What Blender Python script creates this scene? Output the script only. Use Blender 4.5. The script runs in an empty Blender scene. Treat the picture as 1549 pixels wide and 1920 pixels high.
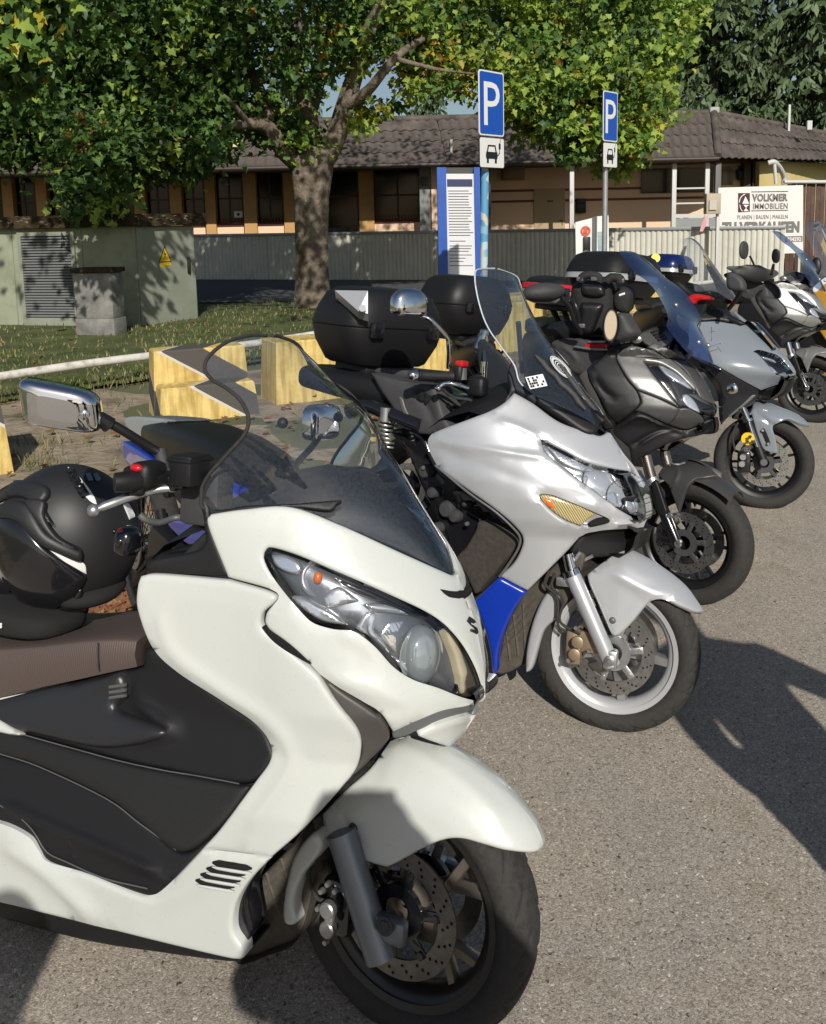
import bpy, bmesh, math, random
import numpy as np
from mathutils import Vector, Matrix
from mathutils.geometry import delaunay_2d_cdt
random.seed(7); np.random.seed(7)
SC = bpy.context.scene
COL = SC.collection
rad = math.radians

# ------------------------------------------------------------------ camera
F, CX, CY, YH, ROLL, H = 1700.0,774.5,640.0,408.0, rad(1.2),1.68
PITCH = math.atan((CY - YH)/F)
_f = np.array([0, math.cos(PITCH),-math.sin(PITCH)])
_r = np.array([1.0,0,0]); _u = np.cross(_r, _f)
CR = _r * math.cos(ROLL) - _u * math.sin(ROLL)
CU = _u * math.cos(ROLL) + _r * math.sin(ROLL)
CAMP = np.array([0,0, H])
cam = bpy.data.cameras.new('camera'); camo = bpy.data.objects.new('camera', cam); COL.objects.link(camo)
cam.sensor_fit = 'AUTO'; cam.sensor_width = 36.0; cam.lens = F / 1920.0*36.0
cam.shift_y = (CY - 960.0)/1920.0; cam.shift_x = 0.0
cam.clip_start = 0.02; cam.clip_end = 3000
camo.matrix_world = Matrix(((CR[0], CU[0],-_f[0],0),(CR[1], CU[1],-_f[1],0),(CR[2], CU[2],-_f[2], H),(0,0,0,1)))
SC.camera = camo

# ------------------------------------------------------------------ sky, sun, exposure
SUN_EL, SUN_AZ = rad(33), rad(-7)          # light travels along +Y, a little to the left
w = bpy.data.worlds.new('World'); SC.world = w; w.use_nodes = True
nt = w.node_tree; bg = nt.nodes['Background']
sky = nt.nodes.new('ShaderNodeTexSky'); sky.sky_type = 'NISHITA'; sky.sun_disc = False
sky.sun_elevation = SUN_EL
sky.air_density = 1.0; sky.dust_density = 1.2; sky.ozone_density = 1.0
# direction to the sun
SD = np.array([-math.sin(SUN_AZ)*math.cos(SUN_EL),-math.cos(SUN_AZ)*math.cos(SUN_EL), math.sin(SUN_EL)])
sky.sun_rotation = math.atan2(SD[0], SD[1])
nt.links.new(sky.outputs['Color'], bg.inputs['Color']); bg.inputs['Strength'].default_value = 0.062
sl = bpy.data.lights.new('sun', 'SUN'); sl.energy = 4.0; sl.angle = rad(0.55); sl.color = (1.0,0.955,0.875)
so = bpy.data.objects.new('sun', sl); COL.objects.link(so)
so.rotation_euler = Vector(SD).to_track_quat('Z', 'Y').to_euler()
SC.view_settings.view_transform = 'Standard'; SC.view_settings.look = 'None'
SC.view_settings.exposure = 0.1; SC.view_settings.gamma = 1.0
SC.view_settings.use_curve_mapping = False
try:
    SC.cycles.max_bounces = 10; SC.cycles.transparent_max_bounces = 24; SC.cycles.glossy_bounces = 5
    SC.cycles.transmission_bounces = 6; SC.cycles.diffuse_bounces = 3
    SC.cycles.caustics_reflective = False; SC.cycles.caustics_refractive = False
    SC.cycles.sample_clamp_indirect = 6.0
except Exception:
    pass

# ------------------------------------------------------------------ pixel <-> place
def ray(px, py):
    return CR * (px - CX)/F - CU * (py - CY)/F + _f

def proj(p):
    d = np.asarray(p, float) - CAMP; z = d @ _f
    return CX + F * (d @ CR)/z, CY - F * (d @ CU)/z, z

def ground(px, py, z=0.0):
    d = ray(px, py); t = (z - H)/d[2]
    return CAMP + d * t

def at(px, py, Y):
    """point at depth Y (world) seen at a photo pixel"""
    d = ray(px, py); t = Y / d[1]
    return CAMP + d * t

def cv(x0, y0, s, pts):
    return [(x0 + p[0]/s, y0 + p[1]/s) + tuple(p[2:]) for p in pts]

class Fr:
    """leaning vehicle frame: x forward, y left, z up; origin = front tyre contact"""
    def __init__(s, o, t, lean=0):
        t = rad(t); l = rad(lean)
        s.o = np.array([o[0], o[1],0.0])
        y = np.array([math.sin(t), math.cos(t),0]); z = np.array([0,0,1.0])
        s.fx = np.array([math.cos(t),-math.sin(t),0])
        s.ly = y * math.cos(l) - z * math.sin(l); s.uz = z * math.cos(l) + y * math.sin(l)
        s.R = np.stack([s.fx, s.ly, s.uz])
        s.c = s.R @ (CAMP - s.o)
    def M(s):
        R = s.R
        return Matrix(((R[0][0], R[1][0], R[2][0], s.o[0]),(R[0][1], R[1][1], R[2][1], s.o[1]),(R[0][2], R[1][2], R[2][2], s.o[2]),(0,0,0,1)))
    def d(s, px, py):
        return s.R @ ray(px, py)
    def pt(s, px, py, lat):
        d = s.d(px, py); return s.c + d * ((lat - s.c[1])/d[1])
    def w(s, p):
        return s.o + np.asarray(p, float) @ s.R
    def px(s, p):
        return proj(s.w(p))
    def dirs(s, P):
        P = np.asarray(P, float)
        D = CR[None]*((P[:, 0:1] - CX)/F) - CU[None]*((P[:, 1:2] - CY)/F) + _f[None]
        return D @ s.R.T
# ------------------------------------------------------------------ materials
MATS = {}
def nodes(m):
    m.use_nodes = True; t = m.node_tree
    return t, t.nodes['Principled BSDF']

def mat(name, col, rough=0.5, metal=0.0, coat=0.0, var=0.0, vscale=8.0, bump=0.0, bscale=200.0, spec=0.5, dust=0.0, vcol=None, sub=0.0, emis=None, flake=0.0, detail=5.0):
    if name in MATS: return MATS[name]
    m = bpy.data.materials.new(name); t, b = nodes(m); N = t.nodes.new; L = t.links.new
    c = (col[0], col[1], col[2],1)
    b.inputs['Base Color'].default_value = c; b.inputs['Roughness'].default_value = rough
    b.inputs['Metallic'].default_value = metal; b.inputs['Coat Weight'].default_value = coat
    b.inputs['Coat Roughness'].default_value = 0.04; b.inputs['Specular IOR Level'].default_value = spec
    tc = N('ShaderNodeTexCoord')
    last = None
    if var > 0 or vcol:
        n = N('ShaderNodeTexNoise'); n.inputs['Scale'].default_value = vscale; n.inputs['Detail'].default_value = detail
        n.inputs['Roughness'].default_value = 0.65
        L(tc.outputs['Object'], n.inputs['Vector'])
        r = N('ShaderNodeValToRGB'); r.color_ramp.elements[0].position = 0.32; r.color_ramp.elements[1].position = 0.68
        v2 = vcol or tuple(min(1, x * (1 + var)) for x in col)
        v1 = col if vcol else tuple(x * (1 - var) for x in col)
        r.color_ramp.elements[0].color = (*v1,1); r.color_ramp.elements[1].color = (*v2,1)
        L(n.outputs['Fac'], r.inputs['Fac']); last = r.outputs['Color']
    if dust > 0:
        n2 = N('ShaderNodeTexNoise'); n2.inputs['Scale'].default_value = 70; n2.inputs['Detail'].default_value = 9
        n2.inputs['Roughness'].default_value = 0.75
        L(tc.outputs['Object'], n2.inputs['Vector'])
        r2 = N('ShaderNodeMapRange'); r2.inputs['From Min'].default_value = 0.42; r2.inputs['From Max'].default_value = 0.75
        r2.inputs['To Max'].default_value = dust; L(n2.outputs['Fac'], r2.inputs['Value'])
        mx = N('ShaderNodeMix'); mx.data_type = 'RGBA'; L(r2.outputs['Result'], mx.inputs['Factor'])
        if last: L(last, mx.inputs['A'])
        else: mx.inputs['A'].default_value = c
        mx.inputs['B'].default_value = (0.32,0.28,0.22,1); last = mx.outputs['Result']
        r3 = N('ShaderNodeMapRange'); r3.inputs['From Min'].default_value = 0.35; r3.inputs['From Max'].default_value = 0.7
        r3.inputs['To Min'].default_value = rough; r3.inputs['To Max'].default_value = min(1, rough + 0.25)
        L(n2.outputs['Fac'], r3.inputs['Value']); L(r3.outputs['Result'], b.inputs['Roughness'])
    if last: L(last, b.inputs['Base Color'])
    if bump > 0:
        n3 = N('ShaderNodeTexNoise'); n3.inputs['Scale'].default_value = bscale; n3.inputs['Detail'].default_value = 3
        L(tc.outputs['Object'], n3.inputs['Vector'])
        bp = N('ShaderNodeBump'); bp.inputs['Strength'].default_value = bump; bp.inputs['Distance'].default_value = 0.002
        L(n3.outputs['Fac'], bp.inputs['Height']); L(bp.outputs['Normal'], b.inputs['Normal'])
    if emis:
        b.inputs['Emission Color'].default_value = (*emis[:3],1); b.inputs['Emission Strength'].default_value = emis[3]
    MATS[name] = m
    return m

def glass(name, tint=(0.9,0.93,0.95), refl=1.0, rough=0.0, haze=0.0, hcol=(0.5,0.55,0.65)):
    """thin sheet: see-through plus a Fresnel reflection, with a faint mottled film of diffuse colour"""
    if name in MATS: return MATS[name]
    m = bpy.data.materials.new(name); m.use_nodes = True; t = m.node_tree
    for n in list(t.nodes): t.nodes.remove(n)
    N = t.nodes.new; L = t.links.new
    out = N('ShaderNodeOutputMaterial'); tr = N('ShaderNodeBsdfTransparent'); tr.inputs['Color'].default_value = (*tint, 1)
    gl = N('ShaderNodeBsdfGlossy'); gl.inputs['Roughness'].default_value = rough
    fr = N('ShaderNodeFresnel'); fr.inputs['IOR'].default_value = 1.5
    mu = N('ShaderNodeMath'); mu.operation = 'MULTIPLY'; mu.inputs[1].default_value = refl; mu.use_clamp = True
    L(fr.outputs['Fac'], mu.inputs[0])
    base = tr.outputs['BSDF']
    if haze > 0:
        df = N('ShaderNodeBsdfDiffuse'); df.inputs['Color'].default_value = (*hcol, 1)
        tc = N('ShaderNodeTexCoord'); n2 = N('ShaderNodeTexNoise'); n2.inputs['Scale'].default_value = 160; n2.inputs['Detail'].default_value = 6
        L(tc.outputs['Object'], n2.inputs['Vector'])
        mr = N('ShaderNodeMapRange'); mr.inputs['From Min'].default_value = 0.3; mr.inputs['From Max'].default_value = 0.75
        mr.inputs['To Min'].default_value = haze * 0.5; mr.inputs['To Max'].default_value = haze * 1.4
        L(n2.outputs['Fac'], mr.inputs['Value'])
        mh = N('ShaderNodeMixShader'); L(mr.outputs['Result'], mh.inputs['Fac']); L(base, mh.inputs[1]); L(df.outputs['BSDF'], mh.inputs[2])
        base = mh.outputs['Shader']
    mi = N('ShaderNodeMixShader'); L(mu.outputs['Value'], mi.inputs['Fac']); L(base, mi.inputs[1]); L(gl.outputs['BSDF'], mi.inputs[2])
    L(mi.outputs['Shader'], out.inputs['Surface'])
    MATS[name] = m
    return m

# ------------------------------------------------------------------ objects
def tag(o, label=None, cat=None, group=None, kind=None):
    if label: o['label'] = label
    if cat: o['category'] = cat
    if group: o['group'] = group
    if kind: o['kind'] = kind
    return o

def empty(name, M, label=None, cat=None, group=None):
    o = bpy.data.objects.new(name, None); COL.objects.link(o); o.matrix_world = M; o.empty_display_size = 0.1
    return tag(o, label, cat, group)

def T(x, y, z, rz=0):
    return Matrix.Translation((x, y, z)) @ Matrix.Rotation(rz, 4, 'Z')

def link(name, me, parent=None, M=None):
    o = bpy.data.objects.new(name, me); COL.objects.link(o)
    if parent is not None: o.parent = parent
    if M is not None: o.matrix_basis = M
    return o

def mesh(name, V, Fc, m, smooth=35, mi=None):
    me = bpy.data.meshes.new(name)
    me.from_pydata([tuple(map(float, v)) for v in V],[],[tuple(int(i) for i in f) for f in Fc])
    for k in (m if isinstance(m, (list, tuple)) else [m]): me.materials.append(k)
    if mi is not None: me.polygons.foreach_set('material_index', np.asarray(mi, dtype=np.int32))
    if smooth:
        me.shade_smooth()
        if smooth < 180: me.set_sharp_from_angle(angle=rad(smooth))
    me.update()
    return me

def obj(name, V, Fc, m, parent=None, smooth=35, M=None, mi=None, label=None):
    o = link(name, mesh(name, V, Fc, m, smooth, mi), parent, M)
    if label: o['label'] = label
    return o

class G:
    """gathers shapes; .obj() links them as ONE mesh object"""
    def __init__(s): s.V = []; s.F = []
    def add(s, V, Fc):
        b = len(s.V); s.V += [tuple(v) for v in V]; s.F += [tuple(i + b for i in f) for f in Fc]; return s
    def pieces(s, loose=False):
        n = len(s.V); p = list(range(n))
        def find(a):
            while p[a] != a: p[a] = p[p[a]]; a = p[a]
            return a
        for f in s.F:
            r = find(f[0])
            for i in f[1:]: p[find(i)] = r
        rt = np.array([find(i) for i in range(n)]); u, isl = np.unique(rt, return_inverse=True); k = len(u)
        if k == 1: return np.zeros(n, int),1
        if loose: return isl, k
        P = np.array(s.V, float); lo = np.full((k, 3), np.inf); hi = np.full((k, 3),-np.inf)
        np.minimum.at(lo, isl, P); np.maximum.at(hi, isl, P); sz = (hi - lo).max(1)
        gap = np.maximum(0, np.maximum(lo[:, None] - hi[None], lo[None] - hi[:, None]))
        near = np.sqrt((gap ** 2).sum(2)) <= np.maximum(.02,.5*np.maximum(sz[:, None], sz[None]))*.98
        q = list(range(k))
        def f2(a):
            while q[a] != a: q[a] = q[q[a]]; a = q[a]
            return a
        for a, b in zip(*np.nonzero(np.triu(near, 1))): q[f2(a)] = f2(b)
        r2 = np.array([f2(i) for i in range(k)]); u2, pc = np.unique(r2, return_inverse=True)
        return pc[isl], len(u2)
    def obj(s, name, m, parent=None, smooth=35, M=None, label=None, loose=False, kind=None):
        """links the gathered shapes; shapes that stand apart become objects of their own"""
        pc, k = (np.zeros(len(s.V), int),1) if kind == 'stuff' or len(s.V) > 60000 else s.pieces(loose)
        if k == 1 or k > 120:
            o = obj(name, s.V, s.F, m, parent, smooth, M, None, label)
            if kind: o['kind'] = kind
            return o
        V = np.array(s.V, float); first = None
        for i in range(k):
            ix = np.nonzero(pc == i)[0]; mp = {int(j): n for n, j in enumerate(ix)}
            o = obj(name, V[ix],[tuple(mp[j] for j in f) for f in s.F if pc[f[0]] == i], m, parent, smooth, M, None, label)
            first = first or o
        return first
    def mirror(s):
        n = len(s.V); V = [(v[0],-v[1], v[2]) for v in s.V]; Fc = [tuple(reversed(f)) for f in s.F]
        return s.add(V, Fc)
    def box(s, c, d, bev=0.0, R=None):
        """centre, full sizes, bevel, optional 3x3 (columns = axes)"""
        x, y, z = d[0]/2, d[1]/2, d[2]/2
        if bev <= 0:
            V = [(i, j, k) for i in (-x, x) for j in (-y, y) for k in (-z, z)]
            Fc = [(0,1,3,2),(4,6,7,5),(0,4,5,1),(2,3,7,6),(0,2,6,4),(1,5,7,3)]
        else:
            bm = bmesh.new(); bmesh.ops.create_cube(bm, size=1.0)
            for v in bm.verts: v.co = Vector((v.co.x * d[0], v.co.y * d[1], v.co.z * d[2]))
            bmesh.ops.bevel(bm, geom=bm.edges[:], offset=min(bev, min(d)*0.49), segments=2, affect='EDGES', profile=0.5)
            bm.verts.index_update()
            V = [tuple(v.co) for v in bm.verts]; Fc = [tuple(v.index for v in f.verts) for f in bm.faces]; bm.free()
        V = np.array(V, float)
        if R is not None: V = V @ np.asarray(R, float).T
        return s.add(V + np.asarray(c, float), Fc)
    def tube(s, P, r, n=10, cap=True):
        P = [np.asarray(p, float) for p in P]; k = len(P); r = r if isinstance(r, (list, tuple)) else [r]*k
        t0 = P[1] - P[0]; t0 /= np.linalg.norm(t0)
        u = np.cross(t0,(0,0,1.0)); u = u if np.linalg.norm(u) > 1e-3 else np.cross(t0,(0,1.0,0)); u /= np.linalg.norm(u)
        V = []; Fc = []
        for i in range(k):
            a = P[max(0, i - 1)]; b = P[min(k - 1, i + 1)]; t = b - a; t /= max(1e-9, np.linalg.norm(t))
            u = u - t * (u @ t); u /= max(1e-9, np.linalg.norm(u)); v = np.cross(t, u)
            for j in range(n):
                a2 = 2*math.pi * j / n; V.append(P[i] + r[i]*(u * math.cos(a2) + v * math.sin(a2)))
        for i in range(k - 1):
            for j in range(n):
                j2 = (j + 1) % n; Fc.append((i * n + j, i * n + j2,(i + 1)*n + j2,(i + 1)*n + j))
        if cap:
            Fc.append(tuple(reversed(range(n)))); Fc.append(tuple(range((k - 1)*n, k * n)))
        return s.add(V, Fc)
    def curve(s, P, r, n=8, k=6):
        return s.tube(spline(P, k), r, n)
    def lathe(s, prof, n=32, c=(0,0,0), axis='y', a0=0.0, a1=2*math.pi, R=None):
        """prof: (radius, along axis)"""
        full = abs(a1 - a0) > 6.28; V = []; Fc = []; q = len(prof); m_ = n if full else n + 1
        for i in range(m_):
            a = a0 + (a1 - a0)*i / n; ca, sa = math.cos(a), math.sin(a)
            for r, h in prof:
                if axis == 'y': V.append((r * ca, h, r * sa))
                elif axis == 'z': V.append((r * ca, r * sa, h))
                else: V.append((h, r * ca, r * sa))
        for i in range(n):
            i2 = (i + 1) % m_
            for j in range(q - 1):
                f = (i * q + j, i2*q + j, i2*q + j + 1, i * q + j + 1)
                Fc.append(f if axis != 'y' else tuple(reversed(f)))
        V = np.array(V, float)
        if R is not None: V = V @ np.asarray(R, float).T
        return s.add(V + np.asarray(c, float), Fc)
    def ell(s, c, r, nu=20, nv=12, R=None, p=2.0, zmin=-1.0, zmax=1.0):
        V = []; Fc = []
        sg = lambda x, e: math.copysign(abs(x) ** e, x)
        for i in range(nv + 1):
            a = -math.pi / 2 + math.pi * i / nv
            for j in range(nu):
                b = 2*math.pi * j / nu
                x = sg(math.cos(a),2/p)*sg(math.cos(b),2/p); y = sg(math.cos(a),2/p)*sg(math.sin(b),2/p); z = sg(math.sin(a),2/p)
                V.append((x * r[0], y * r[1], max(zmin, min(zmax, z))*r[2]))
        for i in range(nv):
            for j in range(nu):
                j2 = (j + 1) % nu; Fc.append((i * nu + j, i * nu + j2,(i + 1)*nu + j2,(i + 1)*nu + j))
        V = np.array(V, float)
        if R is not None: V = V @ np.asarray(R, float).T
        return s.add(V + np.asarray(c, float), Fc)
    def loft(s, rows, closed=False, caps=False, flip=False):
        n = len(rows[0]); V = [p for r in rows for p in r]; Fc = []
        for i in range(len(rows) - 1):
            for j in range(n if closed else n - 1):
                j2 = (j + 1) % n; f = (i * n + j, i * n + j2,(i + 1)*n + j2,(i + 1)*n + j)
                Fc.append(tuple(reversed(f)) if flip else f)
        if caps:
            a = tuple(range(n)); b = tuple(range((len(rows) - 1)*n, len(rows)*n))
            Fc.append(a if flip else tuple(reversed(a))); Fc.append(tuple(reversed(b)) if flip else b)
        return s.add(V, Fc)
    def prism(s, poly, a, b):
        """poly: 3-D points of one face; extruded by vector a->b offsets"""
        P = np.asarray(poly, float); n = len(P); a = np.asarray(a, float); b = np.asarray(b, float)
        V = list(P + a) + list(P + b); Fc = [tuple(reversed(range(n))), tuple(range(n, 2*n))]
        for i in range(n):
            j = (i + 1) % n; Fc.append((i, j, n + j, n + i))
        return s.add(V, Fc)

def spline(P, k=6):
    P = [np.asarray(p, float) for p in P]
    if len(P) < 3: return P
    Q = [2*P[0] - P[1]] + P + [2*P[-1] - P[-2]]; out = []
    for i in range(1, len(Q) - 2):
        for j in range(k):
            t = j / k; a, b, c, d = Q[i - 1], Q[i], Q[i + 1], Q[i + 2]
            out.append(0.5*(2*b + (c - a)*t + (2*a - 5*b + 4*c - d)*t * t + (3*b - a - 3*c + d)*t ** 3))
    out.append(P[-1]); return out

def text_geo(txt, size, extrude=0.0, bold=0.0, align='LEFT', space=1.0):
    cu = bpy.data.curves.new('txt', 'FONT'); cu.body = txt; cu.size = size; cu.extrude = extrude; cu.offset = bold
    cu.align_x = align; cu.space_character = space; cu.resolution_u = 3
    o = bpy.data.objects.new('txt', cu); COL.objects.link(o)
    dg = bpy.context.evaluated_depsgraph_get(); me = bpy.data.meshes.new_from_object(o.evaluated_get(dg))
    V = [tuple(v.co) for v in me.vertices]; Fc = [tuple(p.vertices) for p in me.polygons]
    bpy.data.objects.remove(o); bpy.data.curves.remove(cu); bpy.data.meshes.remove(me)
    return V, Fc

def put_text(g, txt, size, org, ux, uy, off=0.0, **k):
    V, Fc = text_geo(txt, size, **k); ux = np.asarray(ux, float); uy = np.asarray(uy, float)
    n = np.cross(ux, uy); n /= np.linalg.norm(n)
    g.add([np.asarray(org, float) + ux * v[0] + uy * v[1] + n * (v[2] + off) for v in V], Fc)

# ------------------------------------------------------------------ body panels
def outline(pts, step):
    """closed outline; (x,y) smooth, (x,y,'c') corner, 'o' = the run to the next corner is open (no rounded edge)"""
    P = [(float(p[0]), float(p[1])) for p in pts]; fl = [p[2] if len(p) > 2 else '' for p in pts]; n = len(P)
    cs = [i for i in range(n) if 'c' in fl[i]]
    out = []; op = []
    def run(Q, isopen, ext=None):
        Q = [np.array(q) for q in Q]
        E = ([2*Q[0] - Q[1]] + Q + [2*Q[-1] - Q[-2]]) if ext is None else ext
        for i in range(1, len(E) - 2):
            a, b, c, d = E[i - 1], E[i], E[i + 1], E[i + 2]
            m = max(1, int(round(np.linalg.norm(c - b)/step)))
            for j in range(m):
                t = j / m
                out.append(0.5*(2*b + (c - a)*t + (2*a - 5*b + 4*c - d)*t * t + (3*b - a - 3*c + d)*t ** 3)); op.append(isopen)
    if not cs:
        A = [np.array(p) for p in P]; run(P + [P[0]], False, [A[-1]] + A + [A[0], A[1]])
    else:
        for k, c in enumerate(cs):
            e = cs[(k + 1) % len(cs)]; idx = [c]
            i = c
            while True:
                i = (i + 1) % n; idx.append(i)
                if i == e: break
            run([P[i] for i in idx], 'o' in fl[c])
    return np.array(out), np.array(op)

def inside(P, loops):
    r = np.zeros(len(P), bool); x, y = P[:, 0], P[:, 1]
    for L in loops:
        a = L; b = np.roll(L, -1,0)
        for i in range(len(a)):
            c = ((a[i, 1] > y) != (b[i, 1] > y))
            if c.any():
                dy = b[i, 1] - a[i, 1]; dy = dy if abs(dy) > 1e-12 else 1e-12
                r ^= c & (x < (b[i, 0] - a[i, 0])*(y - a[i, 1])/dy + a[i, 0])
    return r

def segdist(P, A, B):
    d = np.full(len(P),1e9)
    for a, b in zip(A, B):
        v = b - a; L = v @ v
        t = np.clip(((P - a) @ v)/(L if L > 1e-9 else 1e-9),0,1)
        d = np.minimum(d, np.hypot(*(P - a - t[:, None]*v).T))
    return d

def hit(fr, P, wf, far=0.12, near=-0.75, n=150):
    """where photo rays meet the half-width surface y = -w(x, z) of a vehicle"""
    D = fr.dirs(P); c = fr.c
    Y = np.linspace(near, far, n)
    S = (Y[None] - c[1])/D[:, 1:2]
    X = c[0] + S * D[:, 0:1]; Z = c[2] + S * D[:, 2:3]
    f = Y[None] + wf(X, Z)
    neg = f > 0
    first = np.argmax(neg, 1); none = ~neg.any(1)
    lo = S[np.arange(len(P)), np.maximum(first - 1,0)]; hi = S[np.arange(len(P)), first]
    for _ in range(18):
        m = (lo + hi)/2; Q = c + D * m[:, None]
        g = Q[:, 1] + wf(Q[:, 0], Q[:, 2]) > 0
        hi = np.where(g, m, hi); lo = np.where(g, lo, m)
    s = (lo + hi)/2
    if none.any():
        bi = np.argmax(f[none],1); s[none] = S[none][np.arange(none.sum()), bi]
    return c + D * s[:, None]

def normals(Q, wf, e=0.003):
    wx = (wf(Q[:, 0] + e, Q[:, 2]) - wf(Q[:, 0] - e, Q[:, 2]))/(2*e)
    wz = (wf(Q[:, 0], Q[:, 2] + e) - wf(Q[:, 0], Q[:, 2] - e))/(2*e)
    N = np.stack([-wx, -np.ones(len(Q)),-wz],1)
    return N / np.linalg.norm(N, axis=1)[:, None]

def panel(name, fr, pts, wf, m, parent, t=0.0, r=0.008, h=None, rim=0.02, step=12, holes=(), creases=(), mirror=True, M=None, label=None, tf=None, smooth=50, get=False):
    """a moulded panel: outline seen in the photo laid on the vehicle's real half-width surface,
    given thickness, a rounded edge and its twin on the far side"""
    out, op = outline(pts, step * .62); loops = [out]; ops = [op]
    for hp in holes:
        a, b = outline(hp, step * .62); loops.append(a); ops.append(b)
    c0 = out.mean(0); q0 = hit(fr, c0[None], wf)[0]; sc = F / proj(fr.w(q0))[2]      # px per metre
    rp = max(1.5, r * sc); h = r * 0.7 if h is None else h
    A = np.concatenate([L for L in loops]); B = np.concatenate([np.roll(L, -1,0) for L in loops]); O = np.concatenate(ops)
    EA, EB = A[~O], B[~O]
    pts2 = []
    for f_ in ((0.18,0.45,1.0) if rp > 9 else (0.4,1.0)):
        for L, o_ in zip(loops, ops):
            tn = np.roll(L, -1,0) - np.roll(L, 1,0); ln = np.hypot(tn[:, 0], tn[:, 1])[:, None]; nn = np.stack([-tn[:, 1], tn[:, 0]],1)/np.maximum(ln, 1e-9)
            for sg in (1,-1):
                Q = L + nn * sg * rp * f_
                ok = inside(Q, loops)
                if ok.any():
                    Q = Q[ok]; dd = segdist(Q, A, B); Q = Q[dd > rp * f_ * 0.85]; pts2.append(Q)
    x0, y0 = out.min(0); x1, y1 = out.max(0)
    gx, gy = np.meshgrid(np.arange(x0, x1, step), np.arange(y0, y1, step * 0.87)); gx[1::2] += step / 2
    Gp = np.stack([gx.ravel(), gy.ravel()],1); Gp = Gp[inside(Gp, loops)]
    if len(Gp):
        dd = segdist(Gp, A, B); Gp = Gp[dd > max(rp * 1.2, step * 0.45)]; pts2.append(Gp)
    cps = []
    for (cl, ch, cw) in creases:
        cp = np.array(spline([np.array(q) for q in cl],24)); L_ = np.concatenate([[0], np.cumsum(np.hypot(*np.diff(cp, axis=0).T))])
        m_ = max(3, int(L_[-1]/max(3.0, cw * .9))); ts = np.linspace(0, L_[-1], m_); cp = np.stack([np.interp(ts, L_, cp[:, i]) for i in (0,1)],1); cps.append(cp)
    for (cl, ch, cw), cp in zip(creases, cps):
        tn = np.gradient(cp, axis=0); nn = np.stack([-tn[:, 1], tn[:, 0]],1); nn /= np.linalg.norm(nn, axis=1)[:, None] + 1e-9
        pts2 = [q_[segdist(q_, cp[:-1], cp[1:]) > cw * 2.1] for q_ in pts2]
        Q = np.concatenate([cp + nn * cw * k_ for k_ in (-1.9,-1.3,-.8,-.4,0,.4,.8,1.3,1.9)]); Q = Q[inside(Q, loops)]
        if len(Q):
            Q = Q[segdist(Q, A, B) > rp * 1.15]
            if len(Q): pts2.append(Q)
    allp = np.concatenate([A] + pts2); nb = len(A)
    ed = []; base = 0
    for L in loops:
        k = len(L); ed += [(base + i, base + (i + 1) % k) for i in range(k)]; base += k
    V2, E2, F2, ov, oe, of = delaunay_2d_cdt([Vector(p) for p in allp], ed, [],0,1e-4)
    V2 = np.array([tuple(v) for v in V2]); F2 = np.array([tuple(f) for f in F2])
    cen = V2[F2].mean(1); F2 = F2[inside(cen, loops)]
    dist = segdist(V2, EA, EB) if len(EA) else np.full(len(V2),1e9)
    Q = hit(fr, V2, wf)
    opn = segdist(V2, A[O], B[O]) < 0.5 if O.any() else np.zeros(len(V2), bool)
    if opn.any():
        for i in np.where(opn)[0]: Q[i] = fr.pt(V2[i, 0], V2[i, 1],0.0)
    N = normals(Q, wf); N[opn, 1] = 0; N /= np.maximum(1e-6, np.linalg.norm(N, axis=1))[:, None]
    u = np.clip(dist / rp, 0,1); off = t + h * np.sqrt(np.clip(1 - (1 - u) ** 2,0,1))
    if tf is not None: off = off + tf(V2, dist / sc)
    for (cl, ch, cw) in creases:
        cp = np.array(spline([np.array(q) for q in cl],12)); dc = segdist(V2, cp[:-1], cp[1:])
        de = np.minimum(np.hypot(*(V2 - cp[0]).T), np.hypot(*(V2 - cp[-1]).T))
        off = off + ch * np.exp(-(dc / cw) ** 2)*np.clip(de / (cw * 2.5),.15,1)
    P3 = Q + N * off[:, None]
    P3[opn, 1] = 0
    # orient
    f0 = F2; nn = np.cross(P3[f0[:, 1]] - P3[f0[:, 0]], P3[f0[:, 2]] - P3[f0[:, 0]])
    fl = np.einsum('ij,ij->i', nn, N[f0[:, 0]]) < 0
    if fl.mean() > 0.5: F2 = F2[:, ::-1]
    V = list(P3); Fc = [tuple(f) for f in F2]
    # rim
    from collections import Counter
    cnt = Counter()
    for f in Fc:
        for i in range(3):
            a, b = f[i], f[(i + 1) % 3]; cnt[(a, b)] += 1
    bd = [(a, b) for (a, b) in cnt if (b, a) not in cnt and not (opn[a] and opn[b])]
    if rim > 0:
        mp = {}
        for a, b in bd:
            for i in (a, b):
                if i not in mp: mp[i] = len(V); V.append(P3[i] - N[i]*rim)
        Fc += [(b, a, mp[a], mp[b]) for a, b in bd]
    if mirror and not opn.any() and not get:
        o = obj(name, V, Fc, m, parent, smooth, M, None, label)
        obj(name, [(p[0],-p[1], p[2]) for p in V],[tuple(reversed(f)) for f in Fc], m, parent, smooth, M, None, label)
        return o
    if mirror:
        k = len(V); V = V + [(p[0],-p[1], p[2]) for p in V]; Fc = Fc + [tuple(i + k for i in reversed(f)) for f in Fc]
    if get: return V, Fc
    return obj(name, V, Fc, m, parent, smooth, M, None, label)

def onsurf(fr, px, py, wf, off=0.0):
    q = hit(fr, np.array([[px, py]], float), wf); n = normals(q, wf)
    return q[0] + n[0]*off, n[0]
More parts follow.
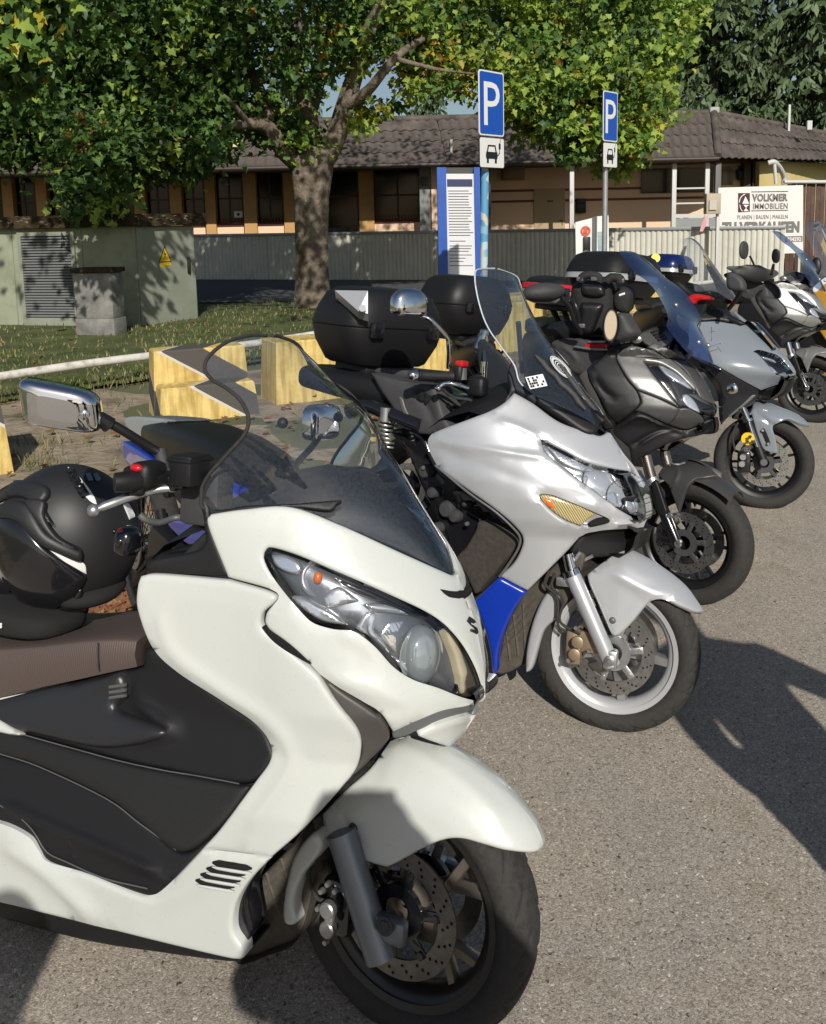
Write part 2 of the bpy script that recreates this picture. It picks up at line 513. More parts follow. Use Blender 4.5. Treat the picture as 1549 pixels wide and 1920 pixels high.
# ------------------------------------------------------------------ shared materials
def mats():
    g = globals()
    g['m_white'] = mat('pearl_white_paint', (0.565,0.585,0.55),0.24,0,0.8, dust=0.04)
    g['m_silver'] = mat('silver_paint', (0.50,0.51,0.525),0.30,0.35,0.8)
    g['m_blue'] = mat('blue_paint', (0.006,0.035,0.36),0.28,0,0.8)
    g['m_black'] = mat('black_plastic', (0.010,0.010,0.011),0.46, spec=.4, bump=0.25, bscale=900)
    g['m_blackg'] = mat('gloss_black', (0.009,0.009,0.011),0.16,0,0.8)
    g['m_dark'] = mat('dark_grey_plastic', (0.045,0.045,0.047),0.55, bump=0.2, bscale=900, dust=0.025)
    g['m_mat'] = mat('charcoal_rubber_mat', (0.012,0.012,0.012),0.55, spec=.4, bump=0.4, bscale=700)
    g['m_grey'] = mat('mid_grey_plastic', (0.12,0.12,0.12),0.45,0.2)
    g['m_rub'] = mat('tyre_rubber', (0.022,0.021,0.020),0.72, bump=0.25, bscale=500, dust=0.10)
    g['m_chrome'] = mat('chrome', (0.78,0.78,0.79),0.045,1.0)
    g['m_alu'] = mat('cast_aluminium', (0.50,0.50,0.50),0.36,0.85, var=0.15, vscale=30)
    g['m_alud'] = mat('dark_fork_metal', (0.22,0.24,0.27),0.4,0.7)
    g['m_steel'] = mat('brake_steel', (0.46,0.45,0.43),0.3,0.95, var=0.2, vscale=60)
    g['m_bronze'] = mat('bronze_rim_paint', (0.24,0.205,0.17),0.35,0.6)
    g['m_brown'] = mat('dusty_radiator_plastic', (0.07,0.06,0.048),0.7, dust=0.22)
    g['m_cal'] = mat('caliper_bronze', (0.32,0.24,0.16),0.45,0.5)
    g['m_hole'] = mat('dark_hole', (0.004,0.004,0.004),0.9)
    g['m_amber'] = mat('amber_plastic', (0.75,0.16,0.02),0.25,0,0.5)
    g['m_red'] = mat('red_plastic', (0.55,0.012,0.015),0.3,0,0.5)
    g['m_cream'] = mat('cream_lens', (0.62,0.53,0.36),0.25,0,0.6)
    g['m_paper'] = mat('white_print', (0.78,0.78,0.77),0.5)
    g['m_ink'] = mat('black_print', (0.012,0.012,0.013),0.5)
    g['m_inkw'] = mat('white_lettering', (0.72,0.72,0.72),0.5)
    g['m_screen'] = glass('clear_screen', (0.88,0.91,0.95),1.4,0.0,0.045,(0.4,0.47,0.6))
    g['m_screend'] = glass('smoked_screen', (0.42,0.47,0.58),1.5,0.0,0.08,(0.25,0.3,0.42))
    g['m_lens'] = glass('lamp_lens', (0.93,0.95,0.97),1.4)
    g['m_lampsilver'] = mat('lamp_silver', (.82,.83,.85),.12,.75)
    g['m_mirror'] = mat('mirror_silver', (0.85,0.86,0.88),0.01,1.0)
mats()

# ------------------------------------------------------------------ wheel builder (axle at origin, axis y)
def tyre_geo(R, rr, wd, nt=0, hi=False):
    """nt grooves; R outer radius, rr rim seat radius, wd width"""
    na, nc = (420,44) if hi else (72,16)
    a = np.linspace(0,2*math.pi, na, endpoint=False); v = np.linspace(-1,1, nc)
    H_ = R - rr
    ph = v * 2.35                                   # cross-section angle
    y = wd / 2*np.sin(np.clip(ph, -1.75,1.75))*np.where(abs(ph) > 1.57,1,1)
    rad_ = rr + H_ * 0.46 + H_ * 0.54*np.sign(np.cos(ph))*np.abs(np.cos(ph)) ** 0.9
    y = wd / 2*np.sign(np.sin(ph))*np.abs(np.sin(ph)) ** 0.85
    A, Vv = np.meshgrid(a, v, indexing='ij')
    Rr = np.broadcast_to(rad_, A.shape).copy(); Y = np.broadcast_to(y, A.shape).copy()
    if hi and nt:
        s = np.abs(Vv)
        q = (A * nt / (2*math.pi) + 1.9*s + np.where(Vv > 0,0.5,0)) % 1.0
        gm = np.exp(-((q - 0.5)/0.085) ** 2)*(s > 0.06)*(s < 0.60)
        q2 = (A * nt / (2*math.pi) - 0.7*s + 0.25) % 1.0
        gm = np.maximum(gm, np.exp(-((q2 - 0.5)/0.07) ** 2)*(s > 0.3)*(s < 0.52))
        Rr -= 0.007*gm
    V = np.stack([Rr * np.cos(A), Y, Rr * np.sin(A)],-1).reshape(-1,3)
    Fc = []
    for i in range(na):
        i2 = (i + 1) % na
        for j in range(nc - 1):
            Fc.append((i * nc + j, i * nc + j + 1, i2*nc + j + 1, i2*nc + j))
    return V, Fc

def wheel(root, M, R=0.275, rr=0.185, wd=0.115, rimm=None, rimedge=None, style='y5', disc=0.13, side=-1, discm=None, hubm=None, hi=False, nt=22, both=True, holes=18, spokes=5, phase=0.3, carrier=None):
    rimm = rimm or m_alu; rimedge = rimedge or rimm; discm = discm or m_steel
    e = 0.034
    g = G(); w2 = wd * 0.40
    g.lathe([(rr - 0.004,-w2 + .004),(rr + 0.011,-w2),(rr + 0.012,-w2 + .006),(rr - 0.010,-w2 + .014),(rr - 0.022,-w2 + .026),(rr - 0.024,0),(rr - 0.022, w2 - .026),(rr - 0.010, w2 - .014),(rr + 0.012, w2 - .006),(rr + 0.011, w2),(rr - .004, w2 - .004)],64)
    wo = g.obj('wheel', rimedge, root, 40, M)
    V, Fc = tyre_geo(R, rr + 0.004, wd, nt, hi)
    ty = obj('tyre', V, Fc, m_rub, wo, 60)
    s = G()
    ri = rr - 0.018
    s.lathe([(0.012,-0.03),(0.036,-0.03),(0.042,-0.02),(0.042,0.02),(0.036,0.03),(0.012,0.03)],28)
    for k in range(spokes):
        a = phase + 2*math.pi * k / spokes
        def arm(a0, a1, w0, w1, r0, r1, th=0.016):
            p0 = np.array([math.cos(a0)*r0,0, math.sin(a0)*r0]); p1 = np.array([math.cos(a1)*r1,0, math.sin(a1)*r1])
            d = p1 - p0; d /= np.linalg.norm(d); n = np.array([-d[2],0, d[0]])
            rows = []
            for q in np.linspace(0,1,5):
                c = p0 + (p1 - p0)*q; ww = w0 + (w1 - w0)*q; tt = th * (1.0 - 0.25*math.sin(q * math.pi))
                rows.append([c + n * ww * x + np.array([0, tt * y, 0]) for x, y in ((-1,-.5),(-.72,-1),(.72,-1),(1,-.5),(1,.5),(.72,1),(-.72,1),(-1,.5))])
            s.loft(rows, closed=True)
        if style == 'y5':
            arm(a, a, 0.019,0.014,0.036, ri * 0.62); arm(a, a + 0.22,0.012,0.010, ri * 0.55, ri); arm(a, a - 0.22,0.012,0.010, ri * 0.55, ri)
        elif style == 'p5':
            arm(a, a, 0.024,0.017,0.03, ri, 0.02)
        elif style == 'd5':
            arm(a - .12, a - 0.2,0.008,0.007,0.036, ri); arm(a + .12, a + 0.2,0.008,0.007,0.036, ri)
        elif style == 'wire':
            for sg in (-1,1):
                s.tube([(0.03*math.cos(a),0.03*sg, 0.03*math.sin(a)),(ri * math.cos(a + .18*sg),0.006*sg, ri * math.sin(a + .18*sg))],0.0022,5)
    s.obj('spoke', rimm, wo, 40, loose=(style == 'p5'))
    for sd in ((side, -side) if both else (side,)):
        d = G(); yo = sd * 0.066
        ro = disc; rn = disc * 0.70
        d.lathe([(rn, yo - .0025),(ro, yo - .0025),(ro, yo + .0025),(rn, yo + .0025),(rn, yo - .0025)],64)
        do = d.obj('brake_disc', discm, wo, 30)
        c = G()
        c.lathe([(0.03, yo - .004),(rn * 0.62, yo - .006),(rn * 0.62, yo + .006),(0.03, yo + .004)],40)
        for k in range(6):
            a = 2*math.pi * k / 6 + .2
            for q in (0,):
                p0 = np.array([math.cos(a)*rn * .5, yo, math.sin(a)*rn * .5]); p1 = np.array([math.cos(a)*rn * 1.06, yo, math.sin(a)*rn * 1.06])
                dd = p1 - p0; dd /= np.linalg.norm(dd); R3 = np.stack([dd, [0,1,0], np.cross(dd, [0,1,0])],1)
                c.box((p0 + p1)/2,(np.linalg.norm(p1 - p0),0.007,0.022),0.003, R3)
            b = np.array([math.cos(a)*rn * .95, yo + sd * .004, math.sin(a)*rn * .95])
            c.lathe([(0.0001, sd * .004),(0.007, sd * .004),(0.007,0)],10, b)
        c.obj('disc_carrier', carrier or m_dark, wo, 30)
        if sd == side and holes:
            h = G()
            for k in range(holes):
                for j, (rf, da) in enumerate(((.78,0),(.86,.1),(.93,.2))):
                    a = 2*math.pi * (k + da * 2.2)/holes; r_ = disc * rf
                    h.lathe([(0.0001, sd * .0032),(0.0034, sd * .0032)] if sd > 0 else [(0.0034, sd * .0032),(0.0001, sd * .0032)],8,(r_ * math.cos(a), yo, r_ * math.sin(a)))
            h.obj('drill_hole', m_hole, do, 0, kind='stuff')
    return wo

def bolt(g, p, r, h, n, ax=(0,-1,0)):
    p = np.asarray(p, float); ax = np.asarray(ax, float)
    g.tube([p, p + ax * h * .7, p + ax * h],[r, r, r * .8], n)

def screen(name, fr, edge, cen, m, parent, lat, bow=1.0, pw=2.0, nu=24, k=5, M=None, th=0.0):
    """windscreen: edge pixels (near side, half-widths lat) and centre-line pixels -> curved sheet, both sides"""
    E = np.array(spline([np.array(fr.pt(p[0], p[1],-l)) for p, l in zip(edge, lat)], k))
    C = np.array(spline([np.array(fr.pt(p[0], p[1],0.0)) for p in cen], k))
    # match parametrisation
    tE = np.linspace(0,1, len(E)); tC = np.linspace(0,1, len(C))
    C = np.stack([np.interp(tE, tC, C[:, i]) for i in range(3)],1)
    rows = []
    for e, c in zip(E, C):
        row = []
        for u in np.linspace(-1,1,2*nu + 1):
            f = abs(u) ** pw
            row.append((c[0] + (e[0] - c[0])*f, e[1]*-u, c[2] + (e[2] - c[2])*f))
        rows.append(row)
    g = G(); g.loft(rows)
    o = g.obj(name, m, parent, 180, M)
    return o, rows

def lamp_bowl(g, c, r, n, depth=0.03, seg=24):
    """reflector bowl facing unit vector n"""
    n = np.asarray(n, float); n /= np.linalg.norm(n); a = np.cross(n, (0,0,1.0)); a /= np.linalg.norm(a); b = np.cross(n, a)
    R = np.stack([a, n, b],1)
    pr = [(0.004,-depth)] + [(r * q, -depth * (1 - q * q)) for q in np.linspace(.15,1,7)] + [(r * 1.06,0.0)]
    g.lathe(pr, seg, c, 'y', R=R)
    return R

def grip(root, M, p_in, p_out, r=0.017, barm=None):
    """handlebar grip from p_in to p_out with ribs and bar end"""
    p0, p1 = np.asarray(p_in, float), np.asarray(p_out, float); d = (p1 - p0); L = np.linalg.norm(d); d /= L
    g = G(); P = []; rr = []
    for i in range(25):
        q = i / 24; P.append(p0 + (p1 - p0)*q); rr.append(r * (1 + (0.10 if i % 2 else -0.02)) if 2 < i < 22 else r * (1.15 if i < 2 or i > 22 else 1.0))
    g.tube(P, rr, 14); o = g.obj('handle_grip', m_mat, root, 50, M)
    e = G(); e.tube([p1, p1 + d * .008, p1 + d * .03, p1 + d * .036],[r * .8, r * 1.05, r * 1.0, r * .7],14)
    e.obj('bar_end', barm or m_chrome, o, 40)
    return o
# ================================================================== setting
rng = random.Random(11); nrg = np.random.default_rng(5)
def ntree(name):
    m = bpy.data.materials.new(name); t, b = nodes(m); return m, t, b, t.nodes.new, t.links.new

def asphalt_mat():
    m, t, b, N, L = ntree('worn_asphalt'); tc = N('ShaderNodeTexCoord')
    def ramp(src, stops):
        r = N('ShaderNodeValToRGB'); e = r.color_ramp.elements
        e[0].position, e[0].color = stops[0][0],(*stops[0][1],1); e[1].position, e[1].color = stops[-1][0],(*stops[-1][1],1)
        for p, c in stops[1:-1]: q = e.new(p); q.color = (*c, 1)
        L(src, r.inputs['Fac']); return r.outputs['Color']
    nw = N('ShaderNodeTexNoise'); nw.inputs['Scale'].default_value = 90; nw.inputs['Detail'].default_value = 4; L(tc.outputs['Object'], nw.inputs['Vector'])
    wa = N('ShaderNodeVectorMath'); wa.operation = 'MULTIPLY_ADD'; L(nw.outputs['Color'], wa.inputs[0]); wa.inputs[1].default_value = (.022,.022,.022); L(tc.outputs['Object'], wa.inputs[2])
    v = N('ShaderNodeTexVoronoi'); v.inputs['Scale'].default_value = 190; v.inputs['Randomness'].default_value = 1; L(wa.outputs['Vector'], v.inputs['Vector'])
    cell = ramp(v.outputs['Color'],[(0.0,(.13,.115,.10)),(.22,(.30,.27,.23)),(.62,(.37,.335,.285)),(.86,(.45,.41,.35)),(1.0,(.80,.77,.70))])
    gap = ramp(v.outputs['Distance'],[(.0,(1,1,1)),(.42,(1,1,1)),(.8,(.62,.60,.58))])
    mx = N('ShaderNodeMix'); mx.data_type = 'RGBA'; mx.blend_type = 'MULTIPLY'; mx.inputs['Factor'].default_value = 1; L(cell, mx.inputs['A']); L(gap, mx.inputs['B'])
    v2 = N('ShaderNodeTexVoronoi'); v2.inputs['Scale'].default_value = 58; L(wa.outputs['Vector'], v2.inputs['Vector'])
    sc_ = N('ShaderNodeSeparateColor'); L(v2.outputs['Color'], sc_.inputs['Color']); gt = N('ShaderNodeMath'); gt.operation = 'MULTIPLY_ADD'; L(sc_.outputs['Red'], gt.inputs[0]); gt.inputs[1].default_value = .55; L(v2.outputs['Distance'], gt.inputs[2])
    dark = ramp(gt.outputs['Value'],[(.0,(.12,.11,.10)),(.20,(.22,.20,.18)),(.30,(1,1,1))])
    mx2 = N('ShaderNodeMix'); mx2.data_type = 'RGBA'; mx2.blend_type = 'MULTIPLY'; mx2.inputs['Factor'].default_value = .9; L(mx.outputs['Result'], mx2.inputs['A']); L(dark, mx2.inputs['B'])
    n = N('ShaderNodeTexNoise'); n.inputs['Scale'].default_value = 1.3; n.inputs['Detail'].default_value = 6; n.inputs['Roughness'].default_value = .6; L(tc.outputs['Object'], n.inputs['Vector'])
    big = ramp(n.outputs['Fac'],[(.3,(.98,.99,1.0)),(.7,(1.25,1.2,1.13))])
    mx3 = N('ShaderNodeMix'); mx3.data_type = 'RGBA'; mx3.blend_type = 'MULTIPLY'; mx3.inputs['Factor'].default_value = 1; L(mx2.outputs['Result'], mx3.inputs['A']); L(big, mx3.inputs['B'])
    n4 = N('ShaderNodeTexNoise'); n4.inputs['Scale'].default_value = 3.1; n4.inputs['Detail'].default_value = 8; n4.inputs['Roughness'].default_value = .7; L(tc.outputs['Object'], n4.inputs['Vector'])
    st = ramp(n4.outputs['Fac'],[(.56,(1,1,1)),(.66,(.80,.75,.68)),(.78,(.60,.50,.38))])
    mx4 = N('ShaderNodeMix'); mx4.data_type = 'RGBA'; mx4.blend_type = 'MULTIPLY'; mx4.inputs['Factor'].default_value = .7; L(mx3.outputs['Result'], mx4.inputs['A']); L(st, mx4.inputs['B'])
    L(mx4.outputs['Result'], b.inputs['Base Color']); b.inputs['Roughness'].default_value = .85; b.inputs['Specular IOR Level'].default_value = .25
    h = N('ShaderNodeMath'); h.operation = 'MULTIPLY_ADD'; L(v.outputs['Distance'], h.inputs[0]); h.inputs[1].default_value = -1; L(n4.outputs['Fac'], h.inputs[2])
    bp = N('ShaderNodeBump'); bp.inputs['Strength'].default_value = .4; bp.inputs['Distance'].default_value = .003; L(h.outputs['Value'], bp.inputs['Height']); L(bp.outputs['Normal'], b.inputs['Normal'])
    return m

def mottled(name, cols, scale, rough=.9, bump=.5, bdist=.01, bscale=None, detail=8, coord='Object'):
    m, t, b, N, L = ntree(name); tc = N('ShaderNodeTexCoord'); n = N('ShaderNodeTexNoise'); n.inputs['Scale'].default_value = scale; n.inputs['Detail'].default_value = detail; n.inputs['Roughness'].default_value = .68
    L(tc.outputs[coord], n.inputs['Vector']); r = N('ShaderNodeValToRGB'); e = r.color_ramp.elements; k = len(cols)
    for i, c in enumerate(cols):
        p = .3 + .4*i / (k - 1)
        if i == 0: q = e[0]; q.position = p
        elif i == k - 1: q = e[-1]; q.position = p
        else: q = e.new(p)
        q.color = (*c, 1)
    L(n.outputs['Fac'], r.inputs['Fac']); L(r.outputs['Color'], b.inputs['Base Color']); b.inputs['Roughness'].default_value = rough; b.inputs['Specular IOR Level'].default_value = .3
    if bump:
        n2 = N('ShaderNodeTexNoise'); n2.inputs['Scale'].default_value = bscale or scale * 6; n2.inputs['Detail'].default_value = 8; L(tc.outputs[coord], n2.inputs['Vector'])
        bp = N('ShaderNodeBump'); bp.inputs['Strength'].default_value = bump; bp.inputs['Distance'].default_value = bdist; L(n2.outputs['Fac'], bp.inputs['Height']); L(bp.outputs['Normal'], b.inputs['Normal'])
    return m

m_asph = asphalt_mat()
m_dirt = mottled('sandy_soil', [(.10,.085,.06),(.23,.185,.13),(.34,.28,.20),(.28,.22,.15)],2.2, bump=.8, bdist=.03, bscale=14)
m_road = mottled('old_road', [(.07,.068,.066),(.10,.098,.095)],3)
m_grassg = mottled('turf_soil', [(.045,.055,.022),(.08,.10,.035),(.16,.15,.07)],1.6)
EA, ED = np.array([-1.62,3.2]), np.array([.5,.866])          # edge of the asphalt behind the machines
g = G(); n_ = 60; g.add([(-400,-60,-.012),(400,-60,-.012),(400,600,-.012),(-400,600,-.012)],[(0,1,2,3)]); tag(g.obj('ground', mottled('far_ground', [(.09,.10,.05),(.15,.15,.08)],.3, bump=0), None, 0), kind='structure')
# sandy ground with gentle swells
nx, ny = 110,90; V = []; Fc = []
for j in range(ny):
    for i in range(nx):
        x = -14 + 26*i / (nx - 1); y = 1.0 + 17*j / (ny - 1); d_ = (np.array([x, y]) - EA) @ np.array([-ED[1], ED[0]])
        V.append((x, y, -.004 + min(1, max(0, d_ / .6))*.014*(math.sin(x * 3.1 + 1.3*math.sin(y * 2.2)) + math.sin(y * 4.3 + x * 1.7) + 1.6*math.sin(x * .9 + y * .7))* .5))
for j in range(ny - 1):
    for i in range(nx - 1): a = j * nx + i; Fc.append((a, a + 1, a + nx + 1, a + nx))
tag(obj('sandy_ground', V, Fc, m_dirt, None, 180), kind='structure')
def edgept(s, j): return EA + ED * s + np.array([-ED[1], ED[0]])*j
V = [tuple(edgept(s, .05*math.sin(s * 5.1) + .04*math.sin(s * 11.7 + 1))) + (.016,) for s in np.linspace(-14,13,130)]
k = len(V); far = [(v[0] + 60, v[1] - 34.6,.016) for v in V]
obj('asphalt', V + far, [(i, k + i, k + i + 1, i + 1) for i in range(k - 1)], m_asph, None, 0)['kind'] = 'structure'
# verge and the road in front of the fence
def sheet(name, P, z, m): o = obj(name, [(x, y, z) for x, y in P],[tuple(range(len(P)))], m, None, 0); o['kind'] = 'structure'; return o
RA, RB = np.array(ground(0,706,.28)[:2]), np.array(ground(590,627,.28)[:2])       # line of the white rail
RD = (RB - RA)/np.linalg.norm(RB - RA); RN = np.array([-RD[1], RD[0]])
def rp(s, j): return tuple(RA + RD * s + RN * j)
sheet('grass_verge', [rp(-8,.1), rp(25,.1),(20,19.0),(3,18.6),(-2.6,18.4),(-14,18.4)],.034, m_grassg)
sheet('road', [(-14,18.4),(-2.6,18.4),(3,18.6),(20,19),(30,30),(-30,30)],.050, m_road)

# ------------------------------------------------------------------ white rail, kerb blocks
m_wp = mottled('chipped_white_paint', [(.35,.31,.25),(.62,.60,.54),(.70,.69,.64)],9,.6,.4,.004)
rail = empty('barrier_rail', Matrix.Identity(4), 'long low white-painted pipe rail along the edge of the grass', 'rail')
g = G(); ss = np.linspace(-6,16,60); pts = [(*rp(s, 0),.28 + .012*math.sin(s * 1.7)) for s in ss]; g.tube(pts, .042,12); g.obj('pipe', m_wp, rail, 60)
for s in np.arange(-5,16,2.2): q = G(); x, y = rp(s, 0); q.tube([(x, y, 0),(x, y, .25)],.035,10); q.obj('post', m_wp, rail, 60)

def block_mat(name, striped, ph=0.0):
    m, t, b, N, L = ntree(name); tc = N('ShaderNodeTexCoord'); sp = N('ShaderNodeSeparateXYZ'); L(tc.outputs['Object'], sp.inputs['Vector'])
    n = N('ShaderNodeTexNoise'); n.inputs['Scale'].default_value = 5; n.inputs['Detail'].default_value = 9; n.inputs['Roughness'].default_value = .7; L(tc.outputs['Object'], n.inputs['Vector'])
    r = N('ShaderNodeValToRGB'); e = r.color_ramp.elements; e[0].position = .32; e[0].color = (.54,.385,.11,1); e[1].position = .55; e[1].color = (.72,.55,.20,1); q = e.new(.25); q.color = (.30,.24,.14,1); L(n.outputs['Fac'], r.inputs['Fac'])
    # rain streaks
    mp = N('ShaderNodeMapping'); mp.inputs['Scale'].default_value = (22,22,1.6); L(tc.outputs['Object'], mp.inputs['Vector']); n2 = N('ShaderNodeTexNoise'); n2.inputs['Scale'].default_value = 1; n2.inputs['Detail'].default_value = 4; L(mp.outputs['Vector'], n2.inputs['Vector'])
    r2 = N('ShaderNodeValToRGB'); r2.color_ramp.elements[0].position = .38; r2.color_ramp.elements[0].color = (.62,.55,.45,1); r2.color_ramp.elements[1].position = .58; r2.color_ramp.elements[1].color = (1,1,1,1); L(n2.outputs['Fac'], r2.inputs['Fac'])
    mx = N('ShaderNodeMix'); mx.data_type = 'RGBA'; mx.blend_type = 'MULTIPLY'; mx.inputs['Factor'].default_value = .85; L(r.outputs['Color'], mx.inputs['A']); L(r2.outputs['Color'], mx.inputs['B']); last = mx.outputs['Result']
    if striped:
        a = N('ShaderNodeMath'); a.operation = 'MULTIPLY_ADD'; L(sp.outputs['X'], a.inputs[0]); a.inputs[1].default_value = .62; L(sp.outputs['Z'], a.inputs[2])
        a2 = N('ShaderNodeMath'); a2.operation = 'MULTIPLY_ADD'; L(sp.outputs['Y'], a2.inputs[0]); a2.inputs[1].default_value = -.5; L(a.outputs['Value'], a2.inputs[2])
        a3 = N('ShaderNodeMath'); a3.operation = 'ADD'; L(a2.outputs['Value'], a3.inputs[0]); a3.inputs[1].default_value = 10 + ph
        a4 = N('ShaderNodeMath'); a4.operation = 'MULTIPLY_ADD'; L(n.outputs['Fac'], a4.inputs[0]); a4.inputs[1].default_value = .012; L(a3.outputs['Value'], a4.inputs[2])
        fr = N('ShaderNodeMath'); fr.operation = 'FRACT'; dv = N('ShaderNodeMath'); dv.operation = 'DIVIDE'; L(a4.outputs['Value'], dv.inputs[0]); dv.inputs[1].default_value = .60; L(dv.outputs['Value'], fr.inputs[0])
        rr = N('ShaderNodeValToRGB'); rr.color_ramp.interpolation = 'CONSTANT'; e = rr.color_ramp.elements; e[0].position = 0; e[0].color = (0,0,0,1); e[1].position = .62; e[1].color = (1,1,1,1); L(fr.outputs['Value'], rr.inputs['Fac'])
        mx2 = N('ShaderNodeMix'); mx2.data_type = 'RGBA'; L(rr.outputs['Color'], mx2.inputs['Factor']); L(last, mx2.inputs['A']); mx2.inputs['B'].default_value = (.075,.068,.06,1); 
        rw = N('ShaderNodeValToRGB'); rw.color_ramp.interpolation = 'CONSTANT'; e = rw.color_ramp.elements; e[0].position = 0; e[0].color = (0,0,0,1); e[1].position = .58; e[1].color = (1,1,1,1); q = e.new(.62); q.color = (0,0,0,1); L(fr.outputs['Value'], rw.inputs['Fac'])
        mx3 = N('ShaderNodeMix'); mx3.data_type = 'RGBA'; L(rw.outputs['Color'], mx3.inputs['Factor']); L(mx2.outputs['Result'], mx3.inputs['A']); mx3.inputs['B'].default_value = (.55,.53,.47,1); last = mx3.outputs['Result']
    L(last, b.inputs['Base Color']); b.inputs['Roughness'].default_value = .8
    bp = N('ShaderNodeBump'); bp.inputs['Strength'].default_value = .4; bp.inputs['Distance'].default_value = .01; L(n.outputs['Fac'], bp.inputs['Height']); L(bp.outputs['Normal'], b.inputs['Normal'])
    return m
bm1, bm2, bm3 = block_mat('yellow_black_concrete', True, .10), block_mat('yellow_concrete', False), block_mat('yellow_black_concrete_end', True, .25)
def kerb_block(label, corner, rz, Wd, m, step=True, anchor='L', hh=(.30,.58), batter=.03):
    """painted concrete block; corner = front lower corner on the ground"""
    root = empty('concrete_block', T(corner[0], corner[1],-.01, rz), label, 'concrete block', 'yellow concrete blocks behind the machines')
    x0 = 0 if anchor == 'L' else -Wd
    def slab(nm, y0, y1, z0, z1, b_=batter):
        g = G(); rows = []
        n = 7
        P = lambda z, k: [(x0 + k, y0 + k, z),(x0 + Wd - k, y0 + k, z),(x0 + Wd - k, y1 - k * .4, z),(x0 + k, y1 - k * .4, z)]
        g.loft([P(z0,0), P(z0 + (z1 - z0)*.5, b_ * .5), P(z1 - .015, b_), P(z1, b_ + .012)], closed=True, caps=True); return g.obj(nm, m, root, 25)
    if step:
        slab('lower_tier', 0,.30,0, hh[0]); slab('upper_tier', .302,.62,0, hh[1])
    else: slab('upper_tier', 0,.45,0, hh[1])
    return root
rz_ = math.atan2(RD[1], RD[0])
kerb_block('yellow and black striped concrete block cut by the left edge', ground(27,888), rz_ - .25,1.6, bm3, False, 'R', hh=(.3,.56), batter=.05)
kerb_block('stepped concrete block with black diagonal stripes, behind the white scooter', ground(300,795), rz_ - .36,.86, bm1)
kerb_block('plain yellow concrete block behind the silver-lidded top case', ground(676,740), rz_ - .30,.85, bm2, False, 'R')
kerb_block('yellow concrete block seen left of the grey handlebar mirror stem', ground(864,700), rz_ - .2,.8, bm2, False, 'R')
kerb_block('yellow concrete block seen through the smoked screen', ground(1000,655), rz_ - .2,.95, bm2, False, 'R', hh=(.3,.62))
kerb_block('yellow concrete block beside the dark mirror', ground(1028,622), rz_, .9, bm2, False, 'R')
kerb_block('yellow concrete block between the backpack and the blue screen', ground(1245,578), rz_, 1.2, bm2, False, 'R', hh=(.3,.62))

# ------------------------------------------------------------------ transformer kiosk and the small box
m_kiosk = mottled('pale_green_render', [(.20,.21,.15),(.29,.31,.22),(.33,.345,.26)],1.6,.8,.3,.006)
m_kioskd = mottled('greyed_green_steel', [(.20,.22,.165),(.26,.275,.215),(.31,.32,.28)],1.3,.55,.1,.004)
m_moss = mottled('mossy_slab', [(.018,.014,.009),(.05,.035,.02),(.08,.06,.03)],6,.95,.9,.03)
kq = ground(262,615); KX = np.array([.97,-.24]); KX /= np.linalg.norm(KX); KS = np.array([.52,.85]); KS /= np.linalg.norm(KS)
kiosk = empty('transformer_kiosk', T(kq[0], kq[1],0), 'green transformer kiosk with a mossy flat roof and louvred door, on the left', 'kiosk')
def kp(u, s, z): q = KX * u + KS * s; return (q[0], q[1], z)
HK = 1.63
def kslab(g, u0, u1, s0, s1, z0, z1):
    g.add([kp(u, s, z) for z in (z0, z1) for u, s in ((u0, s0),(u1, s0),(u1, s1),(u0, s1))],[(3,2,1,0),(4,5,6,7),(0,1,5,4),(1,2,6,5),(2,3,7,6),(3,0,4,7)])
g = G(); kslab(g, -4.6,0,0,1.32,0, HK); g.obj('wall', m_kiosk, kiosk, 0)
g = G(); kslab(g, -4.75,.12,-.14,1.50, HK + .004, HK + .20); bmv = g; ro = g.obj('roof', m_moss, kiosk, 0)
g = G()
for i in range(110):
    u = rng.uniform(-4.7,.1); z = rng.uniform(HK + .02, HK + .2); s = -.14 if rng.random() < .7 else rng.uniform(-.14,1.4); uu = u if s == -.14 else .12
    c = kp(uu, s, z); g.ell(c, (rng.uniform(.02,.05),.012, rng.uniform(.006,.018)),6,4)
g.obj('moss', mottled('dry_moss', [(.05,.04,.02),(.13,.10,.06),(.24,.22,.17)],9), ro, 60, kind='stuff')
# right-hand steel door on the side face, with its own seam, handle and warning plate
def side(u, z, off): # on the side face
    q = KS * u + np.array([KS[1],-KS[0]])*off; return np.array((q[0], q[1], z))
g = G()
for a, c in ((0.03,1.28),): g.add([side(u, z, o) for o in (.002,.03) for u, z in ((a, .03),(c, .03),(c, HK - .02),(a, HK - .02))],[(0,3,2,1),(4,5,6,7),(0,1,5,4),(1,2,6,5),(2,3,7,6),(3,0,4,7)])
sd = g.obj('side_door', m_kioskd, kiosk, 0)
g = G(); p = side(1.12,.95,.045); g.box(p, (.05,.05,.28),.012); g.obj('handle', m_black, sd)
def flat(g, P): g.add(P, [tuple(range(len(P)))])
g = G(); flat(g, [side(u, z, .034) for u, z in ((.47,1.04),(.73,1.04),(.60,1.29))]); g.add([side(u, z, .034) for u, z in ((.48,.96),(.72,.96),(.72,1.025),(.48,1.025))],[(0,1,2,3)]); ws_ = g.obj('warning_plate', mat('warning_yellow', (.70,.46,.01),.5), sd, 0, kind='stuff')
g = G(); bz = [(.60,1.24),(.575,1.15),(.61,1.16),(.585,1.08),(.63,1.18),(.60,1.175)]; flat(g, [side(u, z, .037) for u, z in bz])
for (a, c) in (((.47,1.04),(.73,1.04)),((.73,1.04),(.60,1.29)),((.60,1.29),(.47,1.04))): g.tube([side(*a, .036), side(*c, .036)],.006,5)
for i in range(2): g.tube([side(.51,.975 + .028*i, .036), side(.69,.975 + .028*i, .036)],.004,5)
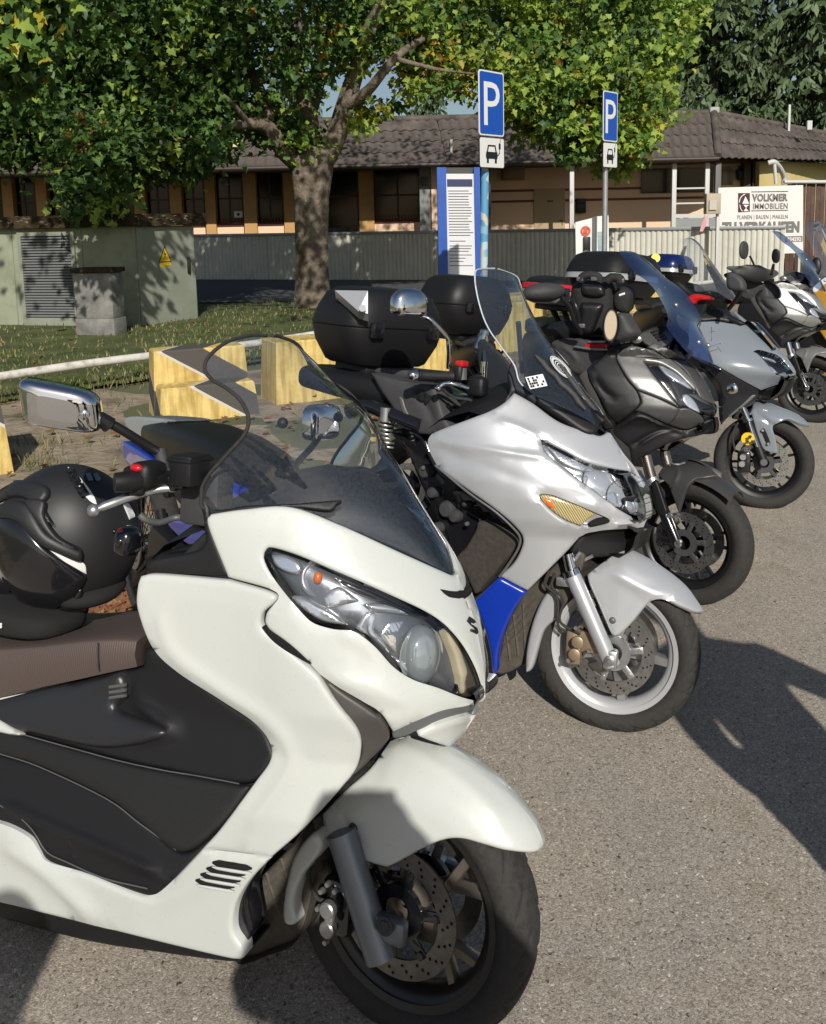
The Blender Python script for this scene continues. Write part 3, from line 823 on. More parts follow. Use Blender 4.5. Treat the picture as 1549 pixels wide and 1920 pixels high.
g.obj('warning_print', m_ink, ws_, 0, kind='stuff')
# louvred door on the front
def frt(u, z, off): q = KX * u + np.array([KX[1],-KX[0]])*off; return np.array((q[0], q[1], z))
du0, du1 = -2.06,-1.14
g = G()
for (u0, u1, z0, z1) in ((du0 - .07, du0,.02, HK - .06),(du1, du1 + .07,.02, HK - .06),(du0, du1, HK - .12, HK - .06),(du0, du1,.02,.16)):
    g.add([frt(u, z, o) for o in (.0,.045) for u, z in ((u0, z0),(u1, z0),(u1, z1),(u0, z1))],[(0,3,2,1),(4,5,6,7),(0,1,5,4),(1,2,6,5),(2,3,7,6),(3,0,4,7)])
ld = g.obj('louvre_door', m_kioskd, kiosk, 0)
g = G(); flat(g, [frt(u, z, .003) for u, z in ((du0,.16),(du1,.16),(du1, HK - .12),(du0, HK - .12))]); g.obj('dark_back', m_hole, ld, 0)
sl_ = None; nl = 30
for i in range(nl):
    z = .175 + (HK - .30)*i / (nl - 1)
    if sl_ is None:
        g = G(); g.add([frt(u, zz, o) for u in (du0, du1) for zz, o in ((0,.042),(.008,.044),(.032,.012),(.026,.006))],[(0,1,5,4),(1,2,6,5),(2,3,7,6),(3,0,4,7),(0,3,2,1),(4,5,6,7)]); sl_ = mesh('slat', g.V, g.F, mat('slat_grey', (.24,.25,.25),.45,.3),0)
    o = link('slat', sl_, ld, Matrix.Translation((0,0, z)))
# corner seams
g = G()
for u in (-2.25,-.95,-.02): g.tube([frt(u, .02,.004), frt(u, HK, .004)],.008,4)
g.obj('corner_strip', m_kioskd, kiosk, 0, loose=True)
bq = ground(178,633); box = empty('concrete_meter_box', T(bq[0], bq[1],0,-.22), 'small weathered grey concrete box standing in front of the green kiosk', 'meter box')
m_conc = mottled('weathered_concrete', [(.10,.10,.09),(.22,.215,.20),(.34,.32,.28)],2.5,.9,.6,.01)
g = G(); g.box((0,.2,.62),(.62,.34,.68),.012); g.obj('cabinet_door', m_conc, box); g = G(); g.box((0,.2,.14),(.64,.36,.28),.01); g.obj('plinth', m_conc, box); g = G(); g.box((0,.2,1.0),(.68,.40,.07),.01); g.obj('cap', m_moss, box)

# ------------------------------------------------------------------ corrugated fence
m_fence = mottled('cream_corrugated_steel', [(.50,.49,.42),(.58,.57,.49),(.62,.61,.54)],2,.5,.1,.003)
FP_ = [np.array([-14.5,26.6]), np.array([-6.3,26.0]), np.array([.7,23.6]), np.array([8.3,20.2])]
fence = empty('corrugated_fence', Matrix.Identity(4), 'cream corrugated metal fence with a grey top rail in front of the building', 'fence')
for a, c in zip(FP_[:-1], FP_[1:]):
    L_ = np.linalg.norm(c - a); npan = max(2, int(L_ / 1.9)); d = (c - a)/L_; nrm = np.array([d[1],-d[0]])
    for i in range(npan):
        s0, s1 = L_ * i / npan, L_ * (i + 1)/npan - .012; g = G(); rowb, rowt = [],[]; kk = int((s1 - s0)/.115)*6
        for j in range(kk + 1):
            s = s0 + (s1 - s0)*j / kk; f_ = (j % 6)/6; off = [0,.0,.020,.024,.024,.020][j % 6]; q = a + d * s + nrm * off
            rowb.append((q[0], q[1],.06)); rowt.append((q[0], q[1],1.27 + .004*rng.random()))
        g.loft([rowb, rowt]); g.obj('panel', m_fence, fence, 30)
        q = a + d * s0; g = G(); g.box((q[0] - nrm[0]*.05, q[1] - nrm[1]*.05,.64),(.07,.07,1.28),.006); g.obj('post', mat('zinc_grey', (.30,.31,.32),.5,.5), fence)
    g = G(); R3 = np.array([[d[0],-d[1],0],[d[1], d[0],0],[0,0,1]]); m_ = (a + c)/2; g.box((m_[0], m_[1],1.30),(L_, .10,.075),.008, R3); g.obj('top_rail', mat('zinc_grey', (.30,.31,.32),.5,.5), fence)
    g = G(); g.box((m_[0] - nrm[0]*.06, m_[1] - nrm[1]*.06,.07),(L_, .06,.12),.004, R3); g.obj('base_board', m_conc, fence)

# ------------------------------------------------------------------ the low building
YB = 29.0           # eaves line
m_och = mottled('ochre_render', [(.40,.235,.09),(.50,.30,.12),(.53,.33,.15)],1.2,.85,.2,.004)
m_peach = mottled('peach_render', [(.80,.56,.38),(.84,.60,.42)],1.0,.85,.2,.004)
m_tile = mottled('brown_concrete_tile', [(.065,.052,.042),(.12,.098,.082),(.16,.135,.115),(.24,.22,.19)],2.6,.85,.4,.006, coord='Generated')
m_tile = mat('brown_roof_tile', (.10,.082,.07),.85, var=.45, vscale=1.7, bump=.4, bscale=60)
m_dgl = mat('dark_window_glass', (.008,.008,.009),.12,0,.0, spec=.25); m_post = mat('white_steel_post', (.55,.55,.53),.5)
bld = empty('low_building', Matrix.Identity(4), 'long single-storey building with a brown tiled mansard roof and ochre walls', 'building')
ZE = float(at(600,312, YB)[2]); ZR = float(at(600,229, YB + 1.6)[2])
def bx(px, Y=YB): return float(at(px, 320, Y)[0])
def wall(name, x0, x1, y0, y1, z0, z1, m, parent=None, bev=0): g = G(); g.box(((x0 + x1)/2,(y0 + y1)/2,(z0 + z1)/2),(abs(x1 - x0), abs(y1 - y0), abs(z1 - z0)), bev); return g.obj(name, m, parent or bld, 30)
YW = YB + 2.9
xl, xm, xr = bx(-120), bx(830), bx(1345)
wall('back_wall', xl - 2, bx(1450, YW), YW + .05, YW + 6,0, ZE + .2, m_och)
wall('soffit', xl - 2, xr, YB + .1, YW + .04, ZE - .03, ZE + .02, mat('dark_soffit', (.05,.04,.032),.8))
# dark glazed front with ochre piers
piers = [(-60,-20),(5,24),(68,88),(126,136),(195,212),(251,272),(318,340),(384,403),(456,480),(531,550),(672,700)]
for a, c in piers: wall('pier', bx(a, YW - .3), bx(c, YW - .3), YW - .5, YW - .02,0, ZE - .04, m_och)
gl = [(-20,5),(24,68),(88,126),(136,195),(212,251),(272,318),(340,384),(403,456),(480,531),(550,672),(700,790)]
zs = float(at(500,418, YW)[2])
m_frame = mat('dark_brown_frame', (.03,.018,.012),.5)
for a, c in gl:
    x0, x1 = bx(a, YW), bx(c, YW); door = (a, c) == (550,672)
    w_ = wall('window', x0 + .005, x1 - .005, YW - .16, YW - .12,(0.02 if door else zs + .02), ZE - .05, m_dgl)
    for xx in (x0 + .03,(x0 + x1)/2, x1 - .03): wall('frame_bar', xx - .03, xx + .03, YW - .19, YW - .162,(0.02 if door else zs + .02), ZE - .05, m_frame, w_)
    wall('frame_bar', x0 + .06, x1 - .06, YW - .188, YW - .164, ZE - .9, ZE - .84, m_frame, w_)
    if not door:
        wall('parapet', x0 + .005, x1 - .005, YW - .35, YW - .17,0, zs, m_peach); wall('sill', x0 + .005, x1 - .005, YW - .42, YW - .352, zs - .07, zs + .012, mat('dark_red_trim', (.10,.018,.014),.6))
        g = G()
        for q in range(int((x1 - x0)/.11)): g.box((x0 + .08 + q * .11, YW - .40, zs + .10),(.03,.02,.16))
        if len(g.V): g.obj('sill_railing', mat('dark_red_trim', (.10,.018,.014),.6), w_, 0, kind='stuff')
g = G(); g.tube([(bx(688, YW), YW - .2,1.75),(bx(688, YW), YW - .24,1.95),(bx(684, YW), YW - .24,1.95)],.02,8); g.obj('door_handle', m_alu, bld)
for (px, py, r) in ((447,402,.10),(447,424,.09)): 
    g = G(); p = at(px, py, YW - .22); g.box(p, (.3,.02,.22),.004); o = g.obj('window_notice', m_paper, bld)
    g = G(); g.lathe([(.001,-.014),(.05,-.014)],14, p, 'y'); g.obj('notice_print', m_ink, o, 0)
# entrance side panels
wall('grey_panel', bx(786, YB + 1), bx(806, YB + 1), YB + .9, YB + 1.1,0, ZE - .04, mat('grey_panel', (.22,.23,.22),.6)); g = G(); p = at(796,340, YB + .88); g.box(p, (.22,.02,.3),.003); g.obj('small_notice', mat('notice_olive', (.10,.10,.06),.6), bld)
wall('slim_panel', bx(808, YB + 1), bx(820, YB + 1), YB + .9, YB + 1.1,0, ZE - .04, m_peach)
wall('partition', bx(905, YB + .6), bx(919, YB + .6), YB + .5, YW, 0, ZE - .04, mat('dark_partition', (.05,.05,.05),.6))
# porch wall on the right
wall('porch_wall', bx(900, YW), bx(1440, YW), YW - .14, YW + .04,0, ZE - .04, m_peach)
zb = lambda py: float(at(1100, py, YW - .15)[2])
for py in (355,375): wall('red_stripe', bx(920, YW), bx(1330, YW), YW - .155, YW - .141, zb(py + 2), zb(py - 2.5), mat('red_brown_stripe', (.16,.03,.018),.6))
dr = wall('door', bx(1000, YW), bx(1058, YW), YW - .19, YW - .142,0.02, zb(352), mat('beige_door', (.42,.31,.18),.5)); wall('door_plate', bx(1024, YW), bx(1036, YW), YW - .2, YW - .191, zb(377), zb(374.5), m_ink, dr)
g = G(); p = at(1052,413, YW - .2); g.box(p, (.10,.06,.02),.004); g.box(p + np.array([.04,0,-.08]),(.02,.03,.18),.004); g.obj('handle', m_black, dr)
wn = wall('window', bx(1200, YW), bx(1335, YW), YW - .2, YW - .142, zb(365), zb(319), m_dgl); wall('window_bar', bx(1262, YW), bx(1266, YW), YW - .215, YW - .2, zb(365), zb(319), m_frame, wn)
wn = wall('window', bx(1352, YW), bx(1372, YW), YW - .2, YW - .142, zb(352), zb(318), mat('brown_glass', (.06,.03,.012),.15))
g = G(); p = at(1089,386, YW - .25); g.box(p, (.33,.2,.5),.02); g.box(p + np.array([0,-.11,.1]),(.26,.03,.06),.01); g.obj('letter_box', m_black, bld)
g = G(); p = at(963,323, YW - .3); g.box(p, (.75,.3,.42),.03); vb = g.obj('vent_box', mat('beige_vent', (.34,.24,.15),.6), bld); g = G(); g.box(p + np.array([0,0,-.24]),(.78,.32,.05),.006); g.obj('vent_ledge', m_och, vb)
lt = G(); p = at(1387,325, YW - .3); lt.tube([p + np.array([0,.15,.25]), p + np.array([0,-.02,.2]), p + np.array([0,-.02,.12])],.02,6); lt.loft([[p + np.array([r_ * math.cos(a), r_ * math.sin(a), z]) for a in np.linspace(0,2*math.pi, 6, endpoint=False)] for z, r_ in ((.16,.03),(.08,.16),(.06,.14),(-.2,.09),(-.24,.04))], closed=True, caps=True); lt.obj('wall_lantern', m_black, bld, 20)
for px in (1072,1264,1326): g = G(); x = bx(px, YB + .3); g.box((x, YB + .3,(ZE - .1)/2),(.14,.14, ZE - .14),.01); g.obj('porch_post', m_post, bld)
x = bx(1347, YB + .35); g = G(); g.box((x, YB + .4,(ZE - .1)/2),(.18,.14, ZE - .14),.01); g.obj('corner_post', mat('grey_post', (.12,.12,.12),.6), bld)
zr = lambda py: float(at(1295, py, YB + .3)[2])
for py in (353,381): wall('porch_rail', bx(1266, YB + .3), bx(1324, YB + .3), YB + .27, YB + .33, zr(py + 1.5), zr(py - 1.5), m_post)
wall('porch_rail', bx(1266, YB + .3), bx(1345, YB + .3), YB + .25, YB + .35, zr(408), zr(401), m_post); wall('porch_apron', bx(1266, YB + .3), bx(1345, YB + .3), YB + .28, YB + .32,.05, zr(409), mat('grey_apron', (.26,.27,.27),.6))
# ochre annex on the right, drainpipe
m_yel = mottled('yellow_render', [(.50,.40,.17),(.60,.50,.24)],.8,.85,.2,.004)
YA = YB + 2.0
for a, c in ((1392,1404),(1408,1422)): wall('dark_pier', bx(a, YW - .3), bx(c, YW - .3), YW - .5, YW - .16,0, ZE - .04, mat('brown_pier', (.07,.045,.035),.7))
V = [at(1425,300, YB + 2.0), at(1475,300, YB + 2.6), at(1700,300, YB + 9)]
g = G(); base = [(v[0], v[1]) for v in V]; g.add([(x, y, z) for z in (0, ZE - .02) for x, y in base + [(base[2][0], base[2][1] + 4),(base[0][0], base[0][1] + 6)]],[(0,1,6,5),(1,2,7,6),(2,3,8,7),(3,4,9,8),(4,0,5,9)]); g.obj('annex_wall', m_yel, bld, 0)
g = G(); g.curve([at(1440,306, YB + .6), at(1452,304, YB + .6), at(1463,316, YB + .9), at(1470,332, YB + 1.2), at(1470,346, YB + 1.2)],.085,10); g.curve([at(1452,306, YB + .6), at(1455,345, YB + .6)],.06,8); g.obj('drainpipe', m_post, bld, 60, loose=True)
# ---- roof : undersheet + individual tiles
def roof_face(name, e0, e1, r0, r1, ncol, nrow, cap):
    """eaves e0->e1, top r0->r1; tiles as parts"""
    e0, e1, r0, r1 = map(lambda v: np.asarray(v, float),(e0, e1, r0, r1)); tot = []
    nn_ = np.cross(e1 - e0, r0 - e0); nn_ /= np.linalg.norm(nn_); nn_ = nn_ if nn_[2] > 0 else -nn_
    g = G(); g.add([e0 - nn_ * .05, e1 - nn_ * .05, r1 - nn_ * .05, r0 - nn_ * .05],[(0,1,2,3)]); g.obj('roof_deck', m_frame, bld, 0)
    du = np.linalg.norm(e1 - e0)/ncol; dvv = np.linalg.norm((r0 + r1)/2 - (e0 + e1)/2)/nrow
    prof = [(-.5,.0),(-.36,.0),(-.2,.035),(0,.052),(.2,.035),(.36,.0),(.5,.0)]
    tv, tf = [],[]
    for x, h in prof: tv += [(x * du * 1.02,-dvv * .04, h + .045),(x * du * 1.02, dvv * 1.06, h),(x * du * 1.02,-dvv * .04, h + .012)]
    for i in range(6): a = i * 3; tf += [(a, a + 3, a + 4, a + 1),(a + 2, a + 5, a + 3, a)]
    me = mesh('roof_tile', tv, tf, m_tile, 40); k = 0; big = G()
    for r in range(nrow):
        for c in range(ncol):
            t0 = r / nrow; u = (c + .5)/ncol; p = (e0 + (e1 - e0)*u)*(1 - t0) + (r0 + (r1 - r0)*u)*t0
            cm = (e0 + (e1 - e0)*u); rm = (r0 + (r1 - r0)*u)
            ux = (e1 - e0)/np.linalg.norm(e1 - e0); sc = np.linalg.norm((e1 + (r1 - e1)*t0) - (e0 + (r0 - e0)*t0))/np.linalg.norm(e1 - e0); vy = rm - cm; vy /= np.linalg.norm(vy)
            M_ = np.stack([ux * sc, vy, nn_],1); j = rng.uniform(-.008,.008)
            if k < cap:
                o = link('roof_tile', me, bld, Matrix([[*M_[0], p[0]],[*M_[1], p[1]],[*M_[2], p[2] + j]] + [[0,0,0,1]]))
            else: big.add([M_ @ np.array(v) + p for v in tv], tf)
            k += 1
    if len(big.V): big.obj('roof_tile', m_tile, bld, 40, kind='stuff')
YR = YB + 1.7
E = lambda px, py, Y: at(px, py, Y)
eL, eM, eR = np.array([xl, YB, ZE]), np.array([bx(838), YB, ZE]), np.array([bx(1345), YB - .0, ZE])
rL, rM = np.array([xl, YR, ZR]), np.array([bx(820, YR), YR, ZR]); rR = at(1338,214, YR + .4)
roof_face('roof', eM + np.array([.02,0,0]), eR, rM + np.array([.02,0,0]), rR, 30,4,120)
roof_face('roof', eL, eM, rL, rM, 50,4,180)
e2 = at(1640,304, YB + 4.5); r2_ = at(1640,270, YB + 8); roof_face('roof', eR, e2, rR, r2_, 26,3,0)
g = G(); g.curve([eR + np.array([0,-.03,.06]),(eR + rR)/2 + np.array([0,-.03,.10]), rR + np.array([0,0,.08])],.13,8); g.obj('hip_ridge', m_tile, bld, 60)
g = G(); g.tube([rL + np.array([0,.05,.05]), rM + np.array([0,.05,.05]), rR + np.array([0,.05,.05])],.12,8); g.tube([rR + np.array([0,.05,.05]), r2_ + np.array([0,.05,.05])],.12,8); g.obj('top_ridge', m_tile, bld, 60)
g = G(); g.box(rR + np.array([0,0,.12]),(.34,.3,.22),.06); g.obj('ridge_cap', mat('pale_ridge', (.36,.36,.34),.7), bld)
wall('flat_roof', xl - 2, bx(1330, YR), YR + .1, YW + 7, ZR - .25, ZR - .05, mat('roof_felt', (.08,.075,.07),.9))
g = G(); g.tube([eL + np.array([0,-.10,-.02]), eR + np.array([0,-.10,-.02])],.07,8); g.obj('gutter', mat('brown_gutter', (.05,.038,.03),.5), bld, 60)
wall('skylight', bx(445, YR), bx(468, YR), YB + .6, YB + 1.0, float(at(455,276, YB + .8)[2]), float(at(455,246, YB + .8)[2]), mat('pale_yellow_frame', (.62,.56,.28),.5))
wall('lead_patch', bx(845, YB + .5), bx(849, YB + .5), YB + .35, YB + .6, float(at(848,290, YB + .5)[2]), float(at(848,262, YB + .5)[2]), mat('lead_strip', (.4,.4,.38),.6))
wall('chimney_pipe', bx(1475,33), bx(1479,33),33,33.08, ZR - .4, float(at(1478,196,33)[2]), m_post)
wall('roof_vent', bx(1511,32), bx(1520,32),32,32.12, float(at(1515,243,32)[2]), float(at(1515,226,32)[2]), m_post)

# brown board fence and banner on the right
bf = empty('board_fence', Matrix.Identity(4), 'dark brown upright board fence at the right edge behind the banner', 'fence')
a, c = at(1478,420,24.5)[:2], at(1640,420,24.5)[:2]; zt = float(at(1520,344,24.5)[2]); me = None
for i in range(18):
    x = a[0] + (c[0] - a[0])*i / 18; g = G(); g.box((x, 24.5 + (.02 if i % 2 else 0), zt / 2),((c[0] - a[0])/18 - .012,.03, zt + rng.uniform(-.02,.02)),.004); g.obj('board', mat('brown_board_wood', (.085,.045,.032),.75, var=.3, vscale=5), bf)
wall_ = lambda *k: None
g = G(); g.tube([at(1470,341,24.4), at(1640,341,24.4)],.05,8); g.obj('top_cap', m_post, bf, 60)
def banner():
    Y = 21.8
    P = lambda px, py, o=0: at(px, py, Y - o) 
    root = empty('sale_banner', Matrix.Identity(4), 'white estate agent banner with a dark red house logo, behind the fence', 'banner')
    g = G(); cr = [P(1347,352), P(1506,347), P(1506,474), P(1347,480)]; g.prism(cr, (0,0,0),(0,.03,0)); g.obj('sheet', mat('banner_white', (.72,.71,.68),.55), root, 0)
    g = G()
    for x in (1350,1503): b_ = P(x, 352,-.06); g.box((b_[0], b_[1], b_[2]/2),(.06,.05, b_[2]),.005)
    g.obj('post', m_post, root)
    wpx = lambda px0, px1: np.linalg.norm(P(px1,400) - P(px0,400))
    def tx(s, px0, px1, py, hpx, m, bold=.004):
        V, Fc = text_geo(s, 1.0, bold=bold * 6, space=1.06); V = np.array(V); W_ = V[:, 0].max() - V[:, 0].min(); h_ = V[:, 1].max()
        A, B = P(px0, py, .012), P(px1, py - (px1 - px0)*.012,.012); ux = (B - A); uy = np.array([0,0,1.]); hh = hpx / F * Y
        g = G(); g.add([A + ux * ((v[0] - V[:, 0].min())/W_) + uy * (v[1]/.73*hh) for v in V], Fc); g.obj('lettering', m, root, 0, kind='stuff')
    red = mat('dark_plum_print', (.055,.014,.018),.5); gp = mat('grey_print', (.17,.16,.155),.5)
    g = G(); g.prism([P(1384,398,.004), P(1406,397,.004), P(1406,362,.004), P(1384,362,.004)],(0,0,0),(0,-.004,0)); lo = g.obj('logo', red, root, 0)
    g = G()
    for pts in (((1398,368),(1392,382),(1405,382)),((1394,384),(1404,384),(1399,390)),((1399,390),(1394,396),(1404,396))): g.add([P(x, y, .012) for x, y in pts],[(0,1,2)])
    for pts in (((1386,380),(1388,372),(1392,367),(1397,364)),((1387,384),(1389,392),(1392,396))): g.curve([P(x, y, .012) for x, y in pts],.012,6)
    g.obj('logo_mark', m_paper, lo, 0, kind='stuff')
    tx('VOLKMER', 1410,1477,377,13, gp, .008); tx('IMMOBILIEN', 1412,1477,392,11, gp, .002); tx('PLANEN | BAUEN | MAKELN', 1383,1477,411,8, gp, .0); tx('ZU VERKAUFEN', 1352,1499,436,19, gp, .01)
    for py in (359.5,395): g = G(); g.tube([P(1409, py, .012), P(1478, py - 1,.012)],.008,5); g.obj('rule', gp, root, 0)
    g = G(); g.prism([P(1472,454,.004), P(1505,453,.004), P(1505,442,.004), P(1472,443,.004)],(0,0,0),(0,-.004,0)); g.obj('grey_strip', mat('strip_grey', (.25,.2,.2),.5), root, 0); tx('034292', 1476,1502,452,7, m_paper)
    ob = G(); ob.box(at(1336,382,20.3),(.32,.18,.45),.01); bo = empty('junction_box', Matrix.Identity(4), 'small beige meter box on a post left of the banner', 'meter box'); ob.obj('cabinet', mat('beige_cabinet', (.42,.36,.27),.6), bo)
    g = G(); p = at(1337,384,20.18); g.box(p, (.16,.02,.22)); g.obj('door_plate', mat('plate_grey', (.5,.45,.4),.5), bo); g = G(); q = at(1346,400,20.35); g.box((q[0], q[1], q[2]/2 + .2),(.07,.07, q[2] + .4),.005); g.obj('post', m_post, bo)
    tp = G(); R_ = [at(1322,405,20.0), at(1316,420,19.95), at(1312,434,19.9), at(1318,434,19.9), at(1324,422,19.95), at(1328,404,20.0)]; tp.add([tuple(p) for p in R_],[(0,1,4,5),(1,2,3,4)]); tag(tp.obj('warning_tape', mat('red_white_tape', (.5,.22,.2),.5), None, 0), 'faded red and white tape tied to the fence rail', 'tape')
banner()

# ------------------------------------------------------------------ signs, board, charger
m_zinc = mat('galvanised_pole', (.38,.39,.40),.45,.6, var=.1, vscale=12); m_pblue = mat('sign_blue', (.004,.075,.42),.35,0,.3); m_swhite = mat('sign_white', (.74,.74,.72),.4)
def p_sign(label, px0, py0, px1, py1, py2, Y, base_px, yaw, poster=False, polepx=None):
    """parking plate px0..px1 x py0..py1, lower plate to py2, on a pole standing at depth Y"""
    root = empty('parking_sign', Matrix.Identity(4), label, 'parking sign', 'parking signs'); c = at((px0 + px1)/2, py1, Y); zt = float(at(0, py0 + 3, Y)[2]) ; zt = float(at((px0 + px1)/2, py0, Y)[2]); zm = float(at((px0 + px1)/2, py1, Y)[2]); zl = float(at((px0 + px1)/2, py2, Y)[2])
    wid = (px1 - px0)/F * Y / math.cos(yaw); ux = np.array([math.cos(yaw), math.sin(yaw),0]); n = np.array([math.sin(yaw),-math.cos(yaw),0]); x0 = np.array([c[0], c[1],0])
    def rr(w_, z0, z1, r, o, k=5):
        P = []
        for cx_, cz_, a0 in ((w_ / 2 - r, z0 + r, -90),(w_ / 2 - r, z1 - r, 0),(-w_ / 2 + r, z1 - r, 90),(-w_ / 2 + r, z0 + r, 180)):
            for i in range(k): a = rad(a0 + 90*i / (k - 1)); P.append(x0 + ux * (cx_ + r * math.cos(a)) + np.array([0,0, cz_ + r * math.sin(a)]) + n * o)
        return P
    def plate(nm, w_, z0, z1, r, o, th, m, parent): g = G(); g.prism(rr(w_, z0, z1, r, o),(0,0,0),-n * -th); return g.obj(nm, m, parent, 20)
    pl = plate('blue_plate', wid, zm + .008, zt, .03,.03,.004, m_swhite, root); bl = plate('blue_field', wid - .03, zm + .022, zt - .014,.022,.0355,.0015, m_pblue, pl)
    lp = plate('lower_plate', wid, zl, zm - .004,.025,.03,.004, m_ink, root); lw = plate('white_field', wid - .016, zl + .008, zm - .012,.02,.0355,.0015, m_swhite, lp)
    hP = (zt - zm)*.66; V, Fc = text_geo('P', 1.0, bold=.0); V = np.array(V); s = hP / (V[:, 1].max() - V[:, 1].min()); cx_ = (V[:, 0].max() + V[:, 0].min())/2
    g = G(); g.add([x0 + ux * (v[0] - cx_)*s * 1.0 + np.array([0,0, zm + (zt - zm)*.17 + (v[1] - V[:, 1].min())*s]) + n * .039 for v in V], Fc); g.obj('letter', m_swhite, bl, 0)
    # pictogram: car from behind with a charging plug
    g = G(); h0 = zl; hh = zm - zl; w_ = wid
    def poly(pts, o=.039): g.add([x0 + ux * (x * w_) + np.array([0,0, h0 + z * hh]) + n * o for x, z in pts],[tuple(range(len(pts)))])
    poly([(-.24,.30),(.20,.30),(.22,.40),(.20,.52),(-.24,.52),(-.26,.40)]); poly([(-.22,.16),(-.14,.16),(-.14,.30),(-.22,.30)]); poly([(.10,.16),(.18,.16),(.18,.30),(.10,.30)])
    poly([(-.22,.52),(-.17,.74),(-.13,.70),(-.17,.52)]); poly([(.18,.52),(.13,.74),(.09,.70),(.13,.52)]); poly([(-.17,.74),(.13,.74),(.11,.69),(-.15,.69)])
    poly([(.26,.62),(.34,.62),(.34,.80),(.26,.80)]); poly([(.29,.80),(.31,.80),(.36,.95),(.34,.95)]); poly([(.22,.42),(.25,.40),(.31,.50),(.30,.62),(.28,.62),(.285,.52)])
    g.obj('pictogram', m_ink, lw, 0, kind='stuff')
    g = G(); b_ = x0 - n * .03; pm = m_zinc; ax = at(base_px, py2 + 60, Y); tilt = ax - at((px0 + px1)/2 + 1, py2, Y)
    top = np.array([c[0], c[1], zt - .05]) - n * .025; lo_ = np.array([ax[0], ax[1], ax[2]]) - n * .025; d = lo_ - top; bot = top + d * ((top[2])/-d[2]); g.tube([bot, top],.032,14); po_ = g.obj('pole', pm, root, 60)
    if poster:
        g = G(); q0 = top + d * ((top[2] - zl + .02)/-d[2]); q1 = top + d * ((top[2] - .5)/-d[2]); g.tube([q0, q1],.036,14, cap=False); g.obj('sticker_wrap', sticker_mat(), po_, 60)
    g = G(); 
    for z in (zt - .12, zm + .12, zl + .1): g.box(x0 + np.array([0,0, z]) - n * .02,(.09,.05,.03),.004)
    g.obj('clamp', m_zinc, root, loose=True)
def sticker_mat():
    m, t, b, N, L = ntree('torn_stickers'); tc = N('ShaderNodeTexCoord'); v = N('ShaderNodeTexVoronoi'); v.inputs['Scale'].default_value = 14; L(tc.outputs['Object'], v.inputs['Vector'])
    r = N('ShaderNodeValToRGB'); r.color_ramp.interpolation = 'CONSTANT'; e = r.color_ramp.elements; e[0].color = (.10,.30,.48,1); e[1].position = .45; e[1].color = (.45,.55,.58,1); q = e.new(.7); q.color = (.20,.42,.55,1); q = e.new(.85); q.color = (.55,.5,.42,1)
    sp = N('ShaderNodeSeparateColor'); L(v.outputs['Color'], sp.inputs['Color']); L(sp.outputs['Red'], r.inputs['Fac']); L(r.outputs['Color'], b.inputs['Base Color']); b.inputs['Roughness'].default_value = .6; return m
p_sign('larger blue parking sign with car pictogram plate, on the pole covered in stickers', 891,134,942,257,316,8.4,913,.85, True)
p_sign('smaller blue parking sign farther back, its bare grey pole rising behind the charger', 1122,172,1157,267,315,11.0,1138,.85)
# blue info board
def info_board():
    Y = 11.0; root = empty('info_board', Matrix.Identity(4), 'tall blue information board with a white printed panel, left of the larger parking sign', 'info board')
    A = lambda px, py, o=0.: at(px, py, Y - o)
    dz = lambda px0, py0, px1, py1, o0, o1, nm, m, par: (lambda g: g.obj(nm, m, par, 20))(G().prism([A(px0, py1, o0), A(px1, py1, o0), A(px1 - (py1 - py0)*.02, py0, o0), A(px0 - (py1 - py0)*.02, py0, o0)],(0,0,0),(0,-(o1 - o0),0)))
    bm_ = mat('board_blue', (.018,.085,.38),.45, var=.12, vscale=4)
    for a, c in ((819,836),(888,899)):
        g = G(); p0, p1 = A(a, 314), A(c, 314); q0, q1 = A(a + 6,640), A(c + 6,640); g.prism([q0, q1, p1, p0],(0,.12,0),(0,-.06,0)); g.obj('side_post', bm_, root, 20)
    pn = dz(840,326,896,560,.0,.03, 'white_panel', mat('panel_white', (.66,.67,.68),.4), root)
    hd = dz(838.5,336,886,350,.031,.034, 'header_print', mat('header_navy', (.02,.03,.09),.5), pn)
    g = G()
    for i in range(17):
        y = 358 + i * 5.2; x0 = 838 + (y - 340)*.02; g.tube([A(x0 + 2, y, .033), A(x0 + 44 + rng.uniform(-6,4), y, .033)],.0045,4)
    for y, l in ((452,30),(461,42),(466,40),(471,36),(478,42),(484,30),(490,26),(498,44)): g.tube([A(843, y, .033), A(843 + l, y, .033)],.0045,4)
    g.obj('text_line', mat('text_grey', (.14,.15,.18),.5), pn, 0, kind='stuff')
    g = G(); p0 = [A(836,314,-.0), A(888,314), A(888,326), A(836,326)]; g.prism(p0,(0,.05,0),(0,.02,0)); g.obj('top_plate', mat('board_back', (.05,.05,.05),.6), root, 20)
info_board()
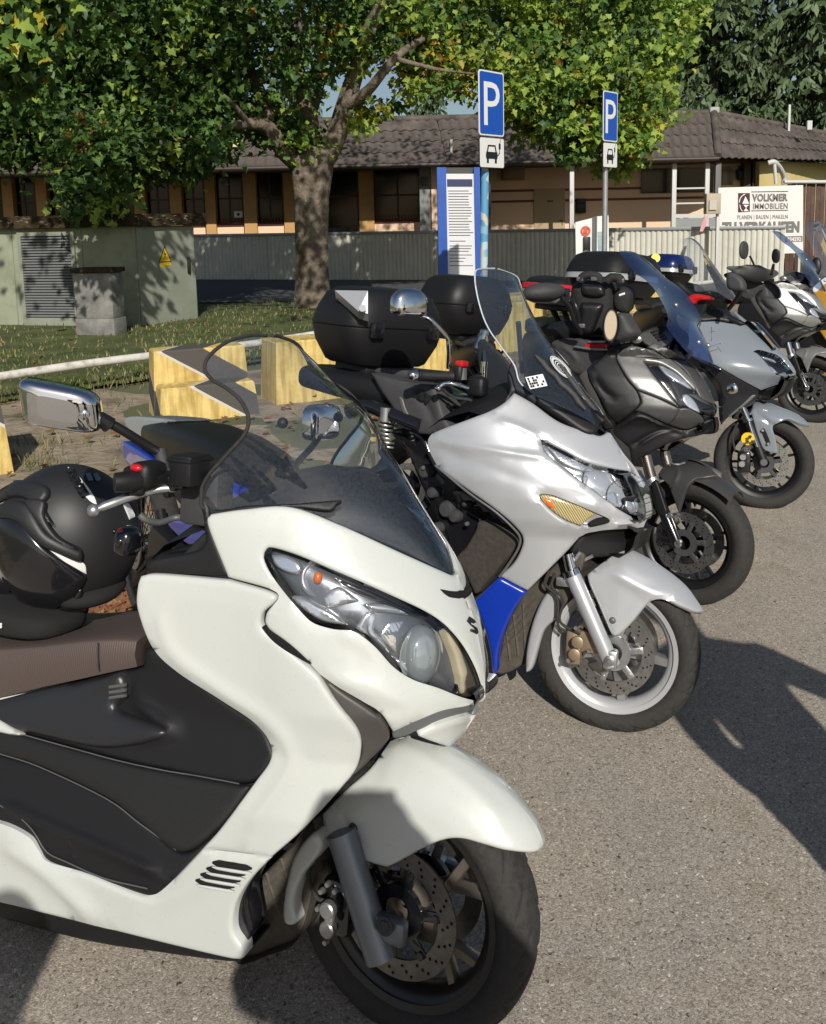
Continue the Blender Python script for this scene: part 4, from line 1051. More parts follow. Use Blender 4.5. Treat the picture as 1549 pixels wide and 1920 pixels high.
def charger():
    Y = 11.4; root = empty('charging_station', Matrix.Identity(4), 'white electric charging station with a red ring badge, before the smaller sign', 'charging station')
    A = lambda px, py, o=0.: at(px, py, Y - o); m_ch = mat('charger_white', (.74,.74,.72),.35)
    g = G(); g.prism([A(1083,660), A(1119,660), A(1117,407), A(1079,417)],(0,0,0),(.06,.35,0)); g.prism([A(1120,660), A(1145,655), A(1141,404), A(1117.5,406)],(0,0,0),(.05,.35,0)); bd = g.obj('housing', m_ch, root, 20)
    c = A(1098,433,.01); g = G(); g.lathe([(.038,-.004),(.062,-.004),(.062,.003)],28, c, 'y'); rg = g.obj('ring_badge', mat('badge_red', (.62,.10,.05),.4), root, 30); g = G(); g.box(c + np.array([0,-.004,0]),(.05,.006,.05)); g.obj('badge_square', mat('badge_red', (.62,.10,.05),.4), rg)
    g = G(); p = A(1100,462,.01); g.box(p, (.09,.05,.24),.012); sk = g.obj('socket_recess', m_black, root); g = G(); g.lathe([(.001,-.05),(.035,-.05),(.055,-.02),(.06,.0)],20, A(1100,478,.04), 'y'); g.obj('plug', m_alu, sk, 40); g = G(); g.curve([A(1100,482,.08), A(1096,505,.1), A(1098,530,.08)],.014,8); g.obj('cable', m_black, sk, 60)
    g = G(); g.prism([A(1122,472,.006), A(1138,470,.006), A(1137,433,.006), A(1121,435,.006)],(0,0,0),(0,-.004,0)); mp = g.obj('map_sticker', mat('map_print', (.45,.52,.46),.5, vcol=(.16,.30,.42), vscale=18), root, 0)
    g = G()
    for y in (478,482,486): g.tube([A(1122, y, .01), A(1137, y - 1,.01)],.004,4)
    g.tube([A(1130,412,.01), A(1131,418,.01)],.006,5); g.obj('print', m_ink, root, 0, kind='stuff')
charger()
# ================================================================== white maxi scooter
def build_s1():
    o = (-0.045,1.69)
    b = Fr(o, 25,9); wf_ = Fr(o, 28,9)
    root = empty('maxi_scooter', b.M(), 'pearl white maxi scooter nearest the viewer, brown seat, tall clear screen with black trim', 'scooter', 'scooters and motorcycles parked in a row')
    MW = b.M().inverted() @ wf_.M()
    # ---- half-width of the bodywork
    cl = [(640,760),(700,832),(760,920),(812,1010),(852,1077),(886,1165),(903,1250),(907,1312),(880,1350),(862,1395)]
    CP = np.array([b.pt(x, y, 0.0) for x, y in cl]); iz = np.argsort(CP[:, 2]); cz, cx = CP[iz, 2], CP[iz, 0]
    def w1(x, z):
        xc = np.interp(z, cz, cx)
        W = np.interp(z, [0.0,0.15,0.3,0.5,0.62,0.75,0.9,1.05,1.3],[.215,.225,.235,.245,.235,.245,.255,.25,.21])
        u = np.clip((xc - x)/0.36,0,1)
        base = W * np.power(np.clip(1 - (1 - u) ** 2.2,0,1),0.56)
        return base + 0.05*np.clip((-x - 0.22)/0.3,0,1) ** 1.5*np.interp(z, [0.3,0.5],[0.2,1])
    def wfl(x, z):
        return np.interp(z, [.05,.2,.3,.42,.5,.6,.9],[.262,.25,.235,.195,.165,.135,.12]) + 0*x
    hl = cv(470,1000,3.296,[(85,150),(105,95),(150,93),(300,140),(500,225),(700,310),(900,400),(1050,470),(1150,530),(1230,600),(1310,700),(1380,830),(1420,950),(1425,1010),(1390,1030),(1300,1010),(1150,950),(1000,900),(880,820),(760,690),(640,605),(520,590),(400,555),(330,500),(230,385),(130,250)])
    hlo = [(x + (x - 730)*.0, y) for x, y in hl]
    panel('inner_body', b, [(268,1095),(300,1085),(400,985),(545,965),(640,1000),(745,1045),(840,1088),(876,1165),(897,1250),(903,1312),(737,1362),(735,1380),(640,1470),(520,1590),(455,1680),(455,1775),(330,1755),(200,1725),(60,1690),(-60,1660),(-60,1560),(60,1580),(130,1650),(290,1695),(410,1600),(520,1470),(520,1400),(470,1320),(300,1210),(265,1130)], w1, m_blackg, root, t=-0.016, r=.004, rim=.05, step=16, holes=[[p for p in hl if p[0] < 885]])
    # white panels
    panel('front_fairing', b, [(390,985),(396,964, 'c'),(460,955),(545,951),(640,985),(745,1033),(845,1078, 'c'),(858,1077, 'co'),(886,1165, 'o'),(903,1250, 'o'),(907,1314, 'c'),(873,1324),(828,1333),(782,1351),(737,1372, 'c'),(713,1336),(682,1316),(640,1291),(600,1264, 'c'),(575,1238),(535,1203),(502,1176),(500,1150),(520,1112),(428,1082, 'c')],
          w1, m_white, root, t=0.0, r=.008, h=.005, rim=.02, step=9, holes=[hl],
          creases=[([(548,1112),(600,1180),(700,1240),(800,1300),(870,1318)],-.0035,22),([(602,1262),(690,1290),(790,1325)],.005,16)])
    panel('leg_shield', b, [(260,1100),(266,1080, 'c'),(300,1076),(428,1087, 'c'),(517,1116),(494,1150),(496,1179),(533,1210),(573,1244),(598,1268, 'c'),(628,1313),(657,1350),(673,1372),(678,1398),(668,1440),(637,1480, 'c'),(600,1521),(560,1562),(512,1604, 'c'),(450,1595),(383,1588, 'c'),(417,1550),(479,1467),(508,1425),(508,1392),(479,1354),(417,1312),(333,1258),(287,1212),(260,1142)],
          w1, m_white, root, t=0.003, r=.011, h=.006, rim=.012, step=8,
          creases=[([(300,1130),(325,1215),(420,1290),(505,1345),(545,1400),(540,1450),(460,1560)],.005,14)])
    panel('lower_cowl', b, [(382,1590, 'c'),(450,1597),(511,1606, 'c'),(470,1650),(445,1695),(441,1742),(458,1772),(460,1792, 'c'),(440,1795),(330,1770),(200,1738),(60,1704),(-80,1668),(-250,1610),(-420,1500, 'c'),(-380,1470, 'c'),(-200,1500),(-80,1530),(0,1542),(54,1567),(75,1592),(96,1614),(167,1637),(250,1671),(283,1677),(312,1662)],
          w1, m_white, root, t=0.003, r=.009, h=.006, rim=.03, step=10,
          creases=[([(0,1572),(80,1622),(140,1675),(192,1728)],.008,16),([(300,1700),(390,1650),(450,1600)],.003,16)])
    # vents in the lower cowl
    g = G(); gh = G()
    for i, (a, c) in enumerate((((405,1610),(478,1622)),((394,1621),(466,1633)),((383,1632),(457,1645)),((374,1643),(446,1656)))):
        P = [onsurf(b, a[0] + (c[0] - a[0])*q, a[1] + (c[1] - a[1])*q, w1,.0125)[0] for q in (0,.15,.5,.85,1)]
        gh.tube(P, [.002,.0065,.0065,.006,.002],8)
        P2 = [p + np.array([.002,-.003,-.007]) for p in P]; g.tube(P2,[.001,.0035,.004,.0035,.001],8)
    gh.obj('vent_slot', m_hole, root, loose=True); g.obj('vent_lip', m_white, root, loose=True)
    # intake blade, slit, mouth, chin
    panel('side_intake', b, cv(470,1000,3.296,[(430,880, 'c'),(560,985),(700,1075),(800,1150),(850,1215),(862,1270),(835,1310),(760,1390),(560,1575, 'c'),(640,1470),(685,1370),(680,1280),(640,1190),(520,1030)]), w1, mat('dark_bronze_plastic', (.085,.078,.07),.5,.2), root, t=-.006, r=.006, step=8)
    panel('fairing_slit', b, cv(470,1000,3.296,[(82,578),(120,590),(250,680),(380,800, 'c'),(300,760),(170,680)]), w1, m_hole, root, t=.0068, r=.003, h=.0008, step=6)
    panel('mouth_strip', b, cv(470,1000,3.296,[(880,1228, 'c'),(1030,1155),(1180,1100),(1330,1070),(1440,1035, 'co'),(1392,1122, 'c'),(1250,1160),(1150,1195),(1060,1240),(900,1290)]), w1, mat('grey_mouth', (.13,.14,.14),.4), root, t=-.012, r=.006, step=8)
    panel('chin', b, cv(470,1000,3.296,[(1040,1248),(1150,1198),(1250,1163),(1392,1124, 'co'),(1310,1240, 'o'),(1225,1322, 'c'),(1150,1300),(1080,1275)]), w1, m_white, root, t=-.004, r=.008, step=8)
    # nose lip under the screen + emblem
    panel('nose_lip', b, [(822,1106, 'c'),(845,1110),(868,1108),(880,1098, 'co'),(884,1108, 'c'),(872,1122),(845,1122),(832,1116)], w1, m_hole, root, t=.0075, r=.003, h=.001, step=6)
    sp = [((1335,525),(1372,550)), ]
    e = panel('emblem', b, cv(470,1000,3.296,[(1322,545, 'c'),(1335,525, 'c'),(1374,548, 'c'),(1365,562, 'c'),(1344,552, 'c'),(1342,562, 'c'),(1390,598, 'c'),(1383,628, 'c'),(1342,605, 'c'),(1346,592, 'c'),(1370,604, 'c'),(1374,598, 'c')]), w1, m_ink, root, t=.0085, r=.002, h=.0015, step=4, mirror=False)
    # ---- headlamp
    hb = panel('headlight', b, hl, w1, mat('lamp_housing_dark', (.20,.21,.225),.25,.6), root, t=-.036, r=.03, h=.012, rim=.0, step=9)
    cr = G()
    rim_o, _ = outline(hl, 9)
    A = hit(b, rim_o, w1); NA = normals(A, w1)
    ctr = rim_o.mean(0)
    inn = rim_o + (ctr - rim_o)*0.02
    B = hit(b, inn, w1); NB = normals(B, w1)
    k = len(rim_o); V = [A[i] + NA[i]*.003 for i in range(k)] + [B[i] - NB[i]*.034 for i in range(k)]
    cr.add(V, [(i, (i + 1) % k, k + (i + 1) % k, k + i) for i in range(k)]); cr.mirror()
    cr.obj('lamp_surround', m_blackg, hb, 60)
    hx = lambda L: cv(470,1000,3.296, L)
    ch = []
    chm = m_lampsilver
    def chp(L, t, r=.006, h=.012): panel('reflector', b, hx(L), w1, chm, hb, t=t, r=r, h=h, rim=.004, step=7)
    chp([(108,135, 'c'),(190,130),(290,175),(310,230),(270,260),(190,240),(130,200)],-.022)
    chp([(215,390, 'c'),(320,400),(400,440),(500,490),(600,575, 'c'),(500,570),(400,540),(300,470)],-.02)
    chp([(690,435, 'c'),(800,430),(900,450),(1010,500, 'c'),(880,490),(760,480)],-.018)
    chp([(880,770, 'c'),(960,800),(1050,912, 'c'),(950,860)],-.02)
    chp([(430,400, 'c'),(540,330),(690,420, 'c'),(600,440),(470,470)],-.026)
    chp([(640,600, 'c'),(720,480),(800,500),(780,600),(850,700),(880,770),(760,680)],-.034)
    chp([(860,540, 'c'),(990,530),(940,640),(930,760),(860,720),(800,640)],-.036)
    # strips at the top edge and the cream position lamp
    panel('lamp_trim', b, hx([(520,270, 'c'),(760,360),(930,440),(1120,520, 'c'),(1000,500),(830,430),(620,350)]), w1, m_blackg, hb, t=-.012, r=.004, h=.008, step=7)
    panel('position_lamp', b, hx([(1215,570, 'c'),(1290,660),(1370,830),(1418,960),(1418,1015, 'c'),(1330,1010),(1310,900),(1280,770),(1240,670)]), w1, m_cream, hb, t=-.010, r=.004, h=.006, step=7)
    lz = G(); rb = G()
    q, n = onsurf(b, 470 + 1090/3.296,1000 + 760/3.296, w1,-.008)
    nn = np.array([.86,-.5,.08]); nn /= np.linalg.norm(nn)
    ax = np.array([-.5,-.86,0]); ax -= nn * (ax @ nn); ax /= np.linalg.norm(ax); up = np.cross(ax, nn)
    R3 = np.stack([ax, nn, up],1)
    for S in (1,-1):
        d = np.array([1, S, 1.0])
        gg = G(); gg.lathe([(.001,.016),(.018,.0145),(.034,.0095),(.046,.002),(.051,-.008),(.052,-.02)],28, q, 'y', R=R3 @ np.diag([.82,1,1.1]))
        lz.add([np.array(v)*d for v in gg.V], gg.F)
        gg = G(); lamp_bowl(gg, q + nn * -.012,.05, nn, .028); rb.add([np.array(v)*d for v in gg.V], gg.F)
        q2, _ = onsurf(b, 470 + 400/3.296,1000 + 270/3.296, w1,-.02)
        gg = G(); lamp_bowl(gg, q2,.034, nn, .025); rb.add([np.array(v)*d for v in gg.V], gg.F)
        q3, _ = onsurf(b, 470 + 810/3.296,1000 + 560/3.296, w1,-.02)
        gg = G(); lamp_bowl(gg, q3,.028, nn, .03); rb.add([np.array(v)*d for v in gg.V], gg.F)
    rb.obj('reflector_bowl', m_lampsilver, hb, 60, loose=True)
    lz.obj('projector_lens', mat('projector_glass', (.32,.36,.38),.06,.35,1.0), hb, 60)
    am = G()
    for S in (1,-1): am.ell(q2*np.array([1, S, 1]) + nn * np.array([1, S, 1])*.004,(.009,.009,.012))
    am.obj('indicator_bulb', m_amber, hb, loose=True)
    panel('lens', b, hl, w1, m_lens, hb, t=.001, r=.02, h=.004, rim=0, step=9)
    # ---- black dash side
    panel('dash_side', b, [(272,1072, 'c'),(278,1052),(372,1030),(380,985),(372,930),(390,950),(395,990),(430,1082, 'c'),(350,1078)], w1, m_black, root, t=-.008, r=.008, step=10, rim=.08)
    # ---- footwell
    panel('tunnel', b, [(-60,1330),(0,1318),(90,1290),(200,1262),(270,1250),(285,1215),(420,1312),(490,1360),(512,1400),(512,1425),(462,1469),(308,1442),(229,1425),(54,1377),(-60,1345)], wfl, m_blackg if False else m_black, root, t=0.0, r=.01, step=14, rim=.05,
          creases=[([(250,1300),(300,1345),(325,1365),(300,1380),(250,1385)],.012,14)])
    panel('floorboard', b, [(-60,1347),(54,1379),(229,1427),(308,1444),(462,1471),(479,1470),(420,1550),(345,1596),(270,1542),(208,1496),(83,1437),(0,1412),(-60,1395)], wfl, m_mat, root, t=.008, r=.014, step=12, rim=.05)
    panel('foot_well', b, [(-60,1397),(0,1414),(83,1439),(208,1498),(270,1544),(345,1598),(415,1553),(320,1665),(285,1682),(200,1655),(96,1620),(60,1572),(0,1545),(-60,1530)], wfl, m_black, root, t=-.004, r=.01, step=12, rim=.05,
          creases=[([(0,1500),(83,1540),(208,1594),(310,1640)],.010,12),([(35,1530),(42,1540)],.004,4),([(70,1562),(86,1548)],.004,4),([(133,1592),(132,1568)],.004,4),([(130,1614),(144,1600)],.004,4)])
    panel('seat_skirt', b, [(-60,1352, 'c'),(-60,1330),(30,1306),(100,1288),(200,1266),(240,1258),(250,1300),(232,1330),(320,1365),(310,1385),(240,1400),(180,1400),(70,1375)], wfl, mat('satin_black_plastic', (.022,.022,.024),.33, bump=.15, bscale=900), root, t=.012, r=.02, h=.02, step=12, rim=.05)
    for nm_, L_ in (('tunnel_seam', [(0,1362),(54,1378),(140,1402),(229,1426),(308,1443),(380,1455),(455,1469)]),('board_seam', [(0,1411),(83,1438),(208,1497),(270,1543),(338,1592)]),('well_lip', [(0,1508),(36,1528),(68,1560),(92,1596),(130,1615),(200,1645),(280,1664)])):
        g = G(); g.tube([onsurf(b, x, y, wfl, .0135 if nm_ != 'well_lip' else .006)[0] for x, y in spline([np.array(q) for q in L_],5)],.0016,6); g.obj(nm_, m_grey, root, 60)
    vg = G()
    for i in range(3):
        a = b.pt(206,1288 + 10*i, -.165); c_ = b.pt(236,1284 + 10*i, -.165)
        vg.tube([a, c_],.004,8)
    vg.obj('seat_vent', m_grey, root)
    panel('belly_pan', b, [(-260,1610, 'c'),(-80,1664),(60,1700),(200,1734),(330,1766),(440,1792),(456,1790),(452,1801),(430,1802),(300,1785),(150,1760),(-60,1700),(-240,1630)], lambda x, z: w1(x, z) - .03, m_black, root, t=0, r=.006, step=12, rim=.1)
    panel('tail_flash', b, [(-60,1318),(-10,1330),(22,1352),(55,1377),(20,1374),(-60,1350)], wfl, m_white, root, t=.03, r=.01, step=10)
    # ---- seat : sections along x
    A0 = b.pt(272,1205,-.15); 
    g = G(); rows = []
    for px, py0, py1, hw in ((276,1222,1240,.05),(272,1208,1247,.10),(255,1202,1252,.135),(215,1200,1260,.155),(150,1203,1275,.17),(80,1212,1290,.175),(0,1218,1310,.18),(-120,1214,1350,.18)):
        t_ = b.pt(px, py0,-hw); l_ = b.pt(px, py1,-hw); xx = (t_[0] + l_[0])/2; zt = t_[2]; zb = l_[2]
        row = []
        for q in range(17):
            a = math.pi * q / 16
            yy = -hw * math.copysign(abs(math.cos(a)) ** .45, math.cos(a)); zz = zt + .012*math.sin(a) ** 1.0 - .004
            row.append((xx, yy, zz))
        row = [(xx, -hw * .96, zb),(xx, -hw * 1.03,(zb + zt)/2)] + row + [(xx, hw * 1.03,(zb + zt)/2),(xx, hw * .96, zb)]
        rows.append(row)
    g.loft(rows, caps=True)
    so_ = g.obj('seat', seat_mat(), root, 60)
    sm = G(); P = [b.pt(183,1205 + i * 13,-.172 - .001*i) for i in range(5)]; sm.tube(P, .0022,6); sm.obj('seam', m_dark, so_)
    # ---- windscreen
    edge = [(846,1076),(745,1030),(640,984),(545,950),(396,958),(378,925),(390,893),(425,853),(458,815),(466,785),(452,752),(425,728),(398,712),(384,692),(392,668),(428,640),(472,629),(500,629)]
    lat = [0.012,.085,.15,.205,.255,.262,.262,.255,.248,.24,.232,.226,.222,.215,.196,.14,.06,.012]
    cen = [(850,1077),(848,1070),(842,1055),(830,1030),(800,978),(770,930),(745,890),(715,850),(690,818),(672,795),(655,775),(635,752),(615,728),(592,703),(566,678),(535,652),(512,637),(503,630)]
    ws, rows = screen('windscreen', b, edge, cen, m_screen, root, lat, pw=2.0)
    tr = G(); tr.tube([r[0] for r in rows[len(rows) // 4:]],.0042,8); tr.tube([r[-1] for r in rows[len(rows) // 4:]],.0042,8); tr.obj('edge_trim', m_rub, ws, 60)
    sc_ = G()
    for sg in (1,-1):
        for (x, y, l) in ((530,793,.12),):
            p = b.pt(x, y, -l * 1.0); p = np.array([p[0] , p[1]*sg, p[2]]); sc_.ell(p, (.012,.012,.012))
    sc_.obj('screen_screw', m_black, ws)
    # dark dash inside the screen
    g = G(); rows2 = []
    for i, (tpx, hw, drop) in enumerate((((846,1080),.015,0),((800,1010),.12,.01),((750,940),.18,.015),((690,880),.21,.02),((610,868),.22,.03),((540,880),.22,.05),((480,930),.21,.06))):
        c = b.pt(tpx[0], tpx[1],0)
        rows2.append([(c[0] - abs(u) ** 2*.16, hw * u * -1, c[2] - .004 - abs(u) ** 2*(.10 + drop)) for u in np.linspace(-1,1,17)])
    g.loft(rows2); g.obj('dash_hood', m_black, root, 60)
    g = G(); c = b.pt(560,900,0); g.box(c + np.array([.0,0,-.02]),(.08,.22,.05),.015); g.obj('instrument_panel', m_blackg, root)
    panel('screen_base_trim', b, [(372,925),(400,955),(470,948),(545,945),(640,938),(630,948),(620,958),(550,952),(470,957),(395,965)], lambda x, z: w1(x, z) - .01, m_black, root, t=0, r=.004, step=10, rim=.03)
    # ---- front mudguard (wheel frame)
    cz_, R_ = .275,.275
    fc = [(735,1388),(760,1383),(800,1391),(880,1432),(950,1490),(1000,1547),(1016,1585),(1016,1596)]
    FP = np.array([wf_.pt(x, y, 0) for x, y in fc]); fa = np.arctan2(FP[:, 2] - cz_, FP[:, 0]); frr = np.hypot(FP[:, 0], FP[:, 2] - cz_)
    ia = np.argsort(fa)
    def wfen(x, z):
        a = np.arctan2(z - cz_, x); rho = np.hypot(x, z - cz_); rt = np.interp(a, fa[ia], frr[ia])
        u = np.clip((rt - rho)/0.115,0,1)
        return .092*np.power(np.clip(1 - (1 - u) ** 2.3,0,1),.6) + .012*np.clip((rt - rho - .1)/.1,0,1)
    panel('front_mudguard', wf_, [(604,1527, 'c'),(650,1480),(695,1440),(733,1390, 'c'),(760,1383, 'co'),(800,1391, 'o'),(880,1432, 'o'),(950,1490, 'o'),(1000,1547, 'o'),(1017,1588, 'c'),(1000,1598),(950,1594),(905,1582),(865,1572),(830,1575),(790,1592),(735,1622),(717,1623),(680,1612),(620,1590),(611,1570)],
          wfen, m_white, root, t=0, r=.008, h=.005, rim=.014, step=9, M=MW, creases=[([(735,1400),(790,1420),(880,1480),(950,1550)],.004,14),([(640,1520),(660,1560),(690,1588)],-.003,8)])
    g = G(); q, n = onsurf(wf_, 665,1552, wfen, .004); g.ell(q, (.011,.007,.011)); g.obj('mudguard_bolt', m_dark, root, M=MW)
    panel('rear_mud_flap', wf_, [(590,1560),(606,1590),(570,1640),(553,1690),(558,1728),(540,1732),(532,1712),(538,1660),(556,1600)], lambda x, z: .128 + 0*x, m_white, root, t=0, r=.008, h=.008, step=8, M=MW, rim=.03)
    # radiator ducting behind the wheel
    panel('radiator_duct', b, [(600,1528),(560,1575),(515,1620),(475,1665),(452,1700),(448,1745),(462,1792),(520,1775),(565,1755),(590,1700),(605,1600)], lambda x, z: .085 + 0*x, m_brown, root, t=0, r=.01, step=12, rim=.2)
    g = G()
    for (a, c) in (((455,1700),(600,1580)),((480,1720),(600,1610)),((470,1662),(498,1735)),((500,1635),(525,1715)),((528,1608),(552,1690))):
        g.tube([b.pt(a[0], a[1],-.089), b.pt(c[0], c[1],-.089)],.005,6)
    g.obj('duct_grille', m_brown, root)
    # ---- wheel, fork, brake
    wh = wheel(root, MW @ Matrix.Translation((0,0,.275)),.275,.196,.118, m_bronze, mat('dark_rim', (.05,.048,.045),.35,.6), 'y5', .132, hi=True, nt=20, phase=.55, carrier=m_blackg, discm=mat('dark_disc_steel', (.2,.19,.18),.35,.9, var=.2, vscale=50))
    g = G()
    for S in (1,-1):
        p0 = wf_.pt(640,1560,-.122); p1 = wf_.pt(714,1797,-.122); d = np.array([1, S, 1])
        g.tube([p0*d, (p0 + (p1 - p0)*.5)*d, p1*d + 0],[.031,.031,.031],24)
        ax = np.array(wf_.pt(733,1742,-.122)); g.box((ax * d),(.07,.03,.05),.01)
    fk = g.obj('fork_leg', m_alud, root, 40, M=MW)
    g = G(); bolt(g, wf_.pt(722,1735,-.145),.019,.006,20); bolt(g, wf_.pt(722,1735,-.15),.011,.006,6); g.obj('axle_nut', m_dark, root, 40, M=MW)
    g = G(); c1 = wf_.pt(624,1700,-.11); 
    g.box(c1 + np.array([.012,.02,0]),(.06,.05,.115),.014)
    g.box(c1 + np.array([.03,.03,.03]),(.05,.02,.06),.008)
    cl_ = g.obj('brake_caliper', m_blackg, root, 40, M=MW)
    g = G()
    for (x, y) in ((619,1702),(619,1738)):
        p = wf_.pt(x, y, -.138); g.tube([p, p + np.array([0,-.014,0]), p + np.array([0,-.017,0])],[.017,.017,.014],20)
    g.box((np.array(wf_.pt(619,1702,-.146)) + np.array(wf_.pt(619,1738,-.146)))/2,(.02,.014,.03),.004)
    g.obj('caliper_piston', m_alu, cl_, 40)
    g = G()
    for (x, y) in ((606,1668),(618,1655),(632,1668),(600,1700),(614,1763)): bolt(g, wf_.pt(x, y, -.13),.006,.012,8)
    g.obj('caliper_bolt', m_alu, cl_, 40, loose=True)
    g = G(); g.curve([wf_.pt(592,1560,-.1), wf_.pt(588,1600,-.11), wf_.pt(578,1640,-.12), wf_.pt(592,1680,-.12), wf_.pt(608,1690,-.12)],.0045,8); g.obj('brake_hose', m_rub, root, 60, M=MW)
    # ---- handlebar cluster, right side
    hp = lambda x, y, l: np.array(b.pt(x, y, -l))
    g = G(); g.tube([hp(215,905,.38), hp(240,903,.36), hp(290,897,.30), hp(335,890,.24), hp(400,880,.1)],[.019,.021,.019,.016,.013],14); g.obj('handlebar', m_black, root, 50)
    g = G(); g.box(hp(278,890,.31),(.05,.07,.055),.014); g.box(hp(252,902,.335),(.052,.022,.058),.01); sw = g.obj('switch_pod', m_black, root, 50)
    g = G(); g.ell(hp(265,887,.33) + np.array([0,-.015,.012]),(.014,.009,.008)); g.obj('kill_switch', m_red, sw)
    g = G(); g.box(hp(357,880,.27),(.055,.07,.062),.006); g.box(hp(357,861,.27),(.06,.078,.008),.003); g.obj('brake_reservoir', m_black, root, 40)
    g = G(); P = [hp(330,916,.27), hp(300,917,.29), hp(250,930,.33), hp(210,944,.365), hp(182,955,.385)]
    g.tube(spline(P, 5),[.008] + [.009]*18 + [.007]*2,10); g.ell(hp(176,957,.388),(.013,.013,.013)); g.obj('brake_lever', m_alu, root, 60)
    g = G(); g.box(hp(318,905,.27),(.05,.03,.03),.006); g.box(hp(345,905,.26),(.03,.05,.02),.004); bolt(g, hp(320,925,.27),.009,.016,8); g.obj('lever_clamp', m_blackg, root, 40)
    g = G(); g.curve([hp(300,845,.27), hp(306,870,.275), hp(308,905,.275)],.013,10); g.curve([hp(308,880,.275), hp(318,885,.27), hp(322,905,.27)],.008,8); g.obj('mirror_base', m_dark, root, 50)
    g = G(); g.curve([hp(305,852,.27), hp(280,838,.29), hp(235,810,.335), hp(200,790,.365), hp(180,778,.38)],[.0095]*25,12); ms = g.obj('mirror_stem', m_black, root, 60)
    g = G(); g.tube([hp(205,797,.36), hp(180,778,.385)],[.017,.012],12); g.obj('stem_boot', m_black, ms, 60)
    # mirror shell: rounded box of chrome, glass faces the rider
    mc = hp(114,763,.43); right = hp(188,770,.39) - hp(40,762,.47); right /= np.linalg.norm(right)
    nrm = b.R @ np.array([.10,-.985,-.04]); nrm /= np.linalg.norm(nrm); right -= nrm * (right @ nrm); right /= np.linalg.norm(right); upv = np.cross(right, nrm); upv = upv if upv[2] > 0 else -upv
    R3 = np.stack([right, nrm, upv],1)
    g = G(); rows3 = []
    for dpt, sc in ((-.024,.97),(-.02,1.0),(0,1.0),(.009,.97),(.016,.90),(.020,.80),(.0225,.66),(.0240,.5)):
        row = []
        for k in range(40):
            a = 2*math.pi * k / 40; ca, sa = math.cos(a), math.sin(a)
            xx = math.copysign(abs(ca) ** .42, ca)*.076*sc; yy = math.copysign(abs(sa) ** .42, sa)*(.045 - .005*ca)*sc
            row.append(mc + R3 @ np.array([xx - yy * .16, dpt, yy - xx * .12]))
        rows3.append(row)
    g.loft(rows3, closed=True); g.add(rows3[-1],[tuple(range(40))]); mi_ = g.obj('rear_view_mirror', m_chrome, root, 80)
    g = G(); g.loft([[mc + (p - mc)*.95 - nrm * .002 for p in rows3[0]],[mc - nrm * .026 + (p - mc)*0.02 for p in rows3[0]]], closed=True); g.obj('mirror_glass', m_mirror, mi_)
    g = G(); g.ell(hp(163,772,.40) + nrm * .012,(.018,.018,.018)); g.obj('mirror_ball', m_chrome, mi_)
    # left mirror and grip
    hl_ = lambda x, y, l: np.array(b.pt(x, y, l))
    g = G(); m2 = hl_(607,792,.40); rows3b = []
    for dpt, sc in ((-.02,.97),(0,1.0),(.012,.92),(.022,.6),(.025,.02)):
        row = []
        for k in range(32):
            a = 2*math.pi * k / 32; ca, sa = math.cos(a), math.sin(a)
            row.append(m2 + np.array([dpt * 1.2, math.copysign(abs(ca) ** .5, ca)*.075*sc, math.copysign(abs(sa) ** .5, sa)*.05*sc]))
        rows3b.append(row)
    g.loft(rows3b, closed=True); g.obj('rear_view_mirror', m_chrome, root, 80)
    g = G(); g.curve([m2 + np.array([.02,-.05,-.03]), hl_(585,838,.36), hl_(560,865,.31), hl_(545,885,.25)],[.009]*19,10); g.obj('mirror_stem', m_black, root, 60)
    grip(root, None, hl_(500,905,.26), hl_(560,898,.38))
    # second black control pod below (left switchgear seen past the helmet)
    g = G(); c = hp(240,1015,.2); g.ell(c, (.026,.03,.034), p=2.6); g.ell(c + np.array([.0,-.024,.004]),(.012,.01,.012))
    kb = g.obj('ignition_housing', m_blackg, root, 60)
    g = G(); g.ell(c + np.array([-.004,-.018,.026]),(.009,.008,.005)); g.obj('ignition_button', m_red, kb)
    # cable below the lever
    g = G(); g.curve([hp(262,965,.28), hp(275,975,.27), hp(300,980,.24), hp(335,970,.2), hp(392,972,.2)],.007,10); g.obj('control_cable', m_grey, root, 60)
    panel('knee_bin_lid', b, [(275,1050),(300,1036),(375,1018),(382,1025),(378,1040),(360,1046),(285,1062)], lambda x, z: .2 + 0*x, m_black, root, t=0, r=.01, step=8, rim=.05)
    g = G(); g.box(hp(388,930,.2),(.1,.06,.12),.012); g.obj('dash_block', m_dark, root, 40)
    # rear end that the photo crops away
    g = G(); rows = []
    for x, hw, z0, z1 in ((-.75,.12,.3,.62),(-1.0,.17,.32,.6),(-1.3,.19,.35,.68),(-1.6,.17,.5,.74),(-1.85,.08,.62,.76)):
        rows.append([(x, hw * math.copysign(abs(math.cos(a)) ** .6, math.cos(a)),(z0 + z1)/2 + (z1 - z0)/2*math.copysign(abs(math.sin(a)) ** .6, math.sin(a))) for a in np.linspace(0,2*math.pi, 24, endpoint=False)])
    g.loft(rows, closed=True, caps=True); g.obj('tail_body', m_white, root, 60)
    wheel(root, Matrix.Translation((-1.58,0,.28)),.28,.17,.14, m_bronze, None, 'y5', .12, both=False, holes=0)
    g = G(); g.tube([(-1.0,.16,.35),(-1.05,.34,-.03 + .34*math.tan(rad(9))*0 + .02)],.012,8); g.obj('side_stand', m_dark, root)
    return root, b

